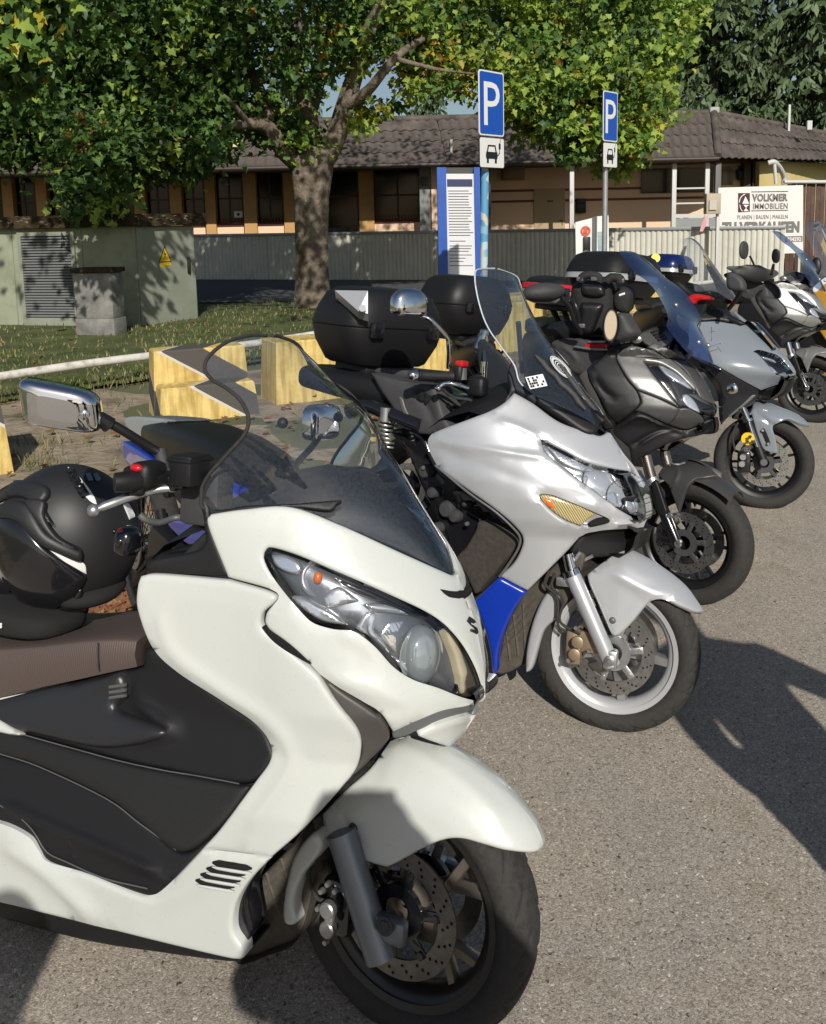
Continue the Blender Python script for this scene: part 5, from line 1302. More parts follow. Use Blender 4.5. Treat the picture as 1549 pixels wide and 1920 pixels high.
def seat_mat():
    m = mat('brown_seat_vinyl', (.085,.062,.054),.62)
    t = m.node_tree; bs = t.nodes['Principled BSDF']; N = t.nodes.new; L = t.links.new
    tc = N('ShaderNodeTexCoord'); wv = N('ShaderNodeTexWave'); wv.inputs['Scale'].default_value = 60; wv.bands_direction = 'X'; wv.inputs['Distortion'].default_value = .3
    L(tc.outputs['Object'], wv.inputs['Vector'])
    bp = N('ShaderNodeBump'); bp.inputs['Strength'].default_value = .35; bp.inputs['Distance'].default_value = .002
    L(wv.outputs['Fac'], bp.inputs['Height']); L(bp.outputs['Normal'], bs.inputs['Normal'])
    return m
S1, F1 = build_s1()
# ================================================================== silver scooter with the blue lower panel
def fork_parts(root, M, fr, ptop, pbot, lat, r, m, upper=None, axle=True, both=True, nm='fork_leg'):
    g = G(); g2 = G()
    for S in ((1,-1) if both else (1,)):
        d = np.array([1, S, 1]); p0 = np.array(fr.pt(ptop[0], ptop[1],-lat))*d; p1 = np.array(fr.pt(pbot[0], pbot[1],-lat))*d
        g.tube([p0, p0 + (p1 - p0)*.02, p1],[r * .9, r, r],20)
        if upper is not None:
            u = np.array(fr.pt(upper[0], upper[1],-lat))*d; g2.tube([u, p0], r * .72,16)
            g2.tube([p0 - (p1 - p0)*.0, p0 - (p1 - p0)*.06], r * 1.12,16)
    o = g.obj(nm, m, root, 40, M)
    if upper is not None: g2.obj('fork_stanchion', m_chrome, root, 40, M)
    return o

def side_screen(*a, **k): return screen(*a, **k)

def build_s2():
    o = (0.63,2.78)
    b = Fr(o, 36,8); wf_ = Fr(o, 20,9.5)
    root = empty('maxi_scooter', b.M(), 'silver maxi scooter with a blue lower panel and stickers on its smoked screen', 'scooter', 'scooters and motorcycles parked in a row')
    MW = b.M().inverted() @ wf_.M()
    P = lambda L: cv(680,600,2.258, L)
    Q = lambda L: cv(780,480,3.8725, L)
    W_ = lambda L: cv(960,1000,3.8725, L)
    cl = [(930,507),(985,600),(1050,690),(1112,775),(1140,812),(1172,862),(1198,915),(1210,950),(1206,985),(1180,1010)]
    CP = np.array([b.pt(x, y, 0.0) for x, y in cl]); iz = np.argsort(CP[:, 2]); cz, cx = CP[iz, 2], CP[iz, 0]
    def w2(x, z):
        xc = np.interp(z, cz, cx)
        W = np.interp(z, [.1,.3,.5,.65,.8,.95,1.1,1.4],[.2,.235,.26,.275,.285,.275,.25,.2])
        u = np.clip((xc - x)/0.46,0,1)
        return W * np.power(np.clip(1 - (1 - u) ** 1.9,0,1),0.80) + .03*np.clip((-x - .3)/.3,0,1)
    hl = P([(752,503, 'c'),(800,530),(860,560),(950,606),(1060,632),(1140,648),(1185,700),(1211,790),(1206,838),(1178,850),(1100,810),(1040,770),(960,710),(880,650),(810,595),(775,565)])
    ind = P([(747,745),(790,738),(880,770),(1000,822),(1042,842),(1045,856),(1000,872),(950,880),(915,876),(850,845),(790,800)])
    panel('inner_body', b, P([(300,500),(560,440),(700,380),(960,500),(1040,500),(1160,680),(1192,790),(1190,850),(1000,872),(920,900),(700,1130),(600,1300),(560,1470),(520,1290),(490,1180),(650,1010),(660,920),(500,770),(310,590)]), w2, m_blackg, root, t=-.016, r=.004, rim=.06, step=16, holes=[[p for p in hl if p[0] < 680 + 1150/2.258], ind])
    panel('front_fairing', b, P([(642,308, 'c'),(600,350),(540,385),(450,420),(330,465),(287,490),(277,530),(300,590),(340,640),(450,722),(560,800),(640,868),(678,920),(672,970),(640,1030),(582,1085, 'c'),(640,1116),(698,1146, 'c'),(760,1085),(860,985),(930,912),(1000,888),(1100,882),(1190,876, 'co'),(1210,800, 'o'),(1170,655, 'o'),(1105,565, 'o'),(1036,474, 'c'),(1005,490),(960,478),(830,430),(720,352)]),
          w2, m_silver, root, t=0, r=.01, h=.006, rim=.025, step=8, holes=[hl, ind],
          creases=[([(290,505),(420,530),(560,552),(690,572),(785,588)],0,1)] and [(cv(680,600,2.258,[(292,508),(430,532),(600,560),(780,588)]),.005,7),(cv(680,600,2.258,[(330,560),(520,620),(700,690),(860,735),(1000,790)]),-.004,13),(cv(680,600,2.258,[(560,424),(660,455),(750,500)]),.005,7),(cv(680,600,2.258,[(935,895),(1050,872),(1190,862)]),.006,7)])
    panel('lower_panel', b, P([(580,1088, 'c'),(638,1120),(696,1150, 'c'),(650,1215),(605,1310),(578,1400),(570,1490),(552,1502, 'c'),(541,1400),(515,1300),(472,1192, 'c')]), w2, m_blue, root, t=0, r=.01, step=8, rim=.03)
    hb = panel('headlight', b, hl, w2, mat('lamp_housing', (.55,.57,.6),.22,.45), root, t=-.034, r=.03, h=.012, rim=0, step=8)
    A_, _ = outline(hl, 8); A = hit(b, A_, w2); NA = normals(A, w2); k = len(A_)
    cr = G(); cr.add([A[i] + NA[i]*.003 for i in range(k)] + [A[i] - NA[i]*.034 for i in range(k)],[(i, (i + 1) % k, k + (i + 1) % k, k + i) for i in range(k)]); cr.mirror(); cr.obj('lamp_surround', m_blackg, hb, 60)
    def chp(L, t, m=m_lampsilver, r=.006, h=.012, nm='reflector'): panel(nm, b, P(L), w2, m, hb, t=t, r=r, h=h, rim=.004, step=6)
    chp([(770,520, 'c'),(850,560),(960,615),(1000,640, 'c'),(930,640),(840,600)],-.02)
    chp([(1050,640, 'c'),(1140,655),(1180,700),(1150,720),(1080,690)],-.022)
    chp([(1010,745, 'c'),(1080,720),(1100,800),(1060,780)],-.03)
    chp([(1120,740, 'c'),(1190,760),(1200,830),(1160,840),(1120,800)],-.024)
    chp([(860,640, 'c'),(960,650),(950,700),(900,665)],-.03)
    nn = np.array([.9,-.42,.05]); nn /= np.linalg.norm(nn)
    rb = G(); bl = G()
    for (x, y, r_) in ((1000,665,.052),(1100,740,.05),(1168,770,.04)):
        q, _ = onsurf(b, 680 + x / 2.258,600 + y / 2.258, w2,-.022)
        for S in (1,-1):
            d = np.array([1, S, 1.]); gg = G(); lamp_bowl(gg, q, r_, nn, .034); rb.add([np.array(v)*d for v in gg.V], gg.F)
            bl.ell((q - nn * .01)*d, (.011,.011,.011))
    rb.obj('reflector_bowl', m_lampsilver, hb, 60, loose=True); bl.obj('lamp_bulb', mat('bulb_glass', (.55,.57,.6),.08,.2,1), hb, 60, loose=True)
    panel('lens', b, hl, w2, m_lens, hb, t=.001, r=.02, h=.004, rim=0, step=8)
    # indicator
    panel('indicator', b, ind, w2, m_lampsilver, root, t=-.02, r=.006, h=.006, rim=0, step=7)
    panel('indicator_lens', b, P([(750,747),(790,741),(880,773),(985,822, 'c'),(950,850),(925,874, 'c'),(850,842),(792,798)]), w2, ribbed('ribbed_lens', (.62,.52,.25)), root, t=-.004, r=.006, h=.005, step=6)
    panel('indicator_bulb', b, P([(765,755),(800,765),(810,800),(785,785)]), w2, m_amber, root, t=.0015, r=.006, h=.002, step=6)
    panel('side_scoop', b, P([(962,862),(1000,842),(1040,842),(1043,855),(1000,868),(965,873)]), w2, m_hole, root, t=.002, r=.003, h=.002, step=5)
    # recessed black panel under the nose
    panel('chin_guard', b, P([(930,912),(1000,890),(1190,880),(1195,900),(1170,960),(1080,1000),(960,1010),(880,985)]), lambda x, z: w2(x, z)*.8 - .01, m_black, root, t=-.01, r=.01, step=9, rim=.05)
    # black leg-shield hollow and brown board
    panel('leg_hollow', b, P([(250,480),(335,640),(560,810),(650,890),(660,930),(650,970),(640,1010),(480,1180),(420,1060),(380,980),(330,860),(250,700),(190,560),(120,470)]), lambda x, z: .15 + 0*x, m_blackg, root, t=0, r=.01, step=12, rim=.1)
    panel('knee_board', b, P([(500,850),(600,875),(655,902),(664,920),(650,965),(490,1155),(478,1160),(440,1080),(400,1010),(440,960),(480,890)]), lambda x, z: .19 + 0*x, mat('brown_board', (.05,.042,.036),.5, dust=.1), root, t=0, r=.01, step=9, rim=.05)
    g = G()
    for (x, y, r_) in ((360,800,.03),(395,830,.022),(300,730,.02),(270,640,.025),(440,780,.012),(380,690,.03),(320,880,.02)):
        p = np.array(b.pt(680 + x / 2.258,600 + y / 2.258,-.17)); g.lathe([(.001,-.02),(r_ * .8,-.018),(r_, -.008),(r_, .02)],16, p); 
    g.obj('engine_fitting', m_dark, root, loose=True)
    g = G()
    for (x, y) in ((435,780),(445,862),(262,625)): bolt(g, b.pt(680 + x / 2.258,600 + y / 2.258,-.19),.008,.01,8)
    g.obj('silver_bolt', m_alu, root, loose=True)
    g = G(); g.curve([onsurf(b, 680 + x / 2.258,600 + y / 2.258, w2,.004)[0] for x, y in ((310,615),(450,730),(560,808),(640,880),(668,925),(655,975),(610,1045),(580,1085))],.0045,8); g.obj('shield_trim', m_grey, root, 60)
    # screen and its black cowl
    edge = [(1137,812)] + Q([(1130,1110),(1000,1060),(870,1015),(790,955),(745,900),(725,820),(700,770),(640,690),(590,620),(540,550),(495,460),(460,350),(438,250),(428,170),(432,112),(470,94),(570,90)])
    lat = [.012,.10,.15,.19,.205,.205,.20,.198,.194,.19,.186,.18,.174,.168,.162,.15,.11,.012]
    cen = [(1137,812)] + Q([(1360,1240),(1340,1200),(1300,1140),(1250,1080),(1190,1010),(1130,930),(1080,860),(1020,780),(960,700),(900,610),(850,520),(790,420),(740,320),(700,240),(668,170),(640,118),(585,92)])
    ws, rows = screen('windscreen', b, edge, cen, glass('tinted_screen', (.50,.57,.68),1.5,0,.07,(.3,.36,.46)), root, lat, pw=2.2)
    et = G(); et.tube([r[0] for r in rows[len(rows) // 4:]],.003,6); et.tube([r[-1] for r in rows[len(rows) // 4:]],.003,6); et.obj('screen_edge', mat('screen_edge', (.5,.55,.6),.3), ws, 60)
    RW = np.array(rows)            # (n, m, 3)
    def son(px, py, off=.004):
        """point and local axes on the outer face of the screen nearest to a photo pixel"""
        pp = np.array([[b.px(RW[i, j])[:2] for j in range(RW.shape[1] // 2 + 1)] for i in range(RW.shape[0])])
        d = np.hypot(pp[..., 0] - px, pp[..., 1] - py); i, j = np.unravel_index(d.argmin(), d.shape)
        i = min(max(i, 1), RW.shape[0] - 2); j = min(max(j, 1), RW.shape[1] - 2)
        tu = RW[i + 1, j] - RW[i - 1, j]; tv = RW[i, j + 1] - RW[i, j - 1]; tu /= np.linalg.norm(tu); tv /= np.linalg.norm(tv)
        n = np.cross(tu, tv); n = n if n[0] > 0 else -n; n /= np.linalg.norm(n); tv = np.cross(n, tu)
        return RW[i, j] + n * off, tu, tv, n
    # sticker (printed chequer plate) and round badge
    q, tu, tv, n = son(1004,716); tv = tv if tv[1] > 0 else -tv
    g = G(); h_ = G()
    def rect(G_, cx_, cy_, w_, h2, lift): 
        V = [q + tv * (cx_ + sx * w_) + tu * (cy_ + sy * h2) + n * lift for sx, sy in ((-1,-1),(1,-1),(1,1),(-1,1))]; G_.add(V, [(0,1,2,3)])
    rect(g, 0,0,.034,.022,0); ps = g.obj('sticker', m_paper, ws, 0)
    rr_ = random.Random(4)
    for i in range(7):
        for j in range(4):
            if rr_.random() < .55: rect(h_, -.026 + i * .0085,-.014 + j * .0093,.0036,.0038,.0012)
    h_.obj('sticker_print', m_ink, ps, 0, kind='stuff')
    q, tu, tv, n = son(1051,688); g = G(); h_ = G()
    def ring(G_, r0, r1, lift, nseg=40):
        V = []
        for i in range(nseg):
            a = 2*math.pi * i / nseg
            for r_ in (r0, r1): V.append(q + tu * r_ * math.cos(a) + tv * r_ * math.sin(a) + n * lift)
        G_.add(V, [(2*i, 2*i + 1,(2*i + 3) % (2*nseg),(2*i + 2) % (2*nseg)) for i in range(nseg)])
    ring(g, .034,.044,.001); ring(g, .046,.05,.001)
    for i in range(3): ring(g, .004 + i * .010,.008 + i * .010,.0012)
    bd = g.obj('round_badge', m_paper, ws, 0, kind='stuff')
    # twin rails on the screen
    g = G()
    for (a, c) in (((865,735),(1225,1125)),((1075,755),(1330,1095))):
        pts = []
        for t_ in np.linspace(0,1,9):
            x = 780 + (a[0] + (c[0] - a[0])*t_)/3.8725; y = 480 + (a[1] + (c[1] - a[1])*t_)/3.8725; p, _, _, _ = son(x, y, .006); pts.append(p)
        g.tube(pts, [.004] + [.010]*7 + [.004],8)
    g.obj('screen_rail', m_dark, ws, 60, loose=True)
    q, tu, tv, n = son(1100,750,.010); tv = tv if tv[1] > 0 else -tv
    g = G(); put_text(g, 'E.bas', .018, q - tv * .02, tv, tu if (np.cross(tv, tu) @ n) > 0 else -tu, .0); g.obj('screen_lettering', m_inkw, ws, 0, kind='stuff')
    panel('screen_cowl', b, Q([(868,1016, 'c'),(1000,1062),(1130,1112),(1230,1135),(1300,1122),(1375,1180, 'co'),(1440,1250, 'c'),(1380,1262),(1345,1215),(1325,1260),(1285,1300),(1200,1282),(1050,1180),(940,1110),(872,1062)]), w2, m_black, root, t=.006, r=.012, step=8, rim=.02)
    panel('screen_side', b, Q([(690,770, 'c'),(720,830),(745,905),(790,960),(870,1016),(872,1062),(790,1010),(715,980),(650,1060),(690,950),(672,850)]), w2, m_dark, root, t=0, r=.008, step=8, rim=.03)
    g = G(); rows2 = []
    for (tp, hw, dr) in (((1140,815),.02,0),((1105,775),.13,.02),((1060,730),.19,.03),((1010,705),.22,.05),((955,700),.22,.09),((900,735),.2,.1)):
        c = np.array(b.pt(tp[0], tp[1],0)); rows2.append([(c[0] - u * u * .14,-hw * u, c[2] - .03 - u * u * (.05 + dr)) for u in np.linspace(-1,1,17)])
    g.loft(rows2); g.obj('dash_hood', m_black, root, 60)
    # ---- rear body behind the bars
    R5 = lambda L: cv(580,480,3.688, L)
    panel('side_cover', b, R5([(430,808, 'c'),(520,835),(640,865),(760,882),(860,905),(900,1000),(930,1100),(975,1180),(980,1230),(760,1230),(700,1180),(620,1110),(560,1020),(490,920)]), lambda x, z: .2 + 0*x, m_dark, root, t=0, r=.012, step=9, rim=.1, creases=[(R5([(600,910),(690,900),(800,1010),(880,1180)]),-.008,8)])
    panel('silver_strip', b, R5([(630,975),(655,985),(680,1060),(735,1165),(715,1175),(660,1090)]), lambda x, z: .2 + 0*x, m_grey, root, t=.009, r=.004, step=6)
    g = G(); q = np.array(b.pt(580 + 728/3.688,480 + 962/3.688,-.212)); q2 = np.array(b.pt(580 + 832/3.688,480 + 1018/3.688,-.212)); ux = q2 - q; L_ = np.linalg.norm(ux); ux /= L_; uy = np.cross(np.array([0,-1,0]), ux); uy = uy if uy[2] > 0 else -uy
    put_text(g, 'ADV', L_ * .46, q, ux, uy, .003, extrude=.001, bold=.006); g.obj('side_lettering', m_ink, root, 0, kind='stuff')
    panel('far_dash_side', b, R5([(1165,600),(1230,590),(1330,680),(1400,770),(1410,900),(1330,1030),(1200,1080),(1250,960),(1180,800)]), lambda x, z: -.2 + 0*x, m_dark, root, t=0, r=.01, step=9, rim=-.03, mirror=False)
    g = G(); q = np.array(b.pt(580 + 1195/3.688,480 + 668/3.688,.196)); q2 = np.array(b.pt(580 + 1330/3.688,480 + 700/3.688,.196)); ux = q2 - q; L_ = np.linalg.norm(ux); ux /= L_; uy = np.cross(np.array([0,-1,0]), ux); uy = uy if uy[2] > 0 else -uy
    put_text(g, 'XMAX', L_ * .36, q, ux, uy, .0, extrude=.001, bold=.004); g.obj('dash_lettering', m_ink, root, 0, kind='stuff')
    panel('inner_well', b, R5([(840,900),(1000,960),(1200,960),(1330,1000),(1180,1100),(1000,1200),(930,1140)]), lambda x, z: .12 + 0*x, m_blackg, root, t=0, r=.01, step=9, rim=.1)
    g = G(); rows = []
    for (px, py, hw, hh) in ((890,770,.1,.05),(800,745,.16,.07),(720,725,.18,.07),(660,715,.17,.06),(600,705,.13,.05)):
        c = np.array(b.pt(px, py, 0)); rows.append([(c[0], hw * math.copysign(abs(math.cos(a)) ** .6, math.cos(a)), c[2] + hh * math.copysign(abs(math.sin(a)) ** .7, math.sin(a))) for a in np.linspace(0,2*math.pi, 24, endpoint=False)])
    g.loft(rows, closed=True, caps=True); g.obj('seat', m_black, root, 60)
    # rear shock, exhaust end
    g = G(); p0 = np.array(b.pt(722,790,-.22)); p1 = np.array(b.pt(728,838,-.22)); 
    P_ = []; 
    for i in range(61):
        a = i / 60*2*math.pi * 6; P_.append(p0 + (p1 - p0)*i / 60 + np.array([.022*math.cos(a),.022*math.sin(a),0]))
    g.tube(P_, .004,6); g.tube([p0 + np.array([0,0,.05]), p0],.02,12); sh = g.obj('rear_shock', m_alu, root, 60)
    g = G(); g.curve([b.pt(655,772,-.2), b.pt(690,760,-.2), b.pt(735,778,-.2), b.pt(790,800,-.2)],.03,12); g.obj('exhaust', m_blackg, root, 60)
    # ---- bars
    hp = lambda x, y, l: np.array(b.pt(x, y, -l))
    gi, go = hp(848,706,.20), hp(785,704,.30)
    grip(root, None, gi, go, .018); 
    g = G(); g.tube([gi, hp(885,720,.1), hp(905,700,-.1), hp(915,665,-.2)],.013,12); g.obj('handlebar', m_black, root, 60)
    g = G(); g.box(hp(862,700,.18),(.04,.05,.06),.012); g.box(hp(895,725,.14),(.07,.05,.07),.014); g.obj('switch_pod', m_black, root, 50)
    g = G(); g.box(hp(866,682,.18),(.034,.04,.022),.006); g.obj('reservoir_cap', m_red, root)
    g = G(); g.tube([hp(866,690,.18), hp(866,712,.18)],.018,14); g.obj('fluid_reservoir', m_grey, root, 50)
    g = G(); g.tube(spline([hp(823,727,.27), hp(832,720,.26), hp(852,720,.24), hp(878,728,.2)],5),[.011] + [.008]*15,8); g.ell(hp(822,728,.27),(.013,.013,.013)); g.obj('brake_lever', m_chrome, root, 60)
    g = G(); g.curve([hp(842,690,.2), hp(843,664,.22), hp(842,644,.24)],.010,10); g.curve([hp(842,646,.24), hp(838,632,.25), hp(812,604,.31), hp(796,594,.33), hp(766,586,.37)],.008,10); g.obj('mirror_stem', m_chrome, root, 60)
    mc = hp(768,574,.40); g = G(); fwd = np.array([.92,-.35,.05]); fwd /= np.linalg.norm(fwd); sd = np.cross((0,0,1.), fwd); sd /= np.linalg.norm(sd); up = np.cross(fwd, sd)
    rws = []
    for dp, sc in ((-.016,.97),(0,1),(.016,.93),(.026,.7),(.030,.35),(.031,.02)):
        rws.append([mc + fwd * dp + sd * .068*sc * math.copysign(abs(math.cos(a)) ** .7, math.cos(a)) + up * (.048 + .012*math.sin(a))*sc * math.copysign(abs(math.sin(a)) ** .7, math.sin(a)) for a in np.linspace(0,2*math.pi, 36, endpoint=False)])
    g.loft(rws, closed=True); g.obj('rear_view_mirror', m_chrome, root, 70)
    g = G(); g.tube([hp(903,628,-.15), hp(893,655,-.12)],.014,10); g.box(hp(908,632,-.15),(.03,.03,.06),.006); g.tube([hp(909,678,-.05), hp(907,712,-.05)],.013,12); g.tube([hp(908,658,-.1), hp(909,680,-.06)],.006,8); g.obj('lever_bracket', m_chrome, root, 50)
    g = G(); g.curve([hp(830,730,.25), hp(850,745,.2), hp(885,752,.15), hp(905,775,.1)],.006,8); g.curve([hp(845,742,.2), hp(862,760,.2), hp(842,745,.22)],.005,8); g.obj('control_cable', m_rub, root, 60)
    # ---- mudguard, fork, wheel
    fc = W_([(770,118),(830,115),(950,170),(1100,262),(1250,382),(1340,500),(1388,575)])
    FP = np.array([wf_.pt(x, y, 0) for x, y in fc]); cz2 = .27; fa = np.arctan2(FP[:, 2] - cz2, FP[:, 0]); fr_ = np.hypot(FP[:, 0], FP[:, 2] - cz2); ia = np.argsort(fa)
    def wfen(x, z):
        a = np.arctan2(z - cz2, x); rho = np.hypot(x, z - cz2); rt = np.interp(a, fa[ia], fr_[ia]); u = np.clip((rt - rho)/.10,0,1)
        return .092*np.power(np.clip(1 - (1 - u) ** 2.2,0,1),.65) + .02*np.clip((rt - rho - .1)/.15,0,1)
    panel('front_mudguard', wf_, W_([(545,300, 'c'),(650,222),(770,128, 'co'),(830,115, 'o'),(950,170, 'o'),(1100,262, 'o'),(1250,382, 'o'),(1340,500, 'o'),(1388,575, 'c'),(1330,572),(1230,535),(1150,498),(1080,477),(1010,492),(960,542),(880,640),(800,720),(752,745),(722,728),(680,640),(620,500),(565,380)]), wfen, m_silver, root, t=0, r=.008, h=.005, rim=.012, step=8, M=MW, creases=[(W_([(650,260),(760,300),(950,400),(1100,450)]),.004,8)])
    panel('mud_flap', wf_, W_([(290,400),(345,440),(330,600),(240,700),(190,850),(150,980),(100,1012, 'c'),(108,850),(150,650),(220,480)]), lambda x, z: .07 + 0*x, m_silver, root, t=0, r=.012, h=.012, step=8, M=MW, rim=.03)
    panel('radiator_duct', b, P([(690,1150),(760,1090),(860,1000),(940,1000),(860,1200),(700,1400),(660,1470),(570,1495),(578,1400),(610,1300),(650,1215)]), lambda x, z: .1 + 0*x, m_brown, root, t=0, r=.01, step=10, rim=.2)
    g = G()
    for (a, c) in (((620,1300),(740,1180)),((600,1345),(730,1225)),((590,1390),(720,1275)),((640,1245),(660,1420)),((680,1200),(690,1400)),((610,1320),(625,1440))): g.tube([b.pt(680 + a[0]/2.258,600 + a[1]/2.258,-.105), b.pt(680 + c[0]/2.258,600 + c[1]/2.258,-.105)],.006,6)
    g.obj('duct_grille', m_brown, root, kind='stuff')
    wheel(root, MW @ Matrix.Translation((0,0,.27)),.27,.192,.118, m_alu, mat('silver_rim_paint', (.52,.53,.54),.3,.3,.5), 'p5', .132, hi=True, nt=22, phase=-.15, carrier=m_alu)
    fork_parts(root, MW, wf_, (1074,1078),(1148,1248),.118,.026, m_silver, upper=(1064,1038))
    g = G(); p = np.array(wf_.pt(1145,1235,-.122)); g.box(p, (.045,.04,.06),.008); bolt(g, p + np.array([0,-.018,0]),.017,.008,20); bolt(g, p + np.array([0,-.026,0]),.008,.005,6); g.obj('axle_clamp', m_alu, root, 40, M=MW)
    g = G(); q = np.array(wf_.pt(1162,1163,-.10)); q, n = onsurf(wf_, 960 + 732/3.8725,1000 + 632/3.8725, wfen, .004); g.ell(q, (.011,.007,.011)); g.obj('mudguard_bolt', m_grey, root, M=MW)
    g = G(); c = np.array(wf_.pt(1078,1215,-.105)); g.box(c + np.array([-.005,.02,0]),(.05,.05,.11),.012); g.box(c + np.array([.045,.02,.02]),(.06,.02,.07),.008); cp = g.obj('brake_caliper', m_cal, root, 40, M=MW)
    g = G()
    for (x, y) in ((1084,1203),(1078,1226)): p = np.array(wf_.pt(x, y, -.135)); g.tube([p, p + np.array([0,-.012,0]), p + np.array([0,-.014,0])],[.019,.019,.015],18)
    g.obj('caliper_piston', m_cal, cp, 40)
    g = G()
    for (x, y) in ((1080,1177),(1066,1238),(1105,1220)): bolt(g, wf_.pt(x, y, -.13),.007,.01,8)
    g.obj('caliper_bolt', m_alu, cp, 40, loose=True)
    for pts in (((1030,1070),(1022,1095),(1045,1120),(1046,1170),(1062,1185)),((1040,1075),(1035,1100),(1056,1125),(1050,1165),(1088,1190))):
        g = G(); g.curve([wf_.pt(x, y, -.11) for x, y in pts],.005,8); g.obj('brake_hose', m_rub, root, 60, M=MW)
    g = G(); g.box(wf_.pt(1058,1090,-.1),(.05,.03,.03),.005); g.tube([wf_.pt(1078,1050,-.1), wf_.pt(1088,1035,-.1)],.006,8); g.tube([wf_.pt(1096,1050,-.08), wf_.pt(1112,1042,-.08)],.006,8); g.obj('hose_bracket', m_alu, root, 40, M=MW)
    # tyre lettering
    g = G(); tx = 'MICHELIN'
    V, Fc = text_geo(tx, .030, space=1.25)
    V = np.array(V); wd_ = V[:, 0].max(); a0 = rad(200); r0 = .232
    VV = []
    for v in V:
        a = rad(187) + v[0]/r0; rr2 = r0 - (v[1] - .012)*1.0; VV.append((rr2*math.cos(a),-.0535 + .0 , rr2*math.sin(a) + .27))
    g.add(VV, Fc); g.obj('tyre_lettering', mat('tyre_letter', (.14,.135,.13),.7), root, 0, M=MW, kind='stuff')
    wheel(root, Matrix.Translation((-1.5,0,.27)),.27,.17,.14, m_alu, None, 'p5', .12, both=False, holes=0)
    # rear rack
    g = G(); g.box(b.pt(730,695,0),(.4,.2,.03),.01); g.obj('rear_rack', m_dark, root)
    return root, b

def ribbed(name, col):
    m = mat(name, col, .2,0,.8); t = m.node_tree; bs = t.nodes['Principled BSDF']; N = t.nodes.new; L = t.links.new
    tc = N('ShaderNodeTexCoord'); wv = N('ShaderNodeTexWave'); wv.inputs['Scale'].default_value = 55; wv.bands_direction = 'DIAGONAL'; wv.inputs['Distortion'].default_value = 1.0
    L(tc.outputs['Object'], wv.inputs['Vector']); cr = N('ShaderNodeValToRGB'); cr.color_ramp.elements[0].color = (.16,.12,.05,1); cr.color_ramp.elements[1].color = (*col, 1); L(wv.outputs['Fac'], cr.inputs['Fac']); L(cr.outputs['Color'], bs.inputs['Base Color'])
    return m

S2, F2 = build_s2()
# ================================================================== the angular adventure scooters (two of a kind) and the grey sport scooter
def rim_fn(fr, cpx):
    CP = np.array([fr.pt(x, y, 0.0) for x, y in cpx]); i = np.argsort(CP[:, 2]); return CP[i, 2], CP[i, 0]

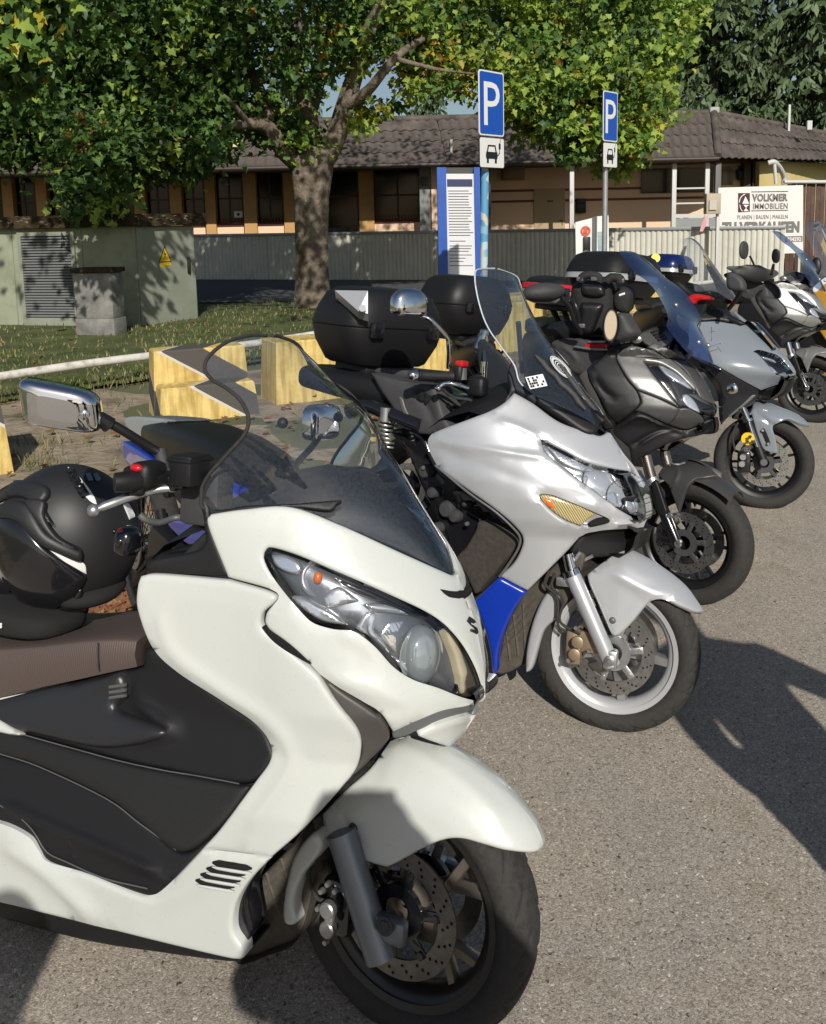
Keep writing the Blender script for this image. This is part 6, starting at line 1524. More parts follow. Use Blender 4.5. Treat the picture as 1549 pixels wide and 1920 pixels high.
def build_s3():
    A = lambda L: cv(1080,640,3.841, L)
    Z8 = lambda L: cv(1150,420,3.882, L)
    o = (1.156,3.743); b = Fr(o, 38,8); wf_ = Fr(o, 38,8); MW = Matrix.Identity(4)
    root = empty('adventure_scooter', b.M(), 'matt dark grey angular scooter with blue tinted screen, third in the row', 'scooter', 'scooters and motorcycles parked in a row')
    cz, cx = rim_fn(b, Z8([(130,200),(300,430),(460,640),(600,800),(700,950)]) + A([(790,130),(870,215),(930,300),(985,430),(1008,500),(990,570),(930,640)]))
    def w3(x, z):
        xc = np.interp(z, cz, cx); W = np.interp(z, [.3,.5,.65,.8,.95,1.1,1.4],[.17,.2,.24,.27,.27,.24,.2])
        u = np.clip((xc - x)/.5,0,1); return W * np.power(np.clip(1 - (1 - u) ** 1.8,0,1),.78)
    mg, md, mk = mat('satin_mid_grey', (.20,.198,.195),.38,.5,.2), mat('satin_dark_grey', (.062,.061,.060),.42,.3), m_black
    panel('inner_body', b, A([(90,200),(310,60),(480,50),(740,150),(880,250),(985,440),(1010,500),(980,580),(900,660),(560,780),(450,840),(380,760),(280,650)]), w3, m_blackg, root, t=-.014, r=.004, rim=.06, step=12)
    panel('cheek_panel', b, A([(293,118),(320,78),(400,38),(500,55),(620,95),(720,165),(800,240),(852,310),(862,350),(848,358, 'c'),(800,310),(720,232),(640,182),(585,160),(485,148, 'c'),(560,250),(650,360),(737,474, 'c'),(600,410),(440,350, 'c'),(380,280),(320,180)]), w3, mg, root, t=.004, r=.008, step=6)
    panel('lower_cheek', b, A([(440,354, 'c'),(600,414),(738,482, 'c'),(738,510),(705,555),(665,597, 'c'),(560,548),(480,512),(425,500, 'c'),(466,455),(468,420)]), w3, md, root, t=.003, r=.006, step=6)
    panel('side_fairing', b, A([(85,192, 'c'),(150,150),(250,62),(312,62),(290,118),(318,184),(378,284),(438,354),(464,422),(460,455),(420,500),(298,592, 'c'),(230,520),(160,380),(100,270)]), w3, mk, root, t=0, r=.008, step=8, creases=[(A([(120,240),(200,360),(310,430)]),-.01,7)])
    panel('nose_panel', b, A([(740,486, 'c'),(795,480),(892,528),(925,578, 'c'),(800,628),(700,606),(668,596, 'c'),(706,556)]), w3, md, root, t=.004, r=.006, step=6)
    panel('lower_cowl', b, A([(300,602, 'c'),(430,515),(480,515),(560,555),(660,602),(760,640),(860,622),(925,585),(1010,545, 'c'),(1020,600),(1000,660),(900,672),(700,722),(560,790),(450,850),(435,905, 'c'),(400,860),(380,770),(270,660)]), w3, mk, root, t=0, r=.006, step=7, creases=[(A([(310,620),(440,540),(560,570),(660,610)]),.008,4),(A([(390,760),(600,650),(760,655)]),-.01,5),(A([(450,745),(600,660),(760,640)]),.008,4)])
    hb = panel('headlight', b, A([(487,150, 'c'),(585,163),(640,185),(720,236),(800,314),(850,362),(905,420),(990,470),(1005,505),(930,570),(892,524),(795,476),(740,478, 'c'),(650,358),(562,250)]), w3, m_blackg, root, t=-.008, r=.01, h=.006, step=6)
    panel('upper_lamp', b, A([(590,172, 'c'),(640,188),(720,235),(800,300),(852,352, 'c'),(800,335),(710,285),(640,235)]), w3, m_lampsilver, hb, t=.001, r=.005, step=5)
    panel('lower_lamp', b, A([(765,388, 'c'),(805,385),(860,440),(892,505),(890,520, 'c'),(810,478),(770,435)]), w3, m_lampsilver, hb, t=.001, r=.005, step=5)
    panel('lamp_wing', b, A([(800,380, 'c'),(870,385),(930,430),(985,470, 'c'),(930,455),(880,430)]), w3, md, hb, t=.003, r=.004, step=5)
    panel('lamp_lens', b, A([(560,160, 'c'),(640,183),(720,234),(800,312),(852,360),(905,420),(990,468),(930,560),(890,522),(790,474),(745,470, 'c'),(690,330)]), w3, m_lens, hb, t=.006, r=.006, rim=0, step=7)
    panel('centre_cowl', b, A([(510,45, 'c'),(560,10),(640,40),(740,100),(830,165),(900,250),(960,360),(990,460, 'c'),(900,415),(862,360),(800,236),(720,160),(620,90)]), w3, md, root, t=.002, r=.006, step=7)
    bk = G()
    bk.obj if False else None
    # top deck with louvres
    panel('dash_side', b, cv(980,460,5.958,[(1280,990, 'c'),(1400,930),(1549,900),(1700,980),(1640,1110),(1549,1150),(1480,1160),(1380,1120),(1330,1080)]), w3, mk, root, t=0, r=.008, step=6)
    g = G()
    for i in range(4):
        a = cv(980,460,5.958,[(1430 + 25*i, 985 + 28*i),(1530 + 25*i, 950 + 30*i)]); p, n = onsurf(b, *a[0], w3,.008); q, n2 = onsurf(b, *a[1], w3,.008); g.tube([p, q],.006,6)
    g.obj('louvre', m_hole, root, loose=True)
    g = G(); p, n = onsurf(b, 1193,637, w3,.012); g.ell(p, (.03,.02,.022)); g.obj('silver_cap', m_alu, root)
    edge = Z8([(700,1010),(640,1000),(560,955),(480,870),(425,800),(388,742),(398,690),(385,630),(350,560),(300,480),(235,410),(180,370),(120,310),(75,250),(45,205),(70,196),(110,198)])
    lat = [.012,.06,.11,.16,.185,.195,.195,.195,.192,.188,.182,.175,.165,.15,.11,.06,.012]
    cen = Z8([(730,1010),(715,985),(690,930),(655,870),(620,810),(575,745),(530,680),(480,610),(430,540),(380,470),(325,400),(280,340),(230,280),(190,240),(165,215),(145,203),(120,198)])
    screen('windscreen', b, edge, cen, glass('blue_screen', (.16,.22,.46),1.5,0,.16,(.06,.10,.30)), root, lat, pw=2.0)
    g = G()
    for (x, y) in ((455,590),(620,860),(690,885)): p = np.array(b.pt(1150 + x / 3.882,420 + y / 3.882,-.14)); g.ell(p, (.01,.01,.01))
    g.obj('screen_screw', m_alu, root, loose=True)
    # fork, mudguard, wheel
    R_ = .272
    fork_parts(root, MW, wf_, (1222,905),(1271,1022),.105,.025, m_blackg)
    fork_parts(root, MW, wf_, (1210,853),(1222,900),.105,.024, mat('gold_grey_stanchion', (.42,.36,.32),.2,.95), nm='fork_stanchion')
    g = G(); 
    for S in (1,-1): p = np.array(wf_.pt(1221,897,-.105))*np.array([1, S, 1]); q = np.array(wf_.pt(1226,908,-.105))*np.array([1, S, 1]); g.tube([p, q],.031,18)
    g.obj('fork_collar', m_alu, root, 40)
    panel('fork_guard', wf_, A([(540,1025, 'c'),(580,1010),(655,1220, 'c'),(640,1250),(600,1240)]), lambda x, z: .135 + 0*x, m_black, root, t=0, r=.005, step=5)
    g = G(); bolt(g, wf_.pt(1272,1020,-.13),.016,.012,12); bolt(g, wf_.pt(1257,966,-.12),.012,.01,8); bolt(g, wf_.pt(1276,1015,-.13),.01,.02,6); g.obj('axle_nut', m_alu, root, loose=True)
    panel('front_mudguard', wf_, A([(590,962, 'c'),(650,886),(740,892),(800,880, 'c'),(818,850),(880,860),(960,905),(1022,968, 'c'),(930,985),(850,1002),(790,1085),(742,1232, 'c'),(690,1095),(660,1030)]), lambda x, z: .1*np.power(np.clip(1 - (1 - np.clip((.335 - np.hypot(x, z - R_))/.1,0,1)) ** 2,0,1),.6), md, root, t=0, r=.005, step=6, creases=[(A([(690,900),(740,940),(700,1040)]),.004,4)])
    g = G(); rows = []
    for a in np.linspace(rad(52), rad(115),12): rows.append([((.31)*math.cos(a),.085*u, R_ + .31*math.sin(a) - .035*abs(u) ** 2.5) for u in np.linspace(-1,1,9)])
    g.loft(rows); g.obj('mudguard_top', md, root, 60)
    wheel(root, MW @ Matrix.Translation((0,0, R_)), R_, .19,.12, mat('black_rim', (.018,.018,.019),.35,.4), None, 'd5', .13, phase=.2, spokes=5)
    g = G(); g.box(wf_.pt(1255,1000,-.09),(.06,.05,.09),.012); g.obj('brake_caliper', m_blackg, root)
    # bars: right mirror, grip end disc, levers
    hp = lambda x, y, l: np.array(b.pt(x, y, -l))
    g = G(); c = hp(1022,548,.42); fwd = np.array([.9,-.3,.1]); fwd /= np.linalg.norm(fwd); sd = np.cross((0,0,1.), fwd); up = np.cross(fwd, sd)
    rws = []
    for dp, sc in ((-.03,.9),(-.02,1),(0,1.0),(.03,.85),(.055,.5),(.065,.03)):
        rws.append([c + fwd * dp + sd * (.11*sc * math.copysign(abs(math.cos(a)) ** .8, math.cos(a))) + up * (.042*sc * math.sin(a) + .012*math.cos(a)*sc) for a in np.linspace(0,2*math.pi, 28, endpoint=False)])
    g.loft(rws, closed=True, caps=True); g.obj('rear_view_mirror', m_dark, root, 60)
    g = G(); g.curve([hp(1052,556,.38), hp(1068,575,.34), hp(1078,605,.3), hp(1090,625,.25)],.011,10); g.obj('mirror_stem', m_black, root, 60)
    g = G(); c = hp(1145,610,.33); d = np.array([.45,-.85,.1]); d /= np.linalg.norm(d); a_ = np.cross(d, (0,0,1.)); a_ /= np.linalg.norm(a_); R3 = np.stack([a_, d, np.cross(a_, d)],1)
    g.lathe([(.001,.0),(.045,.0),(.05,-.01),(.05,-.05),(.02,-.06)],28, c, 'y', R=R3 @ np.diag([.62,1,1.5])); hg = g.obj('hand_guard', m_black, root, 40)
    g = G(); g.lathe([(.001,.003),(.040,.003),(.044,-.004)],28, c, 'y', R=R3 @ np.diag([.62,1,1.5])); g.obj('guard_face', mat('beige_plate', (.42,.33,.22),.5), hg, 40)
    panel('grip_muff', b, cv(980,460,5.958,[(1060,760),(1140,760),(1180,830),(1260,960),(1240,1010),(1180,1050),(1090,1075),(1040,1060),(1065,950),(1075,850)]), lambda x, z: .28 + 0*x, m_dark, root, t=0, r=.03, h=.03, step=6, rim=.06)
    panel('seat', b, cv(980,460,5.958,[(200,930),(280,880),(560,840),(680,960),(700,1010),(640,1040),(330,1090),(290,1040)]), lambda x, z: .14 + 0*x, m_black, root, t=0, r=.03, h=.025, step=7, rim=.28, creases=[(cv(980,460,5.958,[(290,925),(560,880)]),.006,3),(cv(980,460,5.958,[(300,1025),(620,1000)]),.006,3)])
    panel('rear_side', b, cv(980,460,5.958,[(330,1080),(640,1040),(900,1150),(1050,1110),(1300,1080),(1080,1240),(900,1311),(700,1450),(520,1400),(420,1250)]), lambda x, z: .17 + 0*x, m_dark, root, t=0, r=.02, step=7, rim=.3, creases=[(cv(980,460,5.958,[(430,1120),(560,1200),(640,1320)]),.008,5)])
    panel('red_trim', b, cv(980,460,5.958,[(690,1150),(740,1075),(770,1100),(930,1100),(940,1160),(860,1165)]), lambda x, z: .19 + 0*x, m_red, root, t=0, r=.006, step=5, rim=.04)
    g = G(); g.tube([hp(1078,650,.2), hp(1110,655,.2), hp(1140,656,.2)],.006,8); g.tube([hp(1104,641,.2), hp(1135,641,.2)],.006,8); g.obj('silver_lever', m_alu, root, 60, loose=True)
    panel('leg_shield_edge', b, A([(20,250, 'c'),(90,190),(110,270),(165,380),(235,525),(300,600),(250,640),(180,520),(90,380)]), lambda x, z: w3(x, z) - .02, mat('bronze_dark', (.06,.055,.05),.5), root, t=0, r=.006, step=7, rim=.05)
    wheel(root, Matrix.Translation((-1.5,0,.27)),.27,.17,.14, m_black, None, 'd5', .12, both=False, holes=0)
    g = G(); g.box((-.9,0,.5),(.9,.26,.3),.06); g.obj('under_body', m_black, root)
    return root, b

def build_s4():
    K = lambda L: cv(1300,560,4.571, L)
    Z8 = lambda L: cv(1150,420,3.882, L)
    o = (1.978,4.947); b = Fr(o, 38,8); wf_ = Fr((1.957,4.958),20,8); MW = b.M().inverted() @ wf_.M()
    root = empty('sport_scooter', b.M(), 'glossy blue-grey sport scooter with a faint round crest on its side, fourth in the row', 'scooter', 'scooters and motorcycles parked in a row')
    cz, cx = rim_fn(b, Z8([(545,110),(640,220),(760,390),(860,520)]) + K([(340,105),(450,190),(570,300),(690,400),(790,500),(855,590),(880,650),(800,720),(700,830)]))
    def w4(x, z):
        xc = np.interp(z, cz, cx); W = np.interp(z, [.3,.5,.65,.8,.95,1.1,1.4],[.2,.23,.27,.3,.29,.25,.18])
        u = np.clip((xc - x)/.52,0,1); return W * np.power(np.clip(1 - (1 - u) ** 1.9,0,1),.72)
    mg = mat('nardo_grey_paint', (.20,.225,.25),.16,.0,1.0); mb = mat('midnight_black_paint', (.006,.007,.012),.12,0,1)
    hl = K([(518,452, 'c'),(560,440),(640,460),(740,500),(860,640, 'c'),(800,650),(740,640),(715,655),(640,570),(570,490)])
    panel('inner_body', b, K([(80,210),(430,220),(520,200),(700,400),(872,650),(720,740),(540,860),(300,1000),(230,1060),(200,800),(40,540)]), w4, m_blackg, root, t=-.014, r=.004, rim=.06, step=10, holes=[hl])
    panel('front_fairing', b, K([(-40,200, 'c'),(80,198),(200,195),(330,215),(440,218, 'c'),(338,105, 'co'),(450,190, 'o'),(570,300, 'o'),(690,400, 'o'),(790,500, 'o'),(855,590, 'o'),(878,645, 'c'),(860,660),(770,690),(720,738, 'c'),(580,786, 'c'),(420,702),(190,572),(60,520),(-60,470, 'c')]), w4, mg, root, t=0, r=.006, step=7, holes=[hl])
    hb = panel('headlight', b, hl, w4, m_blackg, root, t=-.025, r=.012, h=.008, rim=0, step=6)
    A_, _ = outline(hl, 6); A = hit(b, A_, w4); NA = normals(A, w4); k = len(A_)
    cr = G(); cr.add([A[i] + NA[i]*.002 for i in range(k)] + [A[i] - NA[i]*.025 for i in range(k)],[(i, (i + 1) % k, k + (i + 1) % k, k + i) for i in range(k)]); cr.mirror(); cr.obj('lamp_surround', m_blackg, hb, 60)
    panel('reflector', b, K([(580,485, 'c'),(650,500),(700,520),(720,540),(660,520),(610,505)]), w4, m_lampsilver, hb, t=-.01, r=.004, step=5)
    panel('reflector', b, K([(640,560, 'c'),(690,590),(735,640),(715,648),(660,600)]), w4, m_lampsilver, hb, t=-.01, r=.004, step=5)
    panel('lens', b, hl, w4, m_lens, hb, t=.001, r=.008, h=.003, rim=0, step=6)
    panel('side_fairing', b, K([(-40,480, 'c'),(60,524),(190,576),(420,706),(578,790, 'c'),(560,810),(540,865),(420,935),(300,1015),(235,1085, 'c'),(225,900),(235,780),(200,690),(100,590)]), w4, mb, root, t=0, r=.006, step=7)
    panel('beak', b, K([(580,790, 'c'),(720,742),(800,720),(850,680),(800,790),(720,850),(640,870),(555,860)]), lambda x, z: w4(x, z) - .03, m_black, root, t=0, r=.008, step=6, rim=.08)
    panel('intake_blade', b, K([(300,1000, 'c'),(420,900),(500,825),(535,825),(500,860),(420,930),(310,1015)]), w4, m_grey, root, t=.007, r=.004, step=5)
    g = G(); p, n = onsurf(b, 1300 + 330/4.571,560 + 765/4.571, w4,.006); g.ell(p, (.036,.02,.034)); g.obj('round_reflector', m_chrome, root)
    # faint crest: a ring and a cross
    rg = panel('crest', b, [(1341 + 24*math.cos(a)*.92,640 + 30*math.sin(a)) for a in np.linspace(0,2*math.pi, 24, endpoint=False)], w4, mat('crest_ink', (.09,.10,.12),.3), root, t=.0004, r=.001, h=.0003, step=4, rim=0, mirror=False, holes=[[(1341 + 22.6*math.cos(a)*.92,640 + 28.6*math.sin(a)) for a in np.linspace(0,2*math.pi, 24, endpoint=False)]])
    g = G()
    for (a, c) in (((1334,614),(1334,640)),((1329,624),(1340,622)),((1328,652),(1352,644)),((1330,660),(1345,656)),((1345,650),(1352,660))):
        p, n = onsurf(b, *a, w4,.0045); q, _ = onsurf(b, *c, w4,.0045); g.tube([p, q],.002,4)
    g.obj('crest_mark', mat('crest_ink', (.09,.10,.12),.3), rg, kind='stuff')
    g = G(); p, n = onsurf(b, 1300 + 538/4.571,560 + 287/4.571, w4,.008); g.ell(p, (.03,.012,.012)); g.obj('hood_oval', m_alu, root)  # small flattened metal oval on the middle of the hood
    panel('dash_cover', b, K([(-10,120, 'c'),(70,40),(150,60),(300,140),(430,212),(330,210),(200,190),(60,195)]), lambda x, z: np.maximum(w4(x, z),.1) - .01, m_black, root, t=.006, r=.012, step=7, rim=.1)
    edge = Z8([(900,560),(830,540),(760,500),(690,490),(600,490),(585,440),(560,370),(530,300),(510,220),(505,150),(520,110),(545,100)])
    lat = [.012,.08,.13,.165,.19,.19,.185,.178,.17,.155,.09,.012]
    cen = Z8([(905,560),(890,535),(860,490),(830,445),(795,395),(760,345),(725,295),(690,245),(660,200),(625,150),(590,112),(560,100)])
    screen('windscreen', b, edge, cen, glass('pale_screen', (.84,.86,.88),1.4,0,.10,(.45,.48,.52)), root, lat, pw=2.0)
    panel('mirror', b, Z8([(825,370),(860,350),(920,380),(955,430),(950,485),(880,490),(830,460)]), lambda x, z: .34 + 0*x, m_dark, root, t=0, r=.02, h=.02, step=5, rim=.03)
    g = G(); g.curve([b.pt(1390,545,-.34), b.pt(1378,565,-.3), b.pt(1366,580,-.26)],.012,8); g.obj('mirror_stem', m_black, root, 60)
    R_ = .268
    wheel(root, MW @ Matrix.Translation((0,0,.28 if False else R_ + .005)), R_, .19,.12, mat('black_rim', (.018,.018,.019),.35,.4), None, 'd5', .134, phase=.5)
    fork_parts(root, MW, wf_, (1403,790),(1432,866),.115,.024, m_black, upper=(1392,764))
    fork_parts(root, MW, wf_, (1404,793),(1420,838),.140,.008, m_chrome, nm='fork_trim', both=False)
    g = G(); bolt(g, wf_.pt(1432,867,-.13),.02,.012,18); g.obj('axle_nut', m_grey, root, 40, M=MW)
    panel('front_mudguard', wf_, K([(495,970, 'c'),(520,890),(545,870),(640,890),(740,935),(880,990),(960,1045),(1003,1088, 'c'),(920,1070),(830,1035),(790,1035),(730,1065),(680,1100),(705,1200),(728,1330, 'c'),(640,1310),(590,1270),(540,1130)]), lambda x, z: .12*np.power(np.clip(1 - (1 - np.clip((.34 - np.hypot(x, z - R_))/.1,0,1)) ** 2,0,1),.6), mg, root, t=0, r=.005, step=6, M=MW, creases=[(K([(510,960),(600,1020),(680,1090)]),-.006,4)])
    panel('mudguard_slot', wf_, K([(580,1125, 'c'),(610,1115),(660,1235),(630,1240)]), lambda x, z: .125 + 0*x, m_hole, root, t=.003, r=.003, step=4, M=MW)
    g = G()
    for (x, y) in ((595,1130),(642,1242)): bolt(g, wf_.pt(1300 + x / 4.571,560 + y / 4.571,-.135),.008,.008,8)
    g.obj('mudguard_bolt', m_alu, root, M=MW)
    g = G(); g.lathe([(.001,-.006),(.034,-.006),(.036,0),(.036,.012)],24, wf_.pt(1402,823,-.15), 'y'); yd = g.obj('yellow_reservoir', mat('yellow_cap', (.80,.52,.02),.4), root, 40, M=MW)
    g = G(); c = np.array(wf_.pt(1402,823,-.158))
    for k_ in range(3):
        a = rad(90 + 120*k_); V = [c + np.array([r_ * math.cos(a + da),0, r_ * math.sin(a + da)]) for r_, da in ((.008,-.5),(.026,-.5),(.028,0),(.026,.5),(.008,.5))]; g.add(V, [(0,1,2,3,4)])
    g.obj('cap_print', m_ink, yd, 0, M=None if False else MW, kind='stuff')
    bpy.data.objects[-1] if False else None
    g = G(); g.box(wf_.pt(1395,866,-.1),(.07,.05,.12),.014); cp = g.obj('brake_caliper', m_blackg, root, 40, M=MW)
    g = G()
    for (x, y) in ((1393,857),(1391,870)): p = np.array(wf_.pt(x, y, -.13)); g.tube([p, p + np.array([0,-.012,0])],[.019,.016],16)
    g.obj('caliper_piston', m_alu, cp, 40)
    g = G(); g.curve([wf_.pt(1384,792,-.1), wf_.pt(1374,815,-.11), wf_.pt(1378,845,-.12)],.006,8); g.obj('brake_hose', m_rub, root, 60, M=MW)
    panel('rear_body', b, Z8([(380,430, 'c'),(470,410),(560,480),(700,540),(620,700),(500,680),(400,560)]), lambda x, z: .16 + 0*x, m_black, root, t=0, r=.02, step=7, rim=.3)
    panel('red_trim', b, Z8([(525,545),(590,510),(700,525),(712,545),(690,558),(620,560),(590,585),(545,575)]), lambda x, z: .2 + 0*x, m_red, root, t=0, r=.02, h=.02, step=5, rim=.05)
    g = G(); g.box((-.9,0,.55),(1.0,.3,.32),.08); g.box((-1.0,0,.78),(.9,.3,.14),.06); g.obj('under_body', m_black, root)
    wheel(root, Matrix.Translation((-1.55,0,.27)),.27,.17,.15, m_black, None, 'd5', .12, both=False, holes=0)
    return root, b

def dup(root, M, label, swap=None, skip=()):
    r = root.copy(); COL.objects.link(r); r.matrix_world = M; r['label'] = label
    def rec(src, dst):
        for ch in list(src.children):
            if ch.name.split('.')[0] in skip: continue
            c = ch.copy(); COL.objects.link(c); c.parent = dst
            if swap:
                for s_ in c.material_slots:
                    pass
                ms = [m_.name for m_ in c.data.materials]
                if any(n_ in swap for n_ in ms):
                    c.data = c.data.copy()
                    for i, n_ in enumerate(ms):
                        if n_ in swap: c.data.materials[i] = swap[n_]
            rec(ch, c)
    rec(root, r); return r

S3, F3 = build_s3(); S4, F4 = build_s4()
F5 = Fr((3.127,7.026),40,8)
wp = mat('satin_white_paint', (.72,.72,.71),.3,0,.6)
S5 = dup(S3, F5.M(), 'angular scooter with white cheek panels and wire-spoked look, beyond the grey sport scooter', {'satin_mid_grey': wp, 'satin_dark_grey': mat('satin_light_grey', (.22,.22,.21),.4,.3), 'gold_grey_stanchion': m_chrome, 'blue_screen': glass('slate_screen', (.32,.38,.58),1.5,0,.12,(.14,.18,.34))}, skip=('rear_view_mirror', 'mirror_stem', 'hand_guard', 'grip_muff', 'red_trim', 'silver_lever'))
S5['label'] = 'angular scooter with white cheek panels and silver fork, right of the blue-grey scooter'
g = G()
for (x, y, l, rx, ry) in ((1395,469,-.35,.085,.10),(1455,480,.3,.085,.085)):
    c = np.array(F5.pt(x, y, l)); g2 = G(); g2.ell(c, (.02, rx, ry * .72), p=2.3); g2.obj('rear_view_mirror', m_dark, S5,60)
g = G(); g.curve([F5.pt(1406,480,-.33), F5.pt(1412,492,-.3), F5.pt(1415,500,-.28)],.008,8); g.obj('mirror_stem', m_black, S5,60)
g = G(); rows = []
for (x, y, l, hh) in ((1376,503,-.38,.02),(1388,507,-.36,.035),(1402,510,-.32,.06),(1420,513,-.26,.07),(1436,516,-.2,.05),(1446,512,-.18,.03)):
    c = np.array(F5.pt(x, y, l)); rows.append([c + np.array([.05*math.cos(a),.03*math.cos(a), hh * math.sin(a)]) for a in np.linspace(0,2*math.pi, 14, endpoint=False)])
g.loft(rows, closed=True, caps=True); g.obj('hand_guard', m_black, S5,60)
g = G(); c = np.array(F5.pt(1448,506,-.17)); g.prism([c + np.array([0,-.03,-.04]), c + np.array([0,.03,-.04]), c + np.array([0,.02,.05])],(-.01,0,0),(.01,0,0)); g.obj('bar_clip', m_black, S5)
# ================================================================== helmet, cases, bag, dirt bike, yellow tourer
def build_helmet():
    K = lambda L: cv(0,700,3.688, L)
    hc = F1.w(F1.pt(128,1006,-.02)); fr = Fr((hc[0], hc[1]),0,0); zc = hc[2]
    root = empty('helmet', Matrix.Translation(hc), 'matt black full-face helmet with white stripes resting on the brown seat', 'helmet')
    MW = Matrix.Translation((0,0,-zc))
    wh = lambda x, z: .15*np.sqrt(np.clip(1 - (x / .176) ** 2 - ((z - zc)/.186) ** 2,0,1)) - .0
    mk = mat('matt_black_shell', (.017,.017,.018),.5,0,.0)
    g = G(); g.ell((0,0,0),(.176,.15,.186),56,36); g.obj('shell', mk, root, 180)
    P = lambda nm, L, m, t, r=.006, **k: panel(nm, fr, K(L), wh, m, root, t=t, r=r, step=7, mirror=False, M=MW, **k)
    P('visor', [(-60,1020),(60,988),(150,1015),(230,1110),(330,1215),(440,1290),(592,1390),(560,1480),(480,1560),(330,1640),(180,1650),(60,1560),(-60,1420)], m_blackg, .004,.02, h=.008)
    P('visor_frame', [(-60,962),(0,932),(120,890),(200,905),(250,962),(330,1090),(420,1150),(565,1218),(572,1240),(548,1292),(400,1232),(300,1182),(220,1105),(150,1035),(60,1005),(-60,1012)], mk, .010,.012, h=.012)
    P('vent_cover', [(-60,850),(60,772),(180,752),(330,790),(350,850),(318,900),(330,960),(385,1060),(300,1010),(235,955),(200,882),(90,862),(-60,920)], mk, .006,.010, h=.010)
    P('chin_guard', [(80,1560),(200,1640),(340,1640),(480,1560),(560,1480),(600,1640),(560,1700),(420,1735),(250,1720),(120,1650)], m_blackg, .004,.012, h=.01)
    P('white_stripe', [(470,655, 'c'),(530,705),(600,785),(650,860),(668,914, 'c'),(620,885),(540,800),(490,730)], m_paper, .004,.002, h=.0006, rim=.002)
    P('white_stripe', [(345,1218, 'c'),(450,1258),(577,1308),(597,1382, 'c'),(480,1322)], m_paper, .004,.002, h=.0006, rim=.002)
    P('white_stripe', [(850,905, 'c'),(890,900, 'c'),(935,992, 'c'),(895,1010, 'c')], m_paper, .002,.002, h=.0006, rim=.002)
    for dx in (0,52): P('grey_mark', [(590 + dx, 700, 'c'),(622 + dx, 696, 'c'),(642 + dx, 745, 'c'),(612 + dx, 750, 'c')], mat('slate_print', (.12,.14,.2),.4),.004,.002, h=.0006, rim=.002)
    P('side_pod', [(200,905),(250,880),(330,900),(330,1000),(420,1130),(560,1210),(460,1190),(360,1130),(270,1020)], mk, .014,.006, h=.008)
    g = G(); a = onsurf(fr, *K([(590,850)])[0], wh, .003)[0]; c = onsurf(fr, *K([(492,690)])[0], wh, .003)[0]; ux = c - a; L_ = np.linalg.norm(ux); ux /= L_; n = onsurf(fr, *K([(545,770)])[0], wh)[1]; uy = np.cross(n, ux)
    put_text(g, 'EXO-TECH', L_ * .20, a - uy * .002, ux, uy, .0075, bold=.006, space=1.1); g.obj('stripe_lettering', m_ink, root, 0, M=MW, kind='stuff')
    g = G(); q, n = onsurf(fr, *K([(787,1092)])[0], wh, .002); g.ell(q, (.006,.006,.006)); g.obj('screw', m_blackg, root, M=MW)
    g = G(); q = np.array([.055,-.03,-.125]); g.ell(q, (.09,.10,.035)); g.obj('neck_roll', mat('black_fabric', (.010,.010,.010),.9, bump=.5, bscale=300), root, 60)
    return hc
HC = build_helmet()
# pouch the helmet lies on
g = G(); c = F1.w(F1.pt(40,1150,-.08)); R3 = np.stack([F1.fx, F1.ly, F1.uz],1)
g.ell((0,0,0),(.17,.10,.038),36,20, R3, p=3.0); po = empty('pouch', Matrix.Translation(c), 'black fabric pouch under the helmet, white letters on its edge', 'pouch')
g.obj('fabric_body', mat('black_fabric', (.010,.010,.010),.9, bump=.5, bscale=300), po, 60)
g = G(); put_text(g, 'BCS', .016, F1.w(F1.pt(-12,1174,-.186)) - c, F1.fx, F1.uz * .98 - F1.ly * 0,.0, bold=.0008, extrude=.0006); g.obj('white_lettering', m_paper, po, 0, kind='stuff')

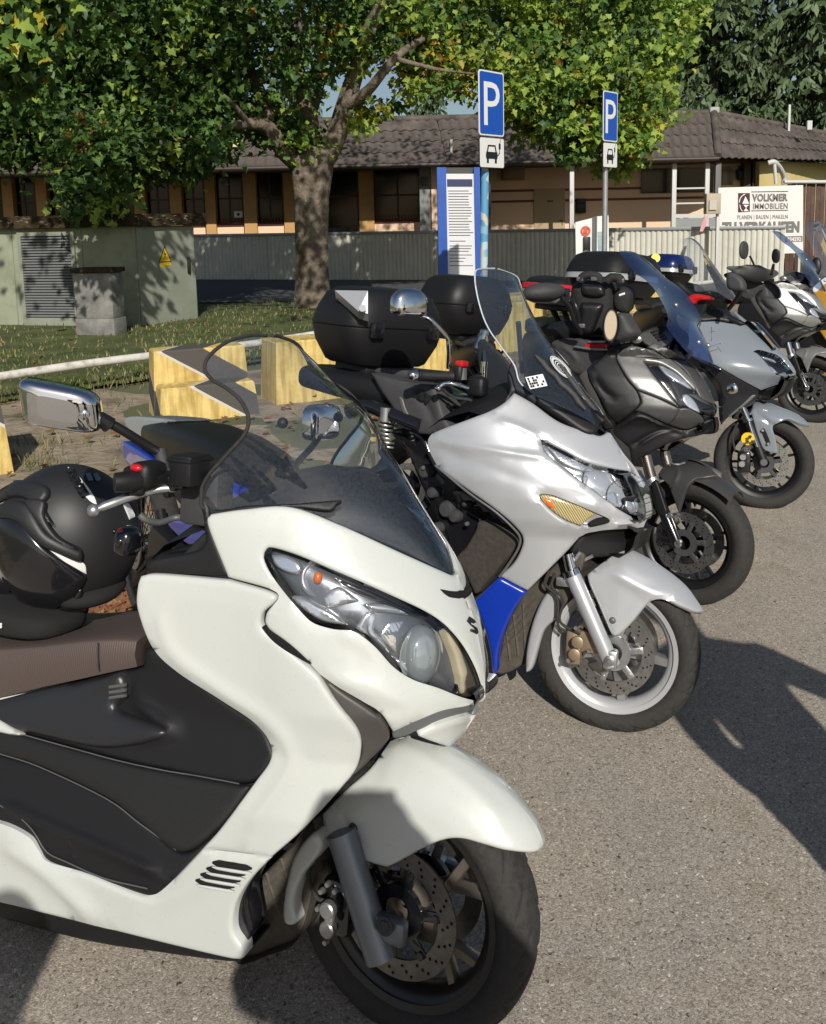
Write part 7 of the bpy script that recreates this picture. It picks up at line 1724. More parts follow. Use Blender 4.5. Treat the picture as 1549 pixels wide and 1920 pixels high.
def top_case(label, c, heading, size, lid, base, band=None, bandm=None, corner=.05, latch=True, inset=None):
    """hard luggage case: stacked rounded rings; heading in degrees as Fr"""
    fr = Fr((c[0], c[1]), heading, 7); L, Wd, Hh = size
    M = fr.M(); M.translation = Vector(c); root = empty('top_case', M, label, 'top case', 'luggage cases on the scooters')
    def ringp(z, l, w_, rr=.25, dx=0): 
        return [(dx + l / 2*math.copysign(abs(math.cos(a)) ** rr, math.cos(a)), w_ / 2*math.copysign(abs(math.sin(a)) ** rr, math.sin(a)), z) for a in np.linspace(0,2*math.pi, 64, endpoint=False)]
    g = G(); g.loft([ringp(0, L * .72, Wd * .66,.42), ringp(.01, L * .78, Wd * .74,.42), ringp(Hh * .28, L * .92, Wd * .93,.45), ringp(Hh * .47, L, Wd, .5), ringp(Hh * .49, L, Wd, .5)], closed=True, caps=True); g.obj('case_base', base, root, 40)
    g = G(); g.loft([ringp(Hh * .50, L * 1.0, Wd * 1.0,.5), ringp(Hh * .52, L * 1.01, Wd * 1.01,.5), ringp(Hh * .72, L * .94, Wd * .93,.5), ringp(Hh * .9, L * .84, Wd * .8,.5), ringp(Hh * .97, L * .72, Wd * .66,.55), ringp(Hh, L * .5, Wd * .45,.6)], closed=True, caps=True); li = g.obj('lid', lid, root, 50)
    if band is not None:
        g = G(); g.loft([ringp(Hh * (band - .10), L * 1.015, Wd * 1.015,.5), ringp(Hh * (band - .09), L * 1.025, Wd * 1.025,.5), ringp(Hh * (band + .09), L * .985, Wd * .985,.5), ringp(Hh * (band + .10), L * .97, Wd * .97,.5)], closed=True); g.obj('band', bandm, root, 40)
    if latch:
        g = G()
        for y in (-.28,.28): g.box((L * .5, Wd * y, Hh * .47),(.03,.055,.06),.008)
        g.obj('latch', m_blackg, root, 40)
    g = G(); g.box((0,0,-.02),(L * .6, Wd * .5,.04),.01); g.tube([(L * .1,0,-.03),(L * .45,0,-.22)],.02,8); g.tube([(-L * .2,0,-.03),(L * .35,0,-.25)],.02,8); g.obj('mount_plate', m_black, root)
    return root, li
# big case behind the silver scooter, seen corner-on
c = F2.w(F2.pt(707,655,-.02)) 
TC, li = top_case('large black top case with a silver lid plate, behind the silver scooter', at(703,681, F2.w(F2.pt(707,655,0))[1]),52,(.36,.48,.30), m_black, m_black)
CSF = Fr(tuple(TC.matrix_world.translation[:2]),52,7)
V = TC.matrix_world.translation
g = G(); poly = [at(x, y, d) - np.array(V) for x, y, d in ((628,545, V[1] - .18),(690,546, V[1] - .26),(690,589, V[1] - .30),(672,584, V[1] - .30))]
Mi = np.array(TC.matrix_world.to_3x3()).T
g.prism([Mi @ p for p in poly], Mi @ np.array([0,-.004,.002]), Mi @ np.array([0,.03,-.03])); g.obj('lid_plate', m_silver, li, 30)
g = G(); p = Mi @ (at(680,578, V[1] - .315) - np.array(V)); n = Mi @ np.array([0,-1., .2]); g.tube([p, p + n * .008],.013,16); g.obj('lid_badge', m_chrome, li)
c2 = at(868,625,5.6); top_case('plain black top case with a grey latch, left of the smoked screen', c2,50,(.42,.56,.36), m_black, m_black)
c3 = at(1150,556,5.6); top_case('black-lidded top case with a broad silver band, above the backpack', c3,45,(.44,.60,.27), m_black, m_black, .46, m_silver)
c4 = at(1050,572,6.4); top_case('low black and silver top case with a red reflector strip, behind the dark mirror', c4,60,(.44,.50,.20), m_black, m_silver, .62, m_red)
c5 = at(1252,528,7.4); top_case('blue-lidded top case with a silver band and a yellow badge', c5,45,(.34,.40,.22), mat('navy_lid', (.004,.013,.085),.3,0,.6), m_black, .42, m_silver)
g = G(); p = at(1229,484,7.1); R3 = None; g.tube([p, p + np.array([.0,-.01,.002])],.035,20); o = g.obj('badge', mat('yellow_badge', (.75,.6,.05),.4), bpy.data.objects['top_case.004'],40); o.matrix_basis = bpy.data.objects['top_case.004'].matrix_world.inverted()

def rear_bike(label, c, heading, seat_z, col, lean=7, front=False, name='motorcycle'):
    """a second-row machine of which the photo shows little: tail, seat, tank, wheels"""
    fr = Fr(c, heading, lean); root = empty(name, fr.M(), label, 'motorcycle', 'scooters and motorcycles parked in a row')
    def sec(x, hw, z0, z1, e=.6): return [(x, hw * math.copysign(abs(math.cos(a)) ** e, math.cos(a)),(z0 + z1)/2 + (z1 - z0)/2*math.copysign(abs(math.sin(a)) ** e, math.sin(a))) for a in np.linspace(0,2*math.pi, 24, endpoint=False)]
    g = G(); g.loft([sec(-1.9,.05, seat_z - .02, seat_z + .03), sec(-1.7,.10, seat_z - .12, seat_z + .03), sec(-1.3,.14, seat_z - .25, seat_z - .03), sec(-.9,.15, seat_z - .35, seat_z - .08)], closed=True, caps=True); g.obj('tail_panel', col, root, 60)
    g = G(); g.loft([sec(-1.72,.10, seat_z, seat_z + .05), sec(-1.4,.14, seat_z - .04, seat_z + .06), sec(-1.1,.14, seat_z - .08, seat_z), sec(-.8,.10, seat_z - .08, seat_z + .0)], closed=True, caps=True); g.obj('seat', m_black, root, 60)
    g = G(); g.box((-.8,0,.45),(.6,.26,.36),.06); g.tube([(-.75,0,.5),(-1.5,0,.3)],.04,10); g.obj('engine', m_dark, root)
    wheel(root, Matrix.Translation((-1.5,0,.3)),.3,.2,.14, m_black, None, 'd5', .11, both=False, holes=0)
    wheel(root, Matrix.Translation((0,0,.3)),.3,.2,.11, m_black, None, 'd5', .13, both=False, holes=0)
    g = G(); 
    for S in (1,-1): g.tube([(0,.09*S, .3),(-.2,.09*S, .78)],.024,10)
    g.obj('fork_leg', m_alud, root)
    return fr, root
rear_bike('black motorcycle in the second row, carrying the plain top case', (.45,7.1),-92,.92, m_black)
rear_bike('black motorcycle behind the backpack, under the silver-banded top case', (1.35,7.1),-88,.92, m_blackg)
rear_bike('black motorcycle far back, under the blue-lidded top case', (2.3,9.0),-85,.92, m_black)
rear_bike('dark motorcycle far back, under the low case with the red reflector strip', (1.1,8.0),-90,.88, m_black)

# ------------------------------------------------ blue and grey dirt bike
def build_dirt():
    o = (-.33,2.2); o = (-0.30,2.32); b = Fr(o, 58,6); root = empty('dirt_bike', b.M(), 'blue and grey dirt bike with a black seat, between the white and silver scooters', 'motorcycle', 'scooters and motorcycles parked in a row')
    pl = lambda l: (lambda x, z: l + 0*x)
    P = lambda nm, L, l, m, r=.01, rim=.06, **k: panel(nm, b, L, pl(l), m, root, t=0, r=r, step=8, rim=rim, **k)
    P('tail_fender', [(233,787),(250,781),(300,784),(330,790),(300,800),(290,815),(300,840),(345,880),(355,900),(330,890),(290,855),(262,835),(240,805)],.07, mat('grey_plastic', (.33,.35,.37),.4),.014,.14)
    g = G(); rows = []
    for (px, py, hw, hh) in ((286,815,.04,.02),(296,810,.09,.045),(330,820,.12,.07),(380,838,.13,.085),(430,858,.13,.08),(480,885,.11,.07),(520,910,.07,.05)):
        q = np.array(b.pt(px, py, -.02)); rows.append([(q[0], hw * math.copysign(abs(math.cos(a)) ** .7, math.cos(a)), q[2] + hh * math.copysign(abs(math.sin(a)) ** .7, math.sin(a))) for a in np.linspace(0,2*math.pi, 24, endpoint=False)])
    g.loft(rows, closed=True, caps=True); g.obj('seat', m_black, root, 60)
    P('side_plate', [(229,828),(250,838),(300,872),(312,888),(290,900),(262,905),(245,880),(232,855)],.08, m_blue, .01,.14)
    P('side_plate', [(315,975),(380,985),(392,1010),(360,1022),(335,1005)],.1, m_blue, .008,.1)
    P('tank_shroud', [(392,893),(420,905),(445,925),(470,960),(430,950),(405,920)],.13, m_blue, .008,.2)
    g = G(); g.ell(b.pt(263,892,-.07),(.02,.02,.018)); g.obj('tail_light', m_red, root)
    g = G(); p0, p1 = np.array(b.pt(300,985,-.05)), np.array(b.pt(318,1050,-.05)); sp_ = []
    for i in range(73):
        a = i / 72*2*math.pi * 6; sp_.append(p0 + (p1 - p0)*i / 72 + np.array([.045*math.cos(a),.045*math.sin(a),0]))
    g.tube(sp_, .007,6); sp = g.obj('shock_spring', m_alu, root, 60); g = G(); g.tube([p0 + np.array([0,0,.06]), p1],.02,12); g.obj('shock_body', m_black, sp)
    g = G(); q = np.array(b.pt(330,1000,0)); g.box(q + np.array([.25,0,-.15]),(.6,.22,.4),.05); g.tube([q, q + np.array([-.45,0,-.35])],.04,10); g.tube([q + np.array([.1,0,.2]), q + np.array([.75,0,.1])],.05,10); g.obj('frame', m_black, root)
    q = b.pt(300,900,0)
    wheel(root, Matrix.Translation((q[0] - .10,0,.32)),.32,.25,.10, m_black, None, 'wire', .1, both=False, holes=0, spokes=18)
    wheel(root, Matrix.Translation((q[0] + 1.15,0,.33)),.33,.27,.09, m_black, None, 'wire', .1, both=False, holes=0, spokes=18)
    g = G()
    for S in (1,-1): g.tube([(q[0] + 1.15,.08*S, .33),(q[0] + .98,.08*S, .72)],.024,10)
    g.obj('fork_leg', m_alud, root)
build_dirt()

# ------------------------------------------------ backpack on the dark scooter
def build_bag():
    K = lambda L: cv(980,460,5.958, L)
    c = F3.w(F3.pt(1125,575,-.02)); fr = Fr((c[0], c[1]),20,0)
    root = empty('backpack', Matrix.Translation(c), 'black backpack with straps and pockets standing on the dark grey scooter', 'backpack'); MW = Matrix.Translation(-Vector(c)) @ fr.M()
    MW = Matrix.Translation(c).inverted() @ fr.M()
    fb = mat('black_nylon', (.014,.014,.015),.7, bump=.5, bscale=250, dust=.05); f2 = mat('black_vinyl', (.012,.012,.013),.35)
    wb = lambda x, z: .13 + 0*x
    P = lambda nm, L, m, t, r=.02, h=.02, rim=.05: panel(nm, fr, K(L), wb, m, root, t=t, r=r, h=h, step=6, rim=rim, mirror=False, M=MW)
    P('main_body', [(540,560),(560,450),(640,400),(820,385),(980,410),(1020,480),(1020,700),(990,800),(900,960),(700,1000),(620,960),(560,760)], fb, 0,.05,.05,.22)
    P('front_pocket', [(670,640),(720,625),(860,630),(920,650),(900,740),(800,960),(700,960),(650,900),(660,760)], f2,.05,.02,.03)
    P('top_pocket', [(680,440),(760,425),(900,440),(940,500),(920,560),(800,570),(700,540)], f2,.05,.015,.02)
    P('side_pocket', [(1030,520),(1100,470),(1190,490),(1230,560),(1200,740),(1120,760),(1040,720),(1010,620)], fb, 0,.03,.03,.12)
    P('label_patch', [(1085,540, 'c'),(1150,518, 'c'),(1155,540, 'c'),(1090,562, 'c')], m_paper, .032,.003,.001,.004)
    g = G(); Q = lambda x, y, l: fr.pt(*K([(x, y)])[0],-l)
    g.curve([Q(640,400,.2), Q(680,345,.2), Q(760,330,.2), Q(840,350,.2), Q(860,400,.2)],.018,8); g.curve([Q(940,400,.2), Q(1000,360,.2), Q(1080,370,.2), Q(1100,420,.2)],.02,8); g.obj('strap', fb, root, 60, M=MW)
    g = G(); g.curve([Q(560,600,.2), Q(600,700,.22), Q(640,900,.2)],.012,8); g.curve([Q(520,620,.18), Q(590,760,.2), Q(610,900,.2), Q(640,960,.2)],.01,8); g.obj('loose_strap', f2, root, 60, M=MW)
    g = G()
    for (x, y) in ((640,375),(800,370),(1095,395),(660,900)): p = np.array(Q(x, y, .21)); g.box(p, (.03,.012,.02),.004)
    g.obj('buckle', m_grey, root, 40, M=MW, loose=True)
build_bag()

# ------------------------------------------------ yellow tourer at the right edge
def build_s6():
    o = (4.25,8.35); b = Fr(o, 40,8); root = empty('touring_motorcycle', b.M(), 'yellow touring motorcycle with a tall clear screen, cut by the right edge', 'motorcycle', 'scooters and motorcycles parked in a row')
    my = mat('amber_yellow_paint', (.52,.27,.03),.25,.1,.8)
    w6 = lambda x, z: .24*np.power(np.clip(1 - (1 - np.clip((.15 - x)/.5,0,1)) ** 1.8,0,1),.75)
    P = lambda nm, L, m, t=0, r=.01, rim=.04: panel(nm, b, L, w6, m, root, t=t, r=r, step=6, rim=rim)
    P('front_fairing', [(1519,556),(1526,545),(1545,528),(1570,520),(1600,530),(1620,570),(1610,600),(1575,612),(1545,600),(1530,580)], my, .0)
    P('side_fairing', [(1520,562),(1545,600),(1575,615),(1600,640),(1570,660),(1540,625),(1522,590)], my, .0)
    P('tank_stripe', [(1525,540),(1549,520),(1580,512),(1575,520),(1548,532),(1530,548)], m_paper, .008,.004)
    edge = [(1580,545),(1555,540),(1535,520),(1530,490),(1520,460),(1508,432),(1512,418),(1530,414)]
    screen('windscreen', b, edge, [(1600,545),(1595,530),(1585,505),(1572,475),(1558,450),(1548,430),(1540,418),(1534,414)], glass('clear_screen_b', (.7,.74,.84),1.4,0,.12,(.3,.34,.44)), root, [.012,.1,.17,.2,.2,.18,.12,.012])
    g = G(); g.ell(b.pt(1530,500,-.2),(.05,.03,.09)); g.obj('screen_bracket', m_black, root)
    wheel(root, Matrix.Translation((0,0,.29)),.29,.2,.12, m_black, None, 'd5', .13, both=False)
    wheel(root, Matrix.Translation((-1.5,0,.29)),.29,.2,.14, m_black, None, 'd5', .11, both=False, holes=0)
    g = G(); g.box((-.75,0,.55),(1.0,.3,.45),.08); g.box((-1.1,0,.8),(.9,.28,.12),.05); g.obj('under_body', m_black, root)
    g = G()
    for S in (1,-1): g.tube([(0,.1*S, .29),(-.18,.1*S, .72)],.024,10)
    g.obj('fork_leg', m_alud, root)
    panel('front_mudguard', b, [(1545,700),(1549,690),(1580,690),(1590,720),(1560,715)], lambda x, z: .1 + 0*x, my, root, t=0, step=6)
build_s6()
# ================================================================== trees, grass, litter, people behind the camera
def leaf_mat(name, col, tr=.35, var=.25):
    m, t, b, N, L = ntree(name); tc = N('ShaderNodeTexCoord'); n = N('ShaderNodeTexNoise'); n.inputs['Scale'].default_value = 1.1; n.inputs['Detail'].default_value = 3; L(tc.outputs['Object'], n.inputs['Vector'])
    r = N('ShaderNodeValToRGB'); e = r.color_ramp.elements; e[0].position = .35; e[0].color = (*[c * (1 - var) for c in col],1); e[1].position = .65; e[1].color = (*[c * (1 + var) for c in col],1); L(n.outputs['Fac'], r.inputs['Fac'])
    L(r.outputs['Color'], b.inputs['Base Color']); b.inputs['Roughness'].default_value = .5; b.inputs['Specular IOR Level'].default_value = .35
    ts = N('ShaderNodeBsdfTranslucent'); L(r.outputs['Color'], ts.inputs['Color']); mx = N('ShaderNodeMixShader'); mx.inputs['Fac'].default_value = tr
    L(b.outputs['BSDF'], mx.inputs[1]); L(ts.outputs['BSDF'], mx.inputs[2]); L(mx.outputs['Shader'], t.nodes['Material Output'].inputs['Surface']); return m
LM = [leaf_mat('maple_green', (.115,.21,.045)), leaf_mat('maple_deep_green', (.06,.12,.035)), leaf_mat('maple_yellow_green', (.30,.40,.07)), leaf_mat('maple_yellow', (.46,.40,.05)), leaf_mat('maple_orange', (.38,.19,.045))]
m_bark = mottled('maple_bark', [(.07,.055,.04),(.16,.13,.10),(.26,.22,.17)],5,.95,1.0,.03,18)
# five-lobed leaf, stalk at the origin, folded along its midrib
LV = np.array([1,1,3.0])*np.array([(0,0,0),(-.30,.10,.03),(-.22,.26,.02),(-.52,.42,.06),(-.24,.55,.03),(-.20,.72,.02),(0,1.0,-.06),(.20,.72,.02),(.24,.55,.03),(.52,.42,.06),(.22,.26,.02),(.30,.10,.03)], float)
LF = [(0,1,2),(0,2,4,5),(2,3,4),(0,5,6,7),(0,7,8,10),(8,9,10),(0,10,11)]
def leaf_xf(P, size, up=.55):
    """random leaf placements: matrices n x 3 x 3, normals leaning to the light"""
    n = len(P); nr = nrg.normal(size=(n, 3)); nr /= np.linalg.norm(nr, axis=1)[:, None]; nr = nr * .75 + np.array([0,-.45, up]); nr /= np.linalg.norm(nr, axis=1)[:, None]
    d = nrg.normal(size=(n, 3))*.8 + np.array([0,-.1,-.55]); d -= nr * (d * nr).sum(1)[:, None]; d /= np.linalg.norm(d, axis=1)[:, None]; x = np.cross(d, nr); s = size * nrg.uniform(.7,1.25, n)
    return np.stack([x, d, nr],2)*s[:, None, None]
def leaves_mesh(name, P, M, mi):
    n = len(P); V = (np.einsum('nij,kj->nki', M, LV) + P[:, None]).reshape(-1,3); k = len(LV)
    lt = np.array([len(f) for f in LF]); flat_ = np.concatenate([np.array(f) for f in LF]); loops = (flat_[None] + (np.arange(n)*k)[:, None]).ravel()
    tot = np.tile(lt, n); st = np.concatenate([[0], np.cumsum(tot)[:-1]])
    me = bpy.data.meshes.new(name); me.vertices.add(len(V)); me.vertices.foreach_set('co', V.ravel()); me.loops.add(len(loops)); me.loops.foreach_set('vertex_index', loops.astype(np.int32))
    me.polygons.add(len(tot)); me.polygons.foreach_set('loop_start', st.astype(np.int32)); me.polygons.foreach_set('loop_total', tot.astype(np.int32))
    for m in LM: me.materials.append(m)
    me.polygons.foreach_set('material_index', np.repeat(mi, len(LF)).astype(np.int32)); me.update(calc_edges=True); me.validate(); return me
def clusters(regs):
    """regs: (polygon in photo pixels, depth range, clusters, radius, leaves each, tone weights)"""
    PP, TT = [],[]
    for poly, (d0, d1), nc, r, nl, wts in regs:
        poly = np.array(poly, float); lo, hi = poly.min(0), poly.max(0); got = 0; wts = np.array(wts, float)/sum(wts)
        while got < nc:
            p = nrg.uniform(lo, hi)
            if not inside(p[None],[poly])[0]: continue
            got += 1; c = at(p[0], p[1], nrg.uniform(d0, d1)); k = int(nl * 1.5*nrg.uniform(.6,1.4)); q = nrg.normal(size=(k, 3))*r * np.array([.62,.62,.42]); PP.append(c + q)
            t = nrg.choice(5, p=wts); TT.append(np.where(nrg.random(k) < .62, t, nrg.choice(5, size=k, p=wts)))
    return np.concatenate(PP), np.concatenate(TT)
gr, br, lf_ = [6,5,1.0,.06,.02],[4,1.2,7,.35,.08],[3,5,.6,.1,.05]
regs = [
    ([(-60,-40),(450,-40),(440,120),(400,220),(330,300),(250,330),(120,250),(-60,220)],(15,19.5),270,.44,46, gr),
    ([(-60,180),(60,210),(110,250),(100,295),(40,300),(-60,290)],(14.5,16),34,.40,38, gr),
    ([(120,230),(240,250),(260,300),(215,340),(205,385),(165,390),(135,360),(130,300)],(14,15.5),44,.36,40,[6,4,2,.2,.05]),
    ([(250,250),(400,200),(400,290),(330,335),(260,320)],(15,17),40,.36,36, gr),
    ([(330,250),(420,240),(440,290),(380,320),(335,310)],(17,18.5),12,.3,26, gr),
    ([(380,-40),(470,-40),(440,60),(430,180),(390,200)],(16,19),36,.42,34, gr),
    ([(470,-40),(760,-40),(740,60),(660,110),(560,170),(480,120)],(16,20.5),72,.45,30,[5,4,1.5,.3,.2]),
    ([(440,180),(530,170),(560,230),(500,290),(440,240)],(17,18.6),16,.32,26, gr),
    ([(510,225),(600,230),(615,285),(560,292),(510,270)],(16.8,17.6),14,.26,26,[4,2,5,.4,.1]),
    ([(655,195),(735,200),(720,250),(670,258)],(16.8,17.8),8,.26,22,[3,2,5,.6,.2]),
    ([(600,20),(700,30),(740,130),(690,100),(620,140)],(16.5,18),22,.32,24,[3,2,6,.4,.2]),
    ([(720,-40),(1340,-40),(1290,60),(1250,130),(1180,170),(1050,200),(900,150),(780,90),(720,60)],(17,20.6),190,.40,54,[5,2,7,.35,.08]),
    ([(770,90),(850,100),(860,180),(800,200),(770,160)],(17,18),20,.32,34,[3,1,5,1.2,1.6]),
    ([(900,110),(1010,120),(1120,180),(1060,250),(980,250),(920,200)],(16.6,19),46,.36,48, br),
    ([(1020,150),(1200,120),(1255,190),(1240,232),(1120,240),(1030,250)],(16.2,18.6),52,.34,48,[3.5,1.2,7,.3,.08]),
    ([(1085,235),(1230,225),(1215,265),(1190,320),(1110,322),(1090,280)],(16.2,17.6),26,.28,40,[4,1,6,.4,.1]),
    ([(1050,255),(1090,260),(1090,300),(1055,290)],(16.5,17.5),6,.22,24, gr),
    ([(-100,-420),(650,-420),(650,-40),(-100,-40)],(13.5,18.5),110,.6,34, gr),([(650,-420),(1300,-420),(1300,-40),(650,-40)],(17.5,21),80,.6,34, gr),
]
tq = ground(585,577); maple = empty('maple_tree', Matrix.Identity(4), 'large leafy maple with a thick forked trunk, standing before the tiled building', 'tree')
A_ = lambda px, py, Y: at(px, py, Y)
TY = float(tq[1]); g = G()
rows = []
for (px0, px1, py) in ((545,632,590),(553,622,560),(556,617,500),(555,614,430),(552,615,370),(546,622,325),(548,626,296),(560,620,276)):
    c = A_((px0 + px1)/2, py, TY); r = (px1 - px0)/2/F * TY; row = []
    for k in range(28):
        a = 2*math.pi * k / 28; rr = r * (1 + .055*math.sin(5*a + py * .02) + .035*math.sin(11*a + py * .05)); row.append(c + np.array([rr * math.cos(a), rr * math.sin(a),0]))
    rows.append(row)
rows = rows[::-1]; g.loft(rows[::-1], closed=True, caps=True)
trunk = g.obj('trunk', m_bark, maple, 70)
def limb(pts, r0, r1, par=None): g = G(); P = spline([A_(*p) for p in pts],5); g.tube(P, list(np.linspace(r0, r1, len(P))),10); return g.obj('limb', m_bark, par or maple, 70)
for pts, r0, r1 in (
    ([(565,310, TY),(530,280, TY - .3),(505,240, TY - .5),(470,232, TY - .8),(400,240, TY - 1.4),(330,260, TY - 2)],.20,.04),([(505,245, TY - .4),(490,180, TY),(455,110, TY + .3),(415,40, TY),(380,-60, TY)],.15,.05),([(585,290, TY),(580,220, TY + .2),(560,140, TY + .2),(556,60, TY),(570,-80, TY)],.19,.08),
    ([(607,300, TY),(632,250, TY),(650,190, TY - .2),(672,120, TY - .4),(690,60, TY - .8),(740,-40, TY - 1.2)],.23,.10),([(645,200, TY - .2),(690,170, TY - .6),(740,110, TY - 1),(800,70, TY - .4),(870,50, TY)],.12,.03),([(580,230, TY + .1),(600,160, TY + .5),(612,80, TY + .8),(640,-40, TY + 1)],.10,.05),
    ([(560,150, TY + .2),(530,90, TY),(480,40, TY - .5),(440,-40, TY - 1)],.09,.03),([(740,110, TY - 1),(820,130, TY - 1.2),(900,140, TY - .4)],.05,.015),([(470,235, TY - .8),(420,180, TY - 1.5),(370,165, TY - 1.6)],.06,.02),([(650,190, TY - .2),(700,100, TY),(720,40, TY + .4)],.06,.02)):
    limb(pts, r0, r1)
P, Tn = clusters(regs); M = leaf_xf(P, .15)
px_ = np.array([proj(p)[:2] for p in P]); vis = (px_[:, 0] > 0) & (px_[:, 0] < 1549) & (px_[:, 1] > 0); key = np.where(vis, P[:, 1],1e9) ; near = np.argsort(key)[:300]; rest = np.setdiff1d(np.arange(len(P)), near)
crown = link('crown', leaves_mesh('crown', P[rest], M[rest], Tn[rest]), maple); crown['kind'] = 'stuff'
lms = []
for i in range(5):
    me = bpy.data.meshes.new('leaf'); me.from_pydata([tuple(v) for v in LV],[], LF); me.materials.append(LM[i]); lms.append(me)
for i in near:
    o = link('leaf', lms[int(Tn[i])], maple, Matrix([[*M[i][0], P[i][0]],[*M[i][1], P[i][1]],[*M[i][2], P[i][2]],[0,0,0,1]]))
# a second maple stands to the left, most of it above and outside the frame
mp2 = empty('maple_tree', Matrix.Identity(4), 'autumn-tinted maple reaching in at the upper left corner', 'tree')
g = G(); g.tube([(-9.5,9.5,0),(-9.4,9.5,2.5),(-9.0,9.6,5),(-8.2,9.6,7)],[.32,.26,.22,.1],14); g.obj('trunk', m_bark, mp2,70)
g = G()
for q in ((-4.5,10,6.2),(-2.5,9.4,6.6),(-6,11.5,6.5),(-4,8,7)): g.tube(spline([(-9.1,9.6,4.2),((-9.1 + q[0])/2,(9.6 + q[1])/2,5.8), q],5), list(np.linspace(.14,.03,11)),8)
g.obj('limb', m_bark, mp2,70, loose=True)
reg2 = [([(-60,-40),(50,-40),(70,60),(55,150),(10,170),(-60,160)],(9.6,10.6),26,.34,34,[4,3,2.5,.6,.35]),([(40,-40),(120,-40),(100,40),(60,40)],(10,11),8,.3,26,[4,3,2,.5,.2])]
P2, T2 = clusters(reg2); c2 = []
for i in range(95):
    c = np.array([nrg.uniform(-9.5,.3), nrg.uniform(7.2,12.2), nrg.uniform(5.3,8.2)])
    if proj(c)[1] < -55: c2.append(c + nrg.normal(size=(30,3))*.34)
c2 = np.concatenate(c2); P2 = np.concatenate([P2, c2]); T2 = np.concatenate([T2, nrg.choice(5, size=len(c2), p=[.35,.3,.2,.1,.05])])
link('crown', leaves_mesh('crown', P2, leaf_xf(P2,.16), T2), mp2)['kind'] = 'stuff'

# ------------------------------------------------ spruces behind the building
def spruce_mesh(Hh, seed):
    r_ = np.random.default_rng(seed); V, Fc = [],[]
    for z in np.arange(1.0, Hh - .3,.42):
        R_ = (Hh - z)*.25 + .35; nb = int(9 + R_ * 1.6)
        for b_ in range(nb):
            a = r_.uniform(0,2*math.pi); L_ = R_ * r_.uniform(.65,1.1); d = np.array([math.cos(a), math.sin(a),0]); sd = np.array([-d[1], d[0],0]); m = max(4, int(L_ * 5))
            for q in range(m):
                t = (q + r_.uniform(.2,.8))/m; c = d * L_ * t + np.array([0,0, z - .42*L_ * t * t + .1]) + sd * r_.normal()*.22*t
                for k in range(3):
                    ln = r_.uniform(.28,.6); w_ = r_.uniform(.05,.11); dr = d * r_.uniform(.1,.6) + sd * r_.normal()*.5 + np.array([0,0,-r_.uniform(.3,1.1)]); dr /= np.linalg.norm(dr); s2 = np.cross(dr, r_.normal(size=3)); s2 /= np.linalg.norm(s2)
                    i = len(V); V += [c - s2*w_ * .4, c + dr * ln * .55 - s2*w_, c + dr * ln, c + dr * ln * .5 + s2*w_]; Fc.append((i, i + 1, i + 2, i + 3))
    return V, Fc
m_need = leaf_mat('spruce_needles', (.10,.145,.065),.15,.4)
sv, sf = spruce_mesh(19,3); sme = mesh('crown', sv, sf, m_need, 0); stm = G(); stm.tube([(0,0,0),(0,0,18.5)],[.32,.03],10); stme = mesh('trunk', stm.V, stm.F, m_bark, 60)
for (px, Y, s, rz, lb) in ((1335,42,1.12,0, 'tall dark spruce behind the roof corner, between the maple and the sky gap'),(1525,40,1.2,1.3, 'tall dark spruce at the upper right corner'),(1215,47,.95,2.2, 'dark spruce half hidden by the bright maple leaves'),(1430,56,.62,3.1, 'shorter spruce in the gap between the two tall ones'),(800,46,.58,.7, 'low dark spruce behind the roof, right of the maple trunk'),(1010,48,.72,4, 'dark spruce behind the larger parking sign'),(560,52,.7,5.2, 'dark spruce behind the maple fork'),(250,50,.9,2.9, 'dark spruce behind the roof at the left, seen through leaves'),(60,54,.8,1.9, 'dark spruce behind the far left end of the roof')):
    x = float(at(px, 300, Y)[0]); r = empty('spruce_tree', T(x, Y, 0, rz) @ Matrix.Scale(s, 4), lb, 'tree', 'spruces behind the building'); link('crown', sme, r)['kind'] = 'stuff'; link('trunk', stme, r)

# ------------------------------------------------ grass blades, tufts, fallen leaves
def blades(name, pts, h, m, wd=.006):
    V, Fc = [],[]
    for p in pts:
        a = rng.uniform(0,6.28); hh = h * rng.uniform(.5,1.3); l = hh * rng.uniform(.1,.7); i = len(V); c, s_ = math.cos(a), math.sin(a); b2 = rng.uniform(0,6.28)
        V += [(p[0] - wd * c, p[1] - wd * s_, p[2]),(p[0] + wd * c, p[1] + wd * s_, p[2]),(p[0] + l * .4*math.cos(b2) + wd * .6*c, p[1] + l * .4*math.sin(b2) + wd * .6*s_, p[2] + hh * .6),(p[0] + l * math.cos(b2), p[1] + l * math.sin(b2), p[2] + hh)]; Fc += [(i, i + 1, i + 2),(i, i + 2, i + 3)]
    o = obj(name, V, Fc, m, None, 0); o['kind'] = 'stuff'; return o
m_gr, m_dry = leaf_mat('grass_green', (.10,.14,.035),.25), leaf_mat('grass_straw', (.30,.25,.12),.2)
vp = []
while len(vp) < 15000:
    s, j = rng.uniform(-7,14), rng.uniform(.0,1) ** 1.5*6.5; x, y = rp(s, j)
    if y < 18.4 and math.sin(x * 1.7 + 2*math.sin(y)) + rng.uniform(-1,1.4) > -.3: vp.append((x, y, .034))
blades('grass', vp[:9500],.055, m_gr, .010); blades('dry_grass', vp[9500:],.055, m_dry, .010)
tp_ = []
for (px, py, n_, r) in ((75,870,60,.10),(90,835,60,.16),(260,690,160,.5),(205,720,120,.5),(120,700,150,.7),(330,650,150,.6),(60,725,140,.6),(1030,610,150,.5),(930,690,60,.4),(640,770,60,.3),(200,845,25,.25),(150,780,30,.5)):
    c = ground(px, py)
    for _ in range(n_): tp_.append((c[0] + rng.gauss(0, r), c[1] + rng.gauss(0, r),0))
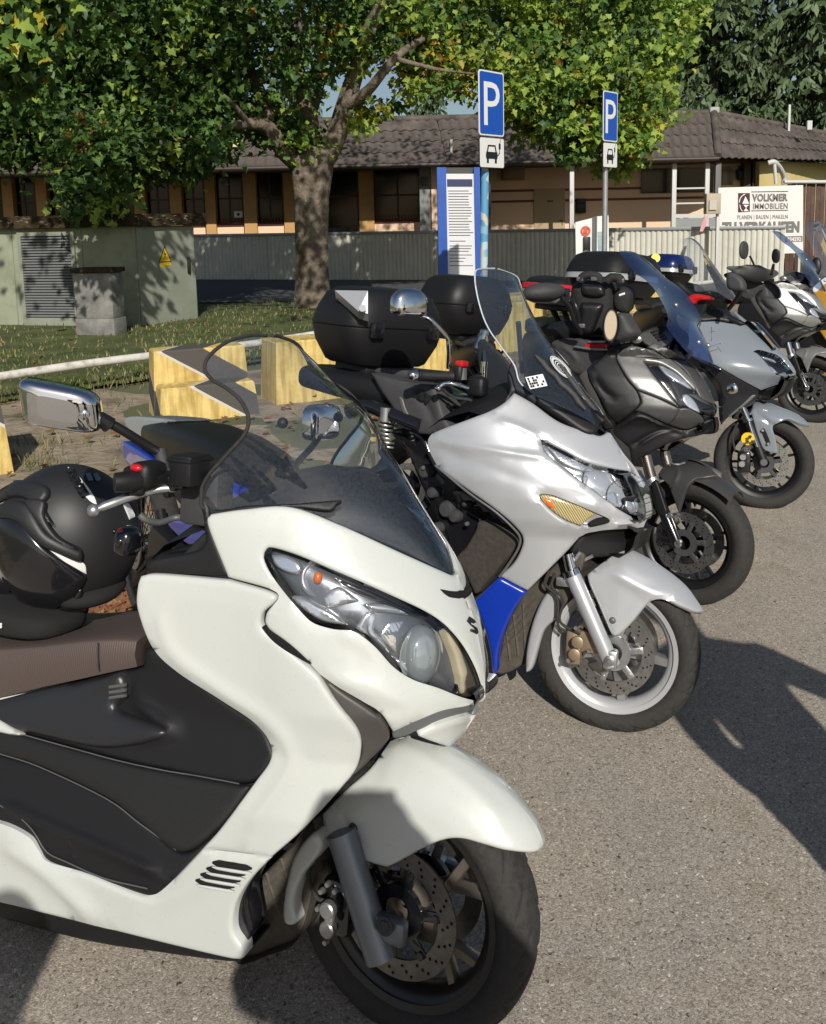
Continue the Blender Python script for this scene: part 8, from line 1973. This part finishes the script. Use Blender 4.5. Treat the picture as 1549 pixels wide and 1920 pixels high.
blades('dry_grass', tp_[::2],.09, m_dry, .004); blades('grass', tp_[1::2],.08, m_gr, .004)
lp = []
for _ in range(900):
    if rng.random() < .5: x, y = rp(rng.uniform(-6,12), rng.uniform(-3.5,5)); z = .045
    else: q = EA + ED * rng.uniform(-2,9) + np.array([-ED[1], ED[0]])*abs(rng.gauss(0,1.2)); x, y, z = q[0], q[1],.02
    lp.append((x, y, z))
for _ in range(150): q = ground(205 + rng.gauss(0,25),1140 + rng.gauss(0,14)); lp.append((q[0], q[1],.022))
lp = np.array(lp); lm_ = leaf_xf(lp, .07,3.0); lo = link('fallen_leaf', leaves_mesh('fallen_leaf', lp, lm_, nrg.choice([3,4,4,4], size=len(lp)))); lo['kind'] = 'stuff'; lo.data.materials[3] = mat('dead_leaf_tan', (.26,.17,.08),.8); lo.data.materials[4] = mat('dead_leaf_brown', (.20,.085,.035),.8)
gp_ = G()
for _ in range(700):
    q = EA + ED * rng.uniform(-3,8) + np.array([-ED[1], ED[0]])*(rng.gauss(0,.22) if rng.random() < .75 else -abs(rng.gauss(0,1.6))); s = rng.uniform(.004,.013); gp_.ell((q[0], q[1],.018),(s, s * .8, s * .6),5,3)
gp_.obj('gravel', mottled('gravel_stone', [(.14,.12,.10),(.30,.27,.23)],30), None, 0, kind='stuff')

# ------------------------------------------------ people standing behind and beside the camera (their shadows fall into the picture)
def person(label, x, y, hd, arms, hgt=1.8, coat=(.03,.035,.05)):
    root = empty('person', T(x, y, 0, hd), label, 'person', 'people standing behind the camera'); k = hgt / 1.8
    def skin(name, chains, m):
        V, E_, R_ = [],[],[]; ix = {}
        for ch in chains:
            prev = None
            for (p, r) in ch:
                key = tuple(round(c, 4) for c in p)
                if key not in ix: ix[key] = len(V); V.append(tuple(c * k for c in p)); R_.append(r * k)
                if prev is not None: E_.append((prev, ix[key]))
                prev = ix[key]
        me = bpy.data.meshes.new(name); me.from_pydata(V, E_, []); me.materials.append(m); o = link(name, me, root); md = o.modifiers.new('s', 'SKIN'); sv_ = me.skin_vertices[0].data
        for i, r in enumerate(R_): sv_[i].radius = (r, r); sv_[i].use_root = False
        sv_[0].use_root = True; md.use_smooth_shade = True; ss_ = o.modifiers.new('u', 'SUBSURF'); ss_.levels = ss_.render_levels = 1; return o
    pel, ch_, nk = (0,0,.98),(0,-.01,1.32),(0,0,1.52); C = [[(pel, .14),((0,0,1.12),.135),(ch_, .16),((0,0,1.46),.10),(nk, .06),((0,.03,1.62),.085),((0,.035,1.71),.10),((0,.02,1.785),.06)]]
    for s in (-1,1): C.append([(pel, .14),((.10*s, 0,.92),.11),((.12*s, .02,.50),.07),((.13*s, -.02,.10),.045),((.14*s, .12,.035),.04)])
    for s, (el, wr, hn) in zip((-1,1), arms):
        C.append([((0,0,1.46),.10),((.20*s, 0,1.43),.07),(el, .05),(wr, .034),(hn, .034)])
        d = np.array(hn) - np.array(wr); d /= np.linalg.norm(d); sd = np.cross(d, (0,0,1.0)); sd /= np.linalg.norm(sd) + 1e-9; up = np.cross(sd, d)
        for f_, ln in ((-.026,.062),(-.009,.072),(.009,.068),(.025,.055)): a = np.array(hn) + sd * f_ + d * .03; C.append([(hn, .034),(tuple(a),.011),(tuple(a + d * ln * .6),.009),(tuple(a + d * ln - up * .012),.008)])
        a = np.array(wr) + d * .03 + sd * .03; C.append([(hn, .034),(tuple(a),.012),(tuple(a + d * .04 + sd * .02),.010)])
    skin('body', C, mat('skin_tone', (.42,.25,.18),.5))
    J = [[(pel, .17),((0,0,1.12),.165),(ch_, .19),((0,0,1.45),.12)]]
    for s, (el, wr, hn) in zip((-1,1), arms): J.append([((0,0,1.45),.12),((.20*s, 0,1.42),.09),(el, .066),(wr, .048)])
    skin('jacket', J, mat('jacket_' + label.split()[1], coat, .8))
    skin('trousers', [[((0,0,1.0),.16),((.10*s, 0,.90),.13),((.12*s, .02,.50),.088),((.13*s, -.02,.07),.065)] for s in (-1,1)], mat('dark_denim', (.025,.03,.05),.85))
    g = G(); g.ell((0,.0,1.715*k),(.095*k, .112*k, .105*k),20,12, zmin=-.25); g.obj('hair', mat('dark_hair', (.02,.014,.01),.6), root, 60); g = G()
    for s in (-1,1): g.box((.14*s, .07,.035),(.10,.28,.07),.025)
    g.obj('shoe', m_black, root)
    return root
person('person in dark jacket raising a phone with both hands behind the camera', .13,-.30,.0,(((-.27,.10,1.30),(-.18,.14,1.50),(-.13,.2,1.60)),((.30,.10,1.32),(.12,.16,1.52),(.05,.2,1.60))),1.8)
ph = G(); ph.box((.085,-.055,1.64),(.15,.008,.075),.004); tag(ph.obj('phone', m_blackg, None), 'black phone held up just behind the camera', 'phone')
person('person in grey jacket standing right of the camera with the right hand on the hip', 1.36,1.0,.1,(((-.235,-.02,1.15),(-.20,.04,.92),(-.19,.07,.83)),((.40,-.05,1.20),(.25,.02,1.05),(.18,.05,1.02))),1.82,(.08,.08,.09))
person('person in brown jacket standing left of the camera with arms hanging', -.64,-.62,0., (((-.27,-.02,1.17),(-.28,.06,.92),(-.28,.09,.83)),((.27,-.02,1.17),(.28,.06,.92),(.28,.09,.83))),1.78,(.07,.045,.03))
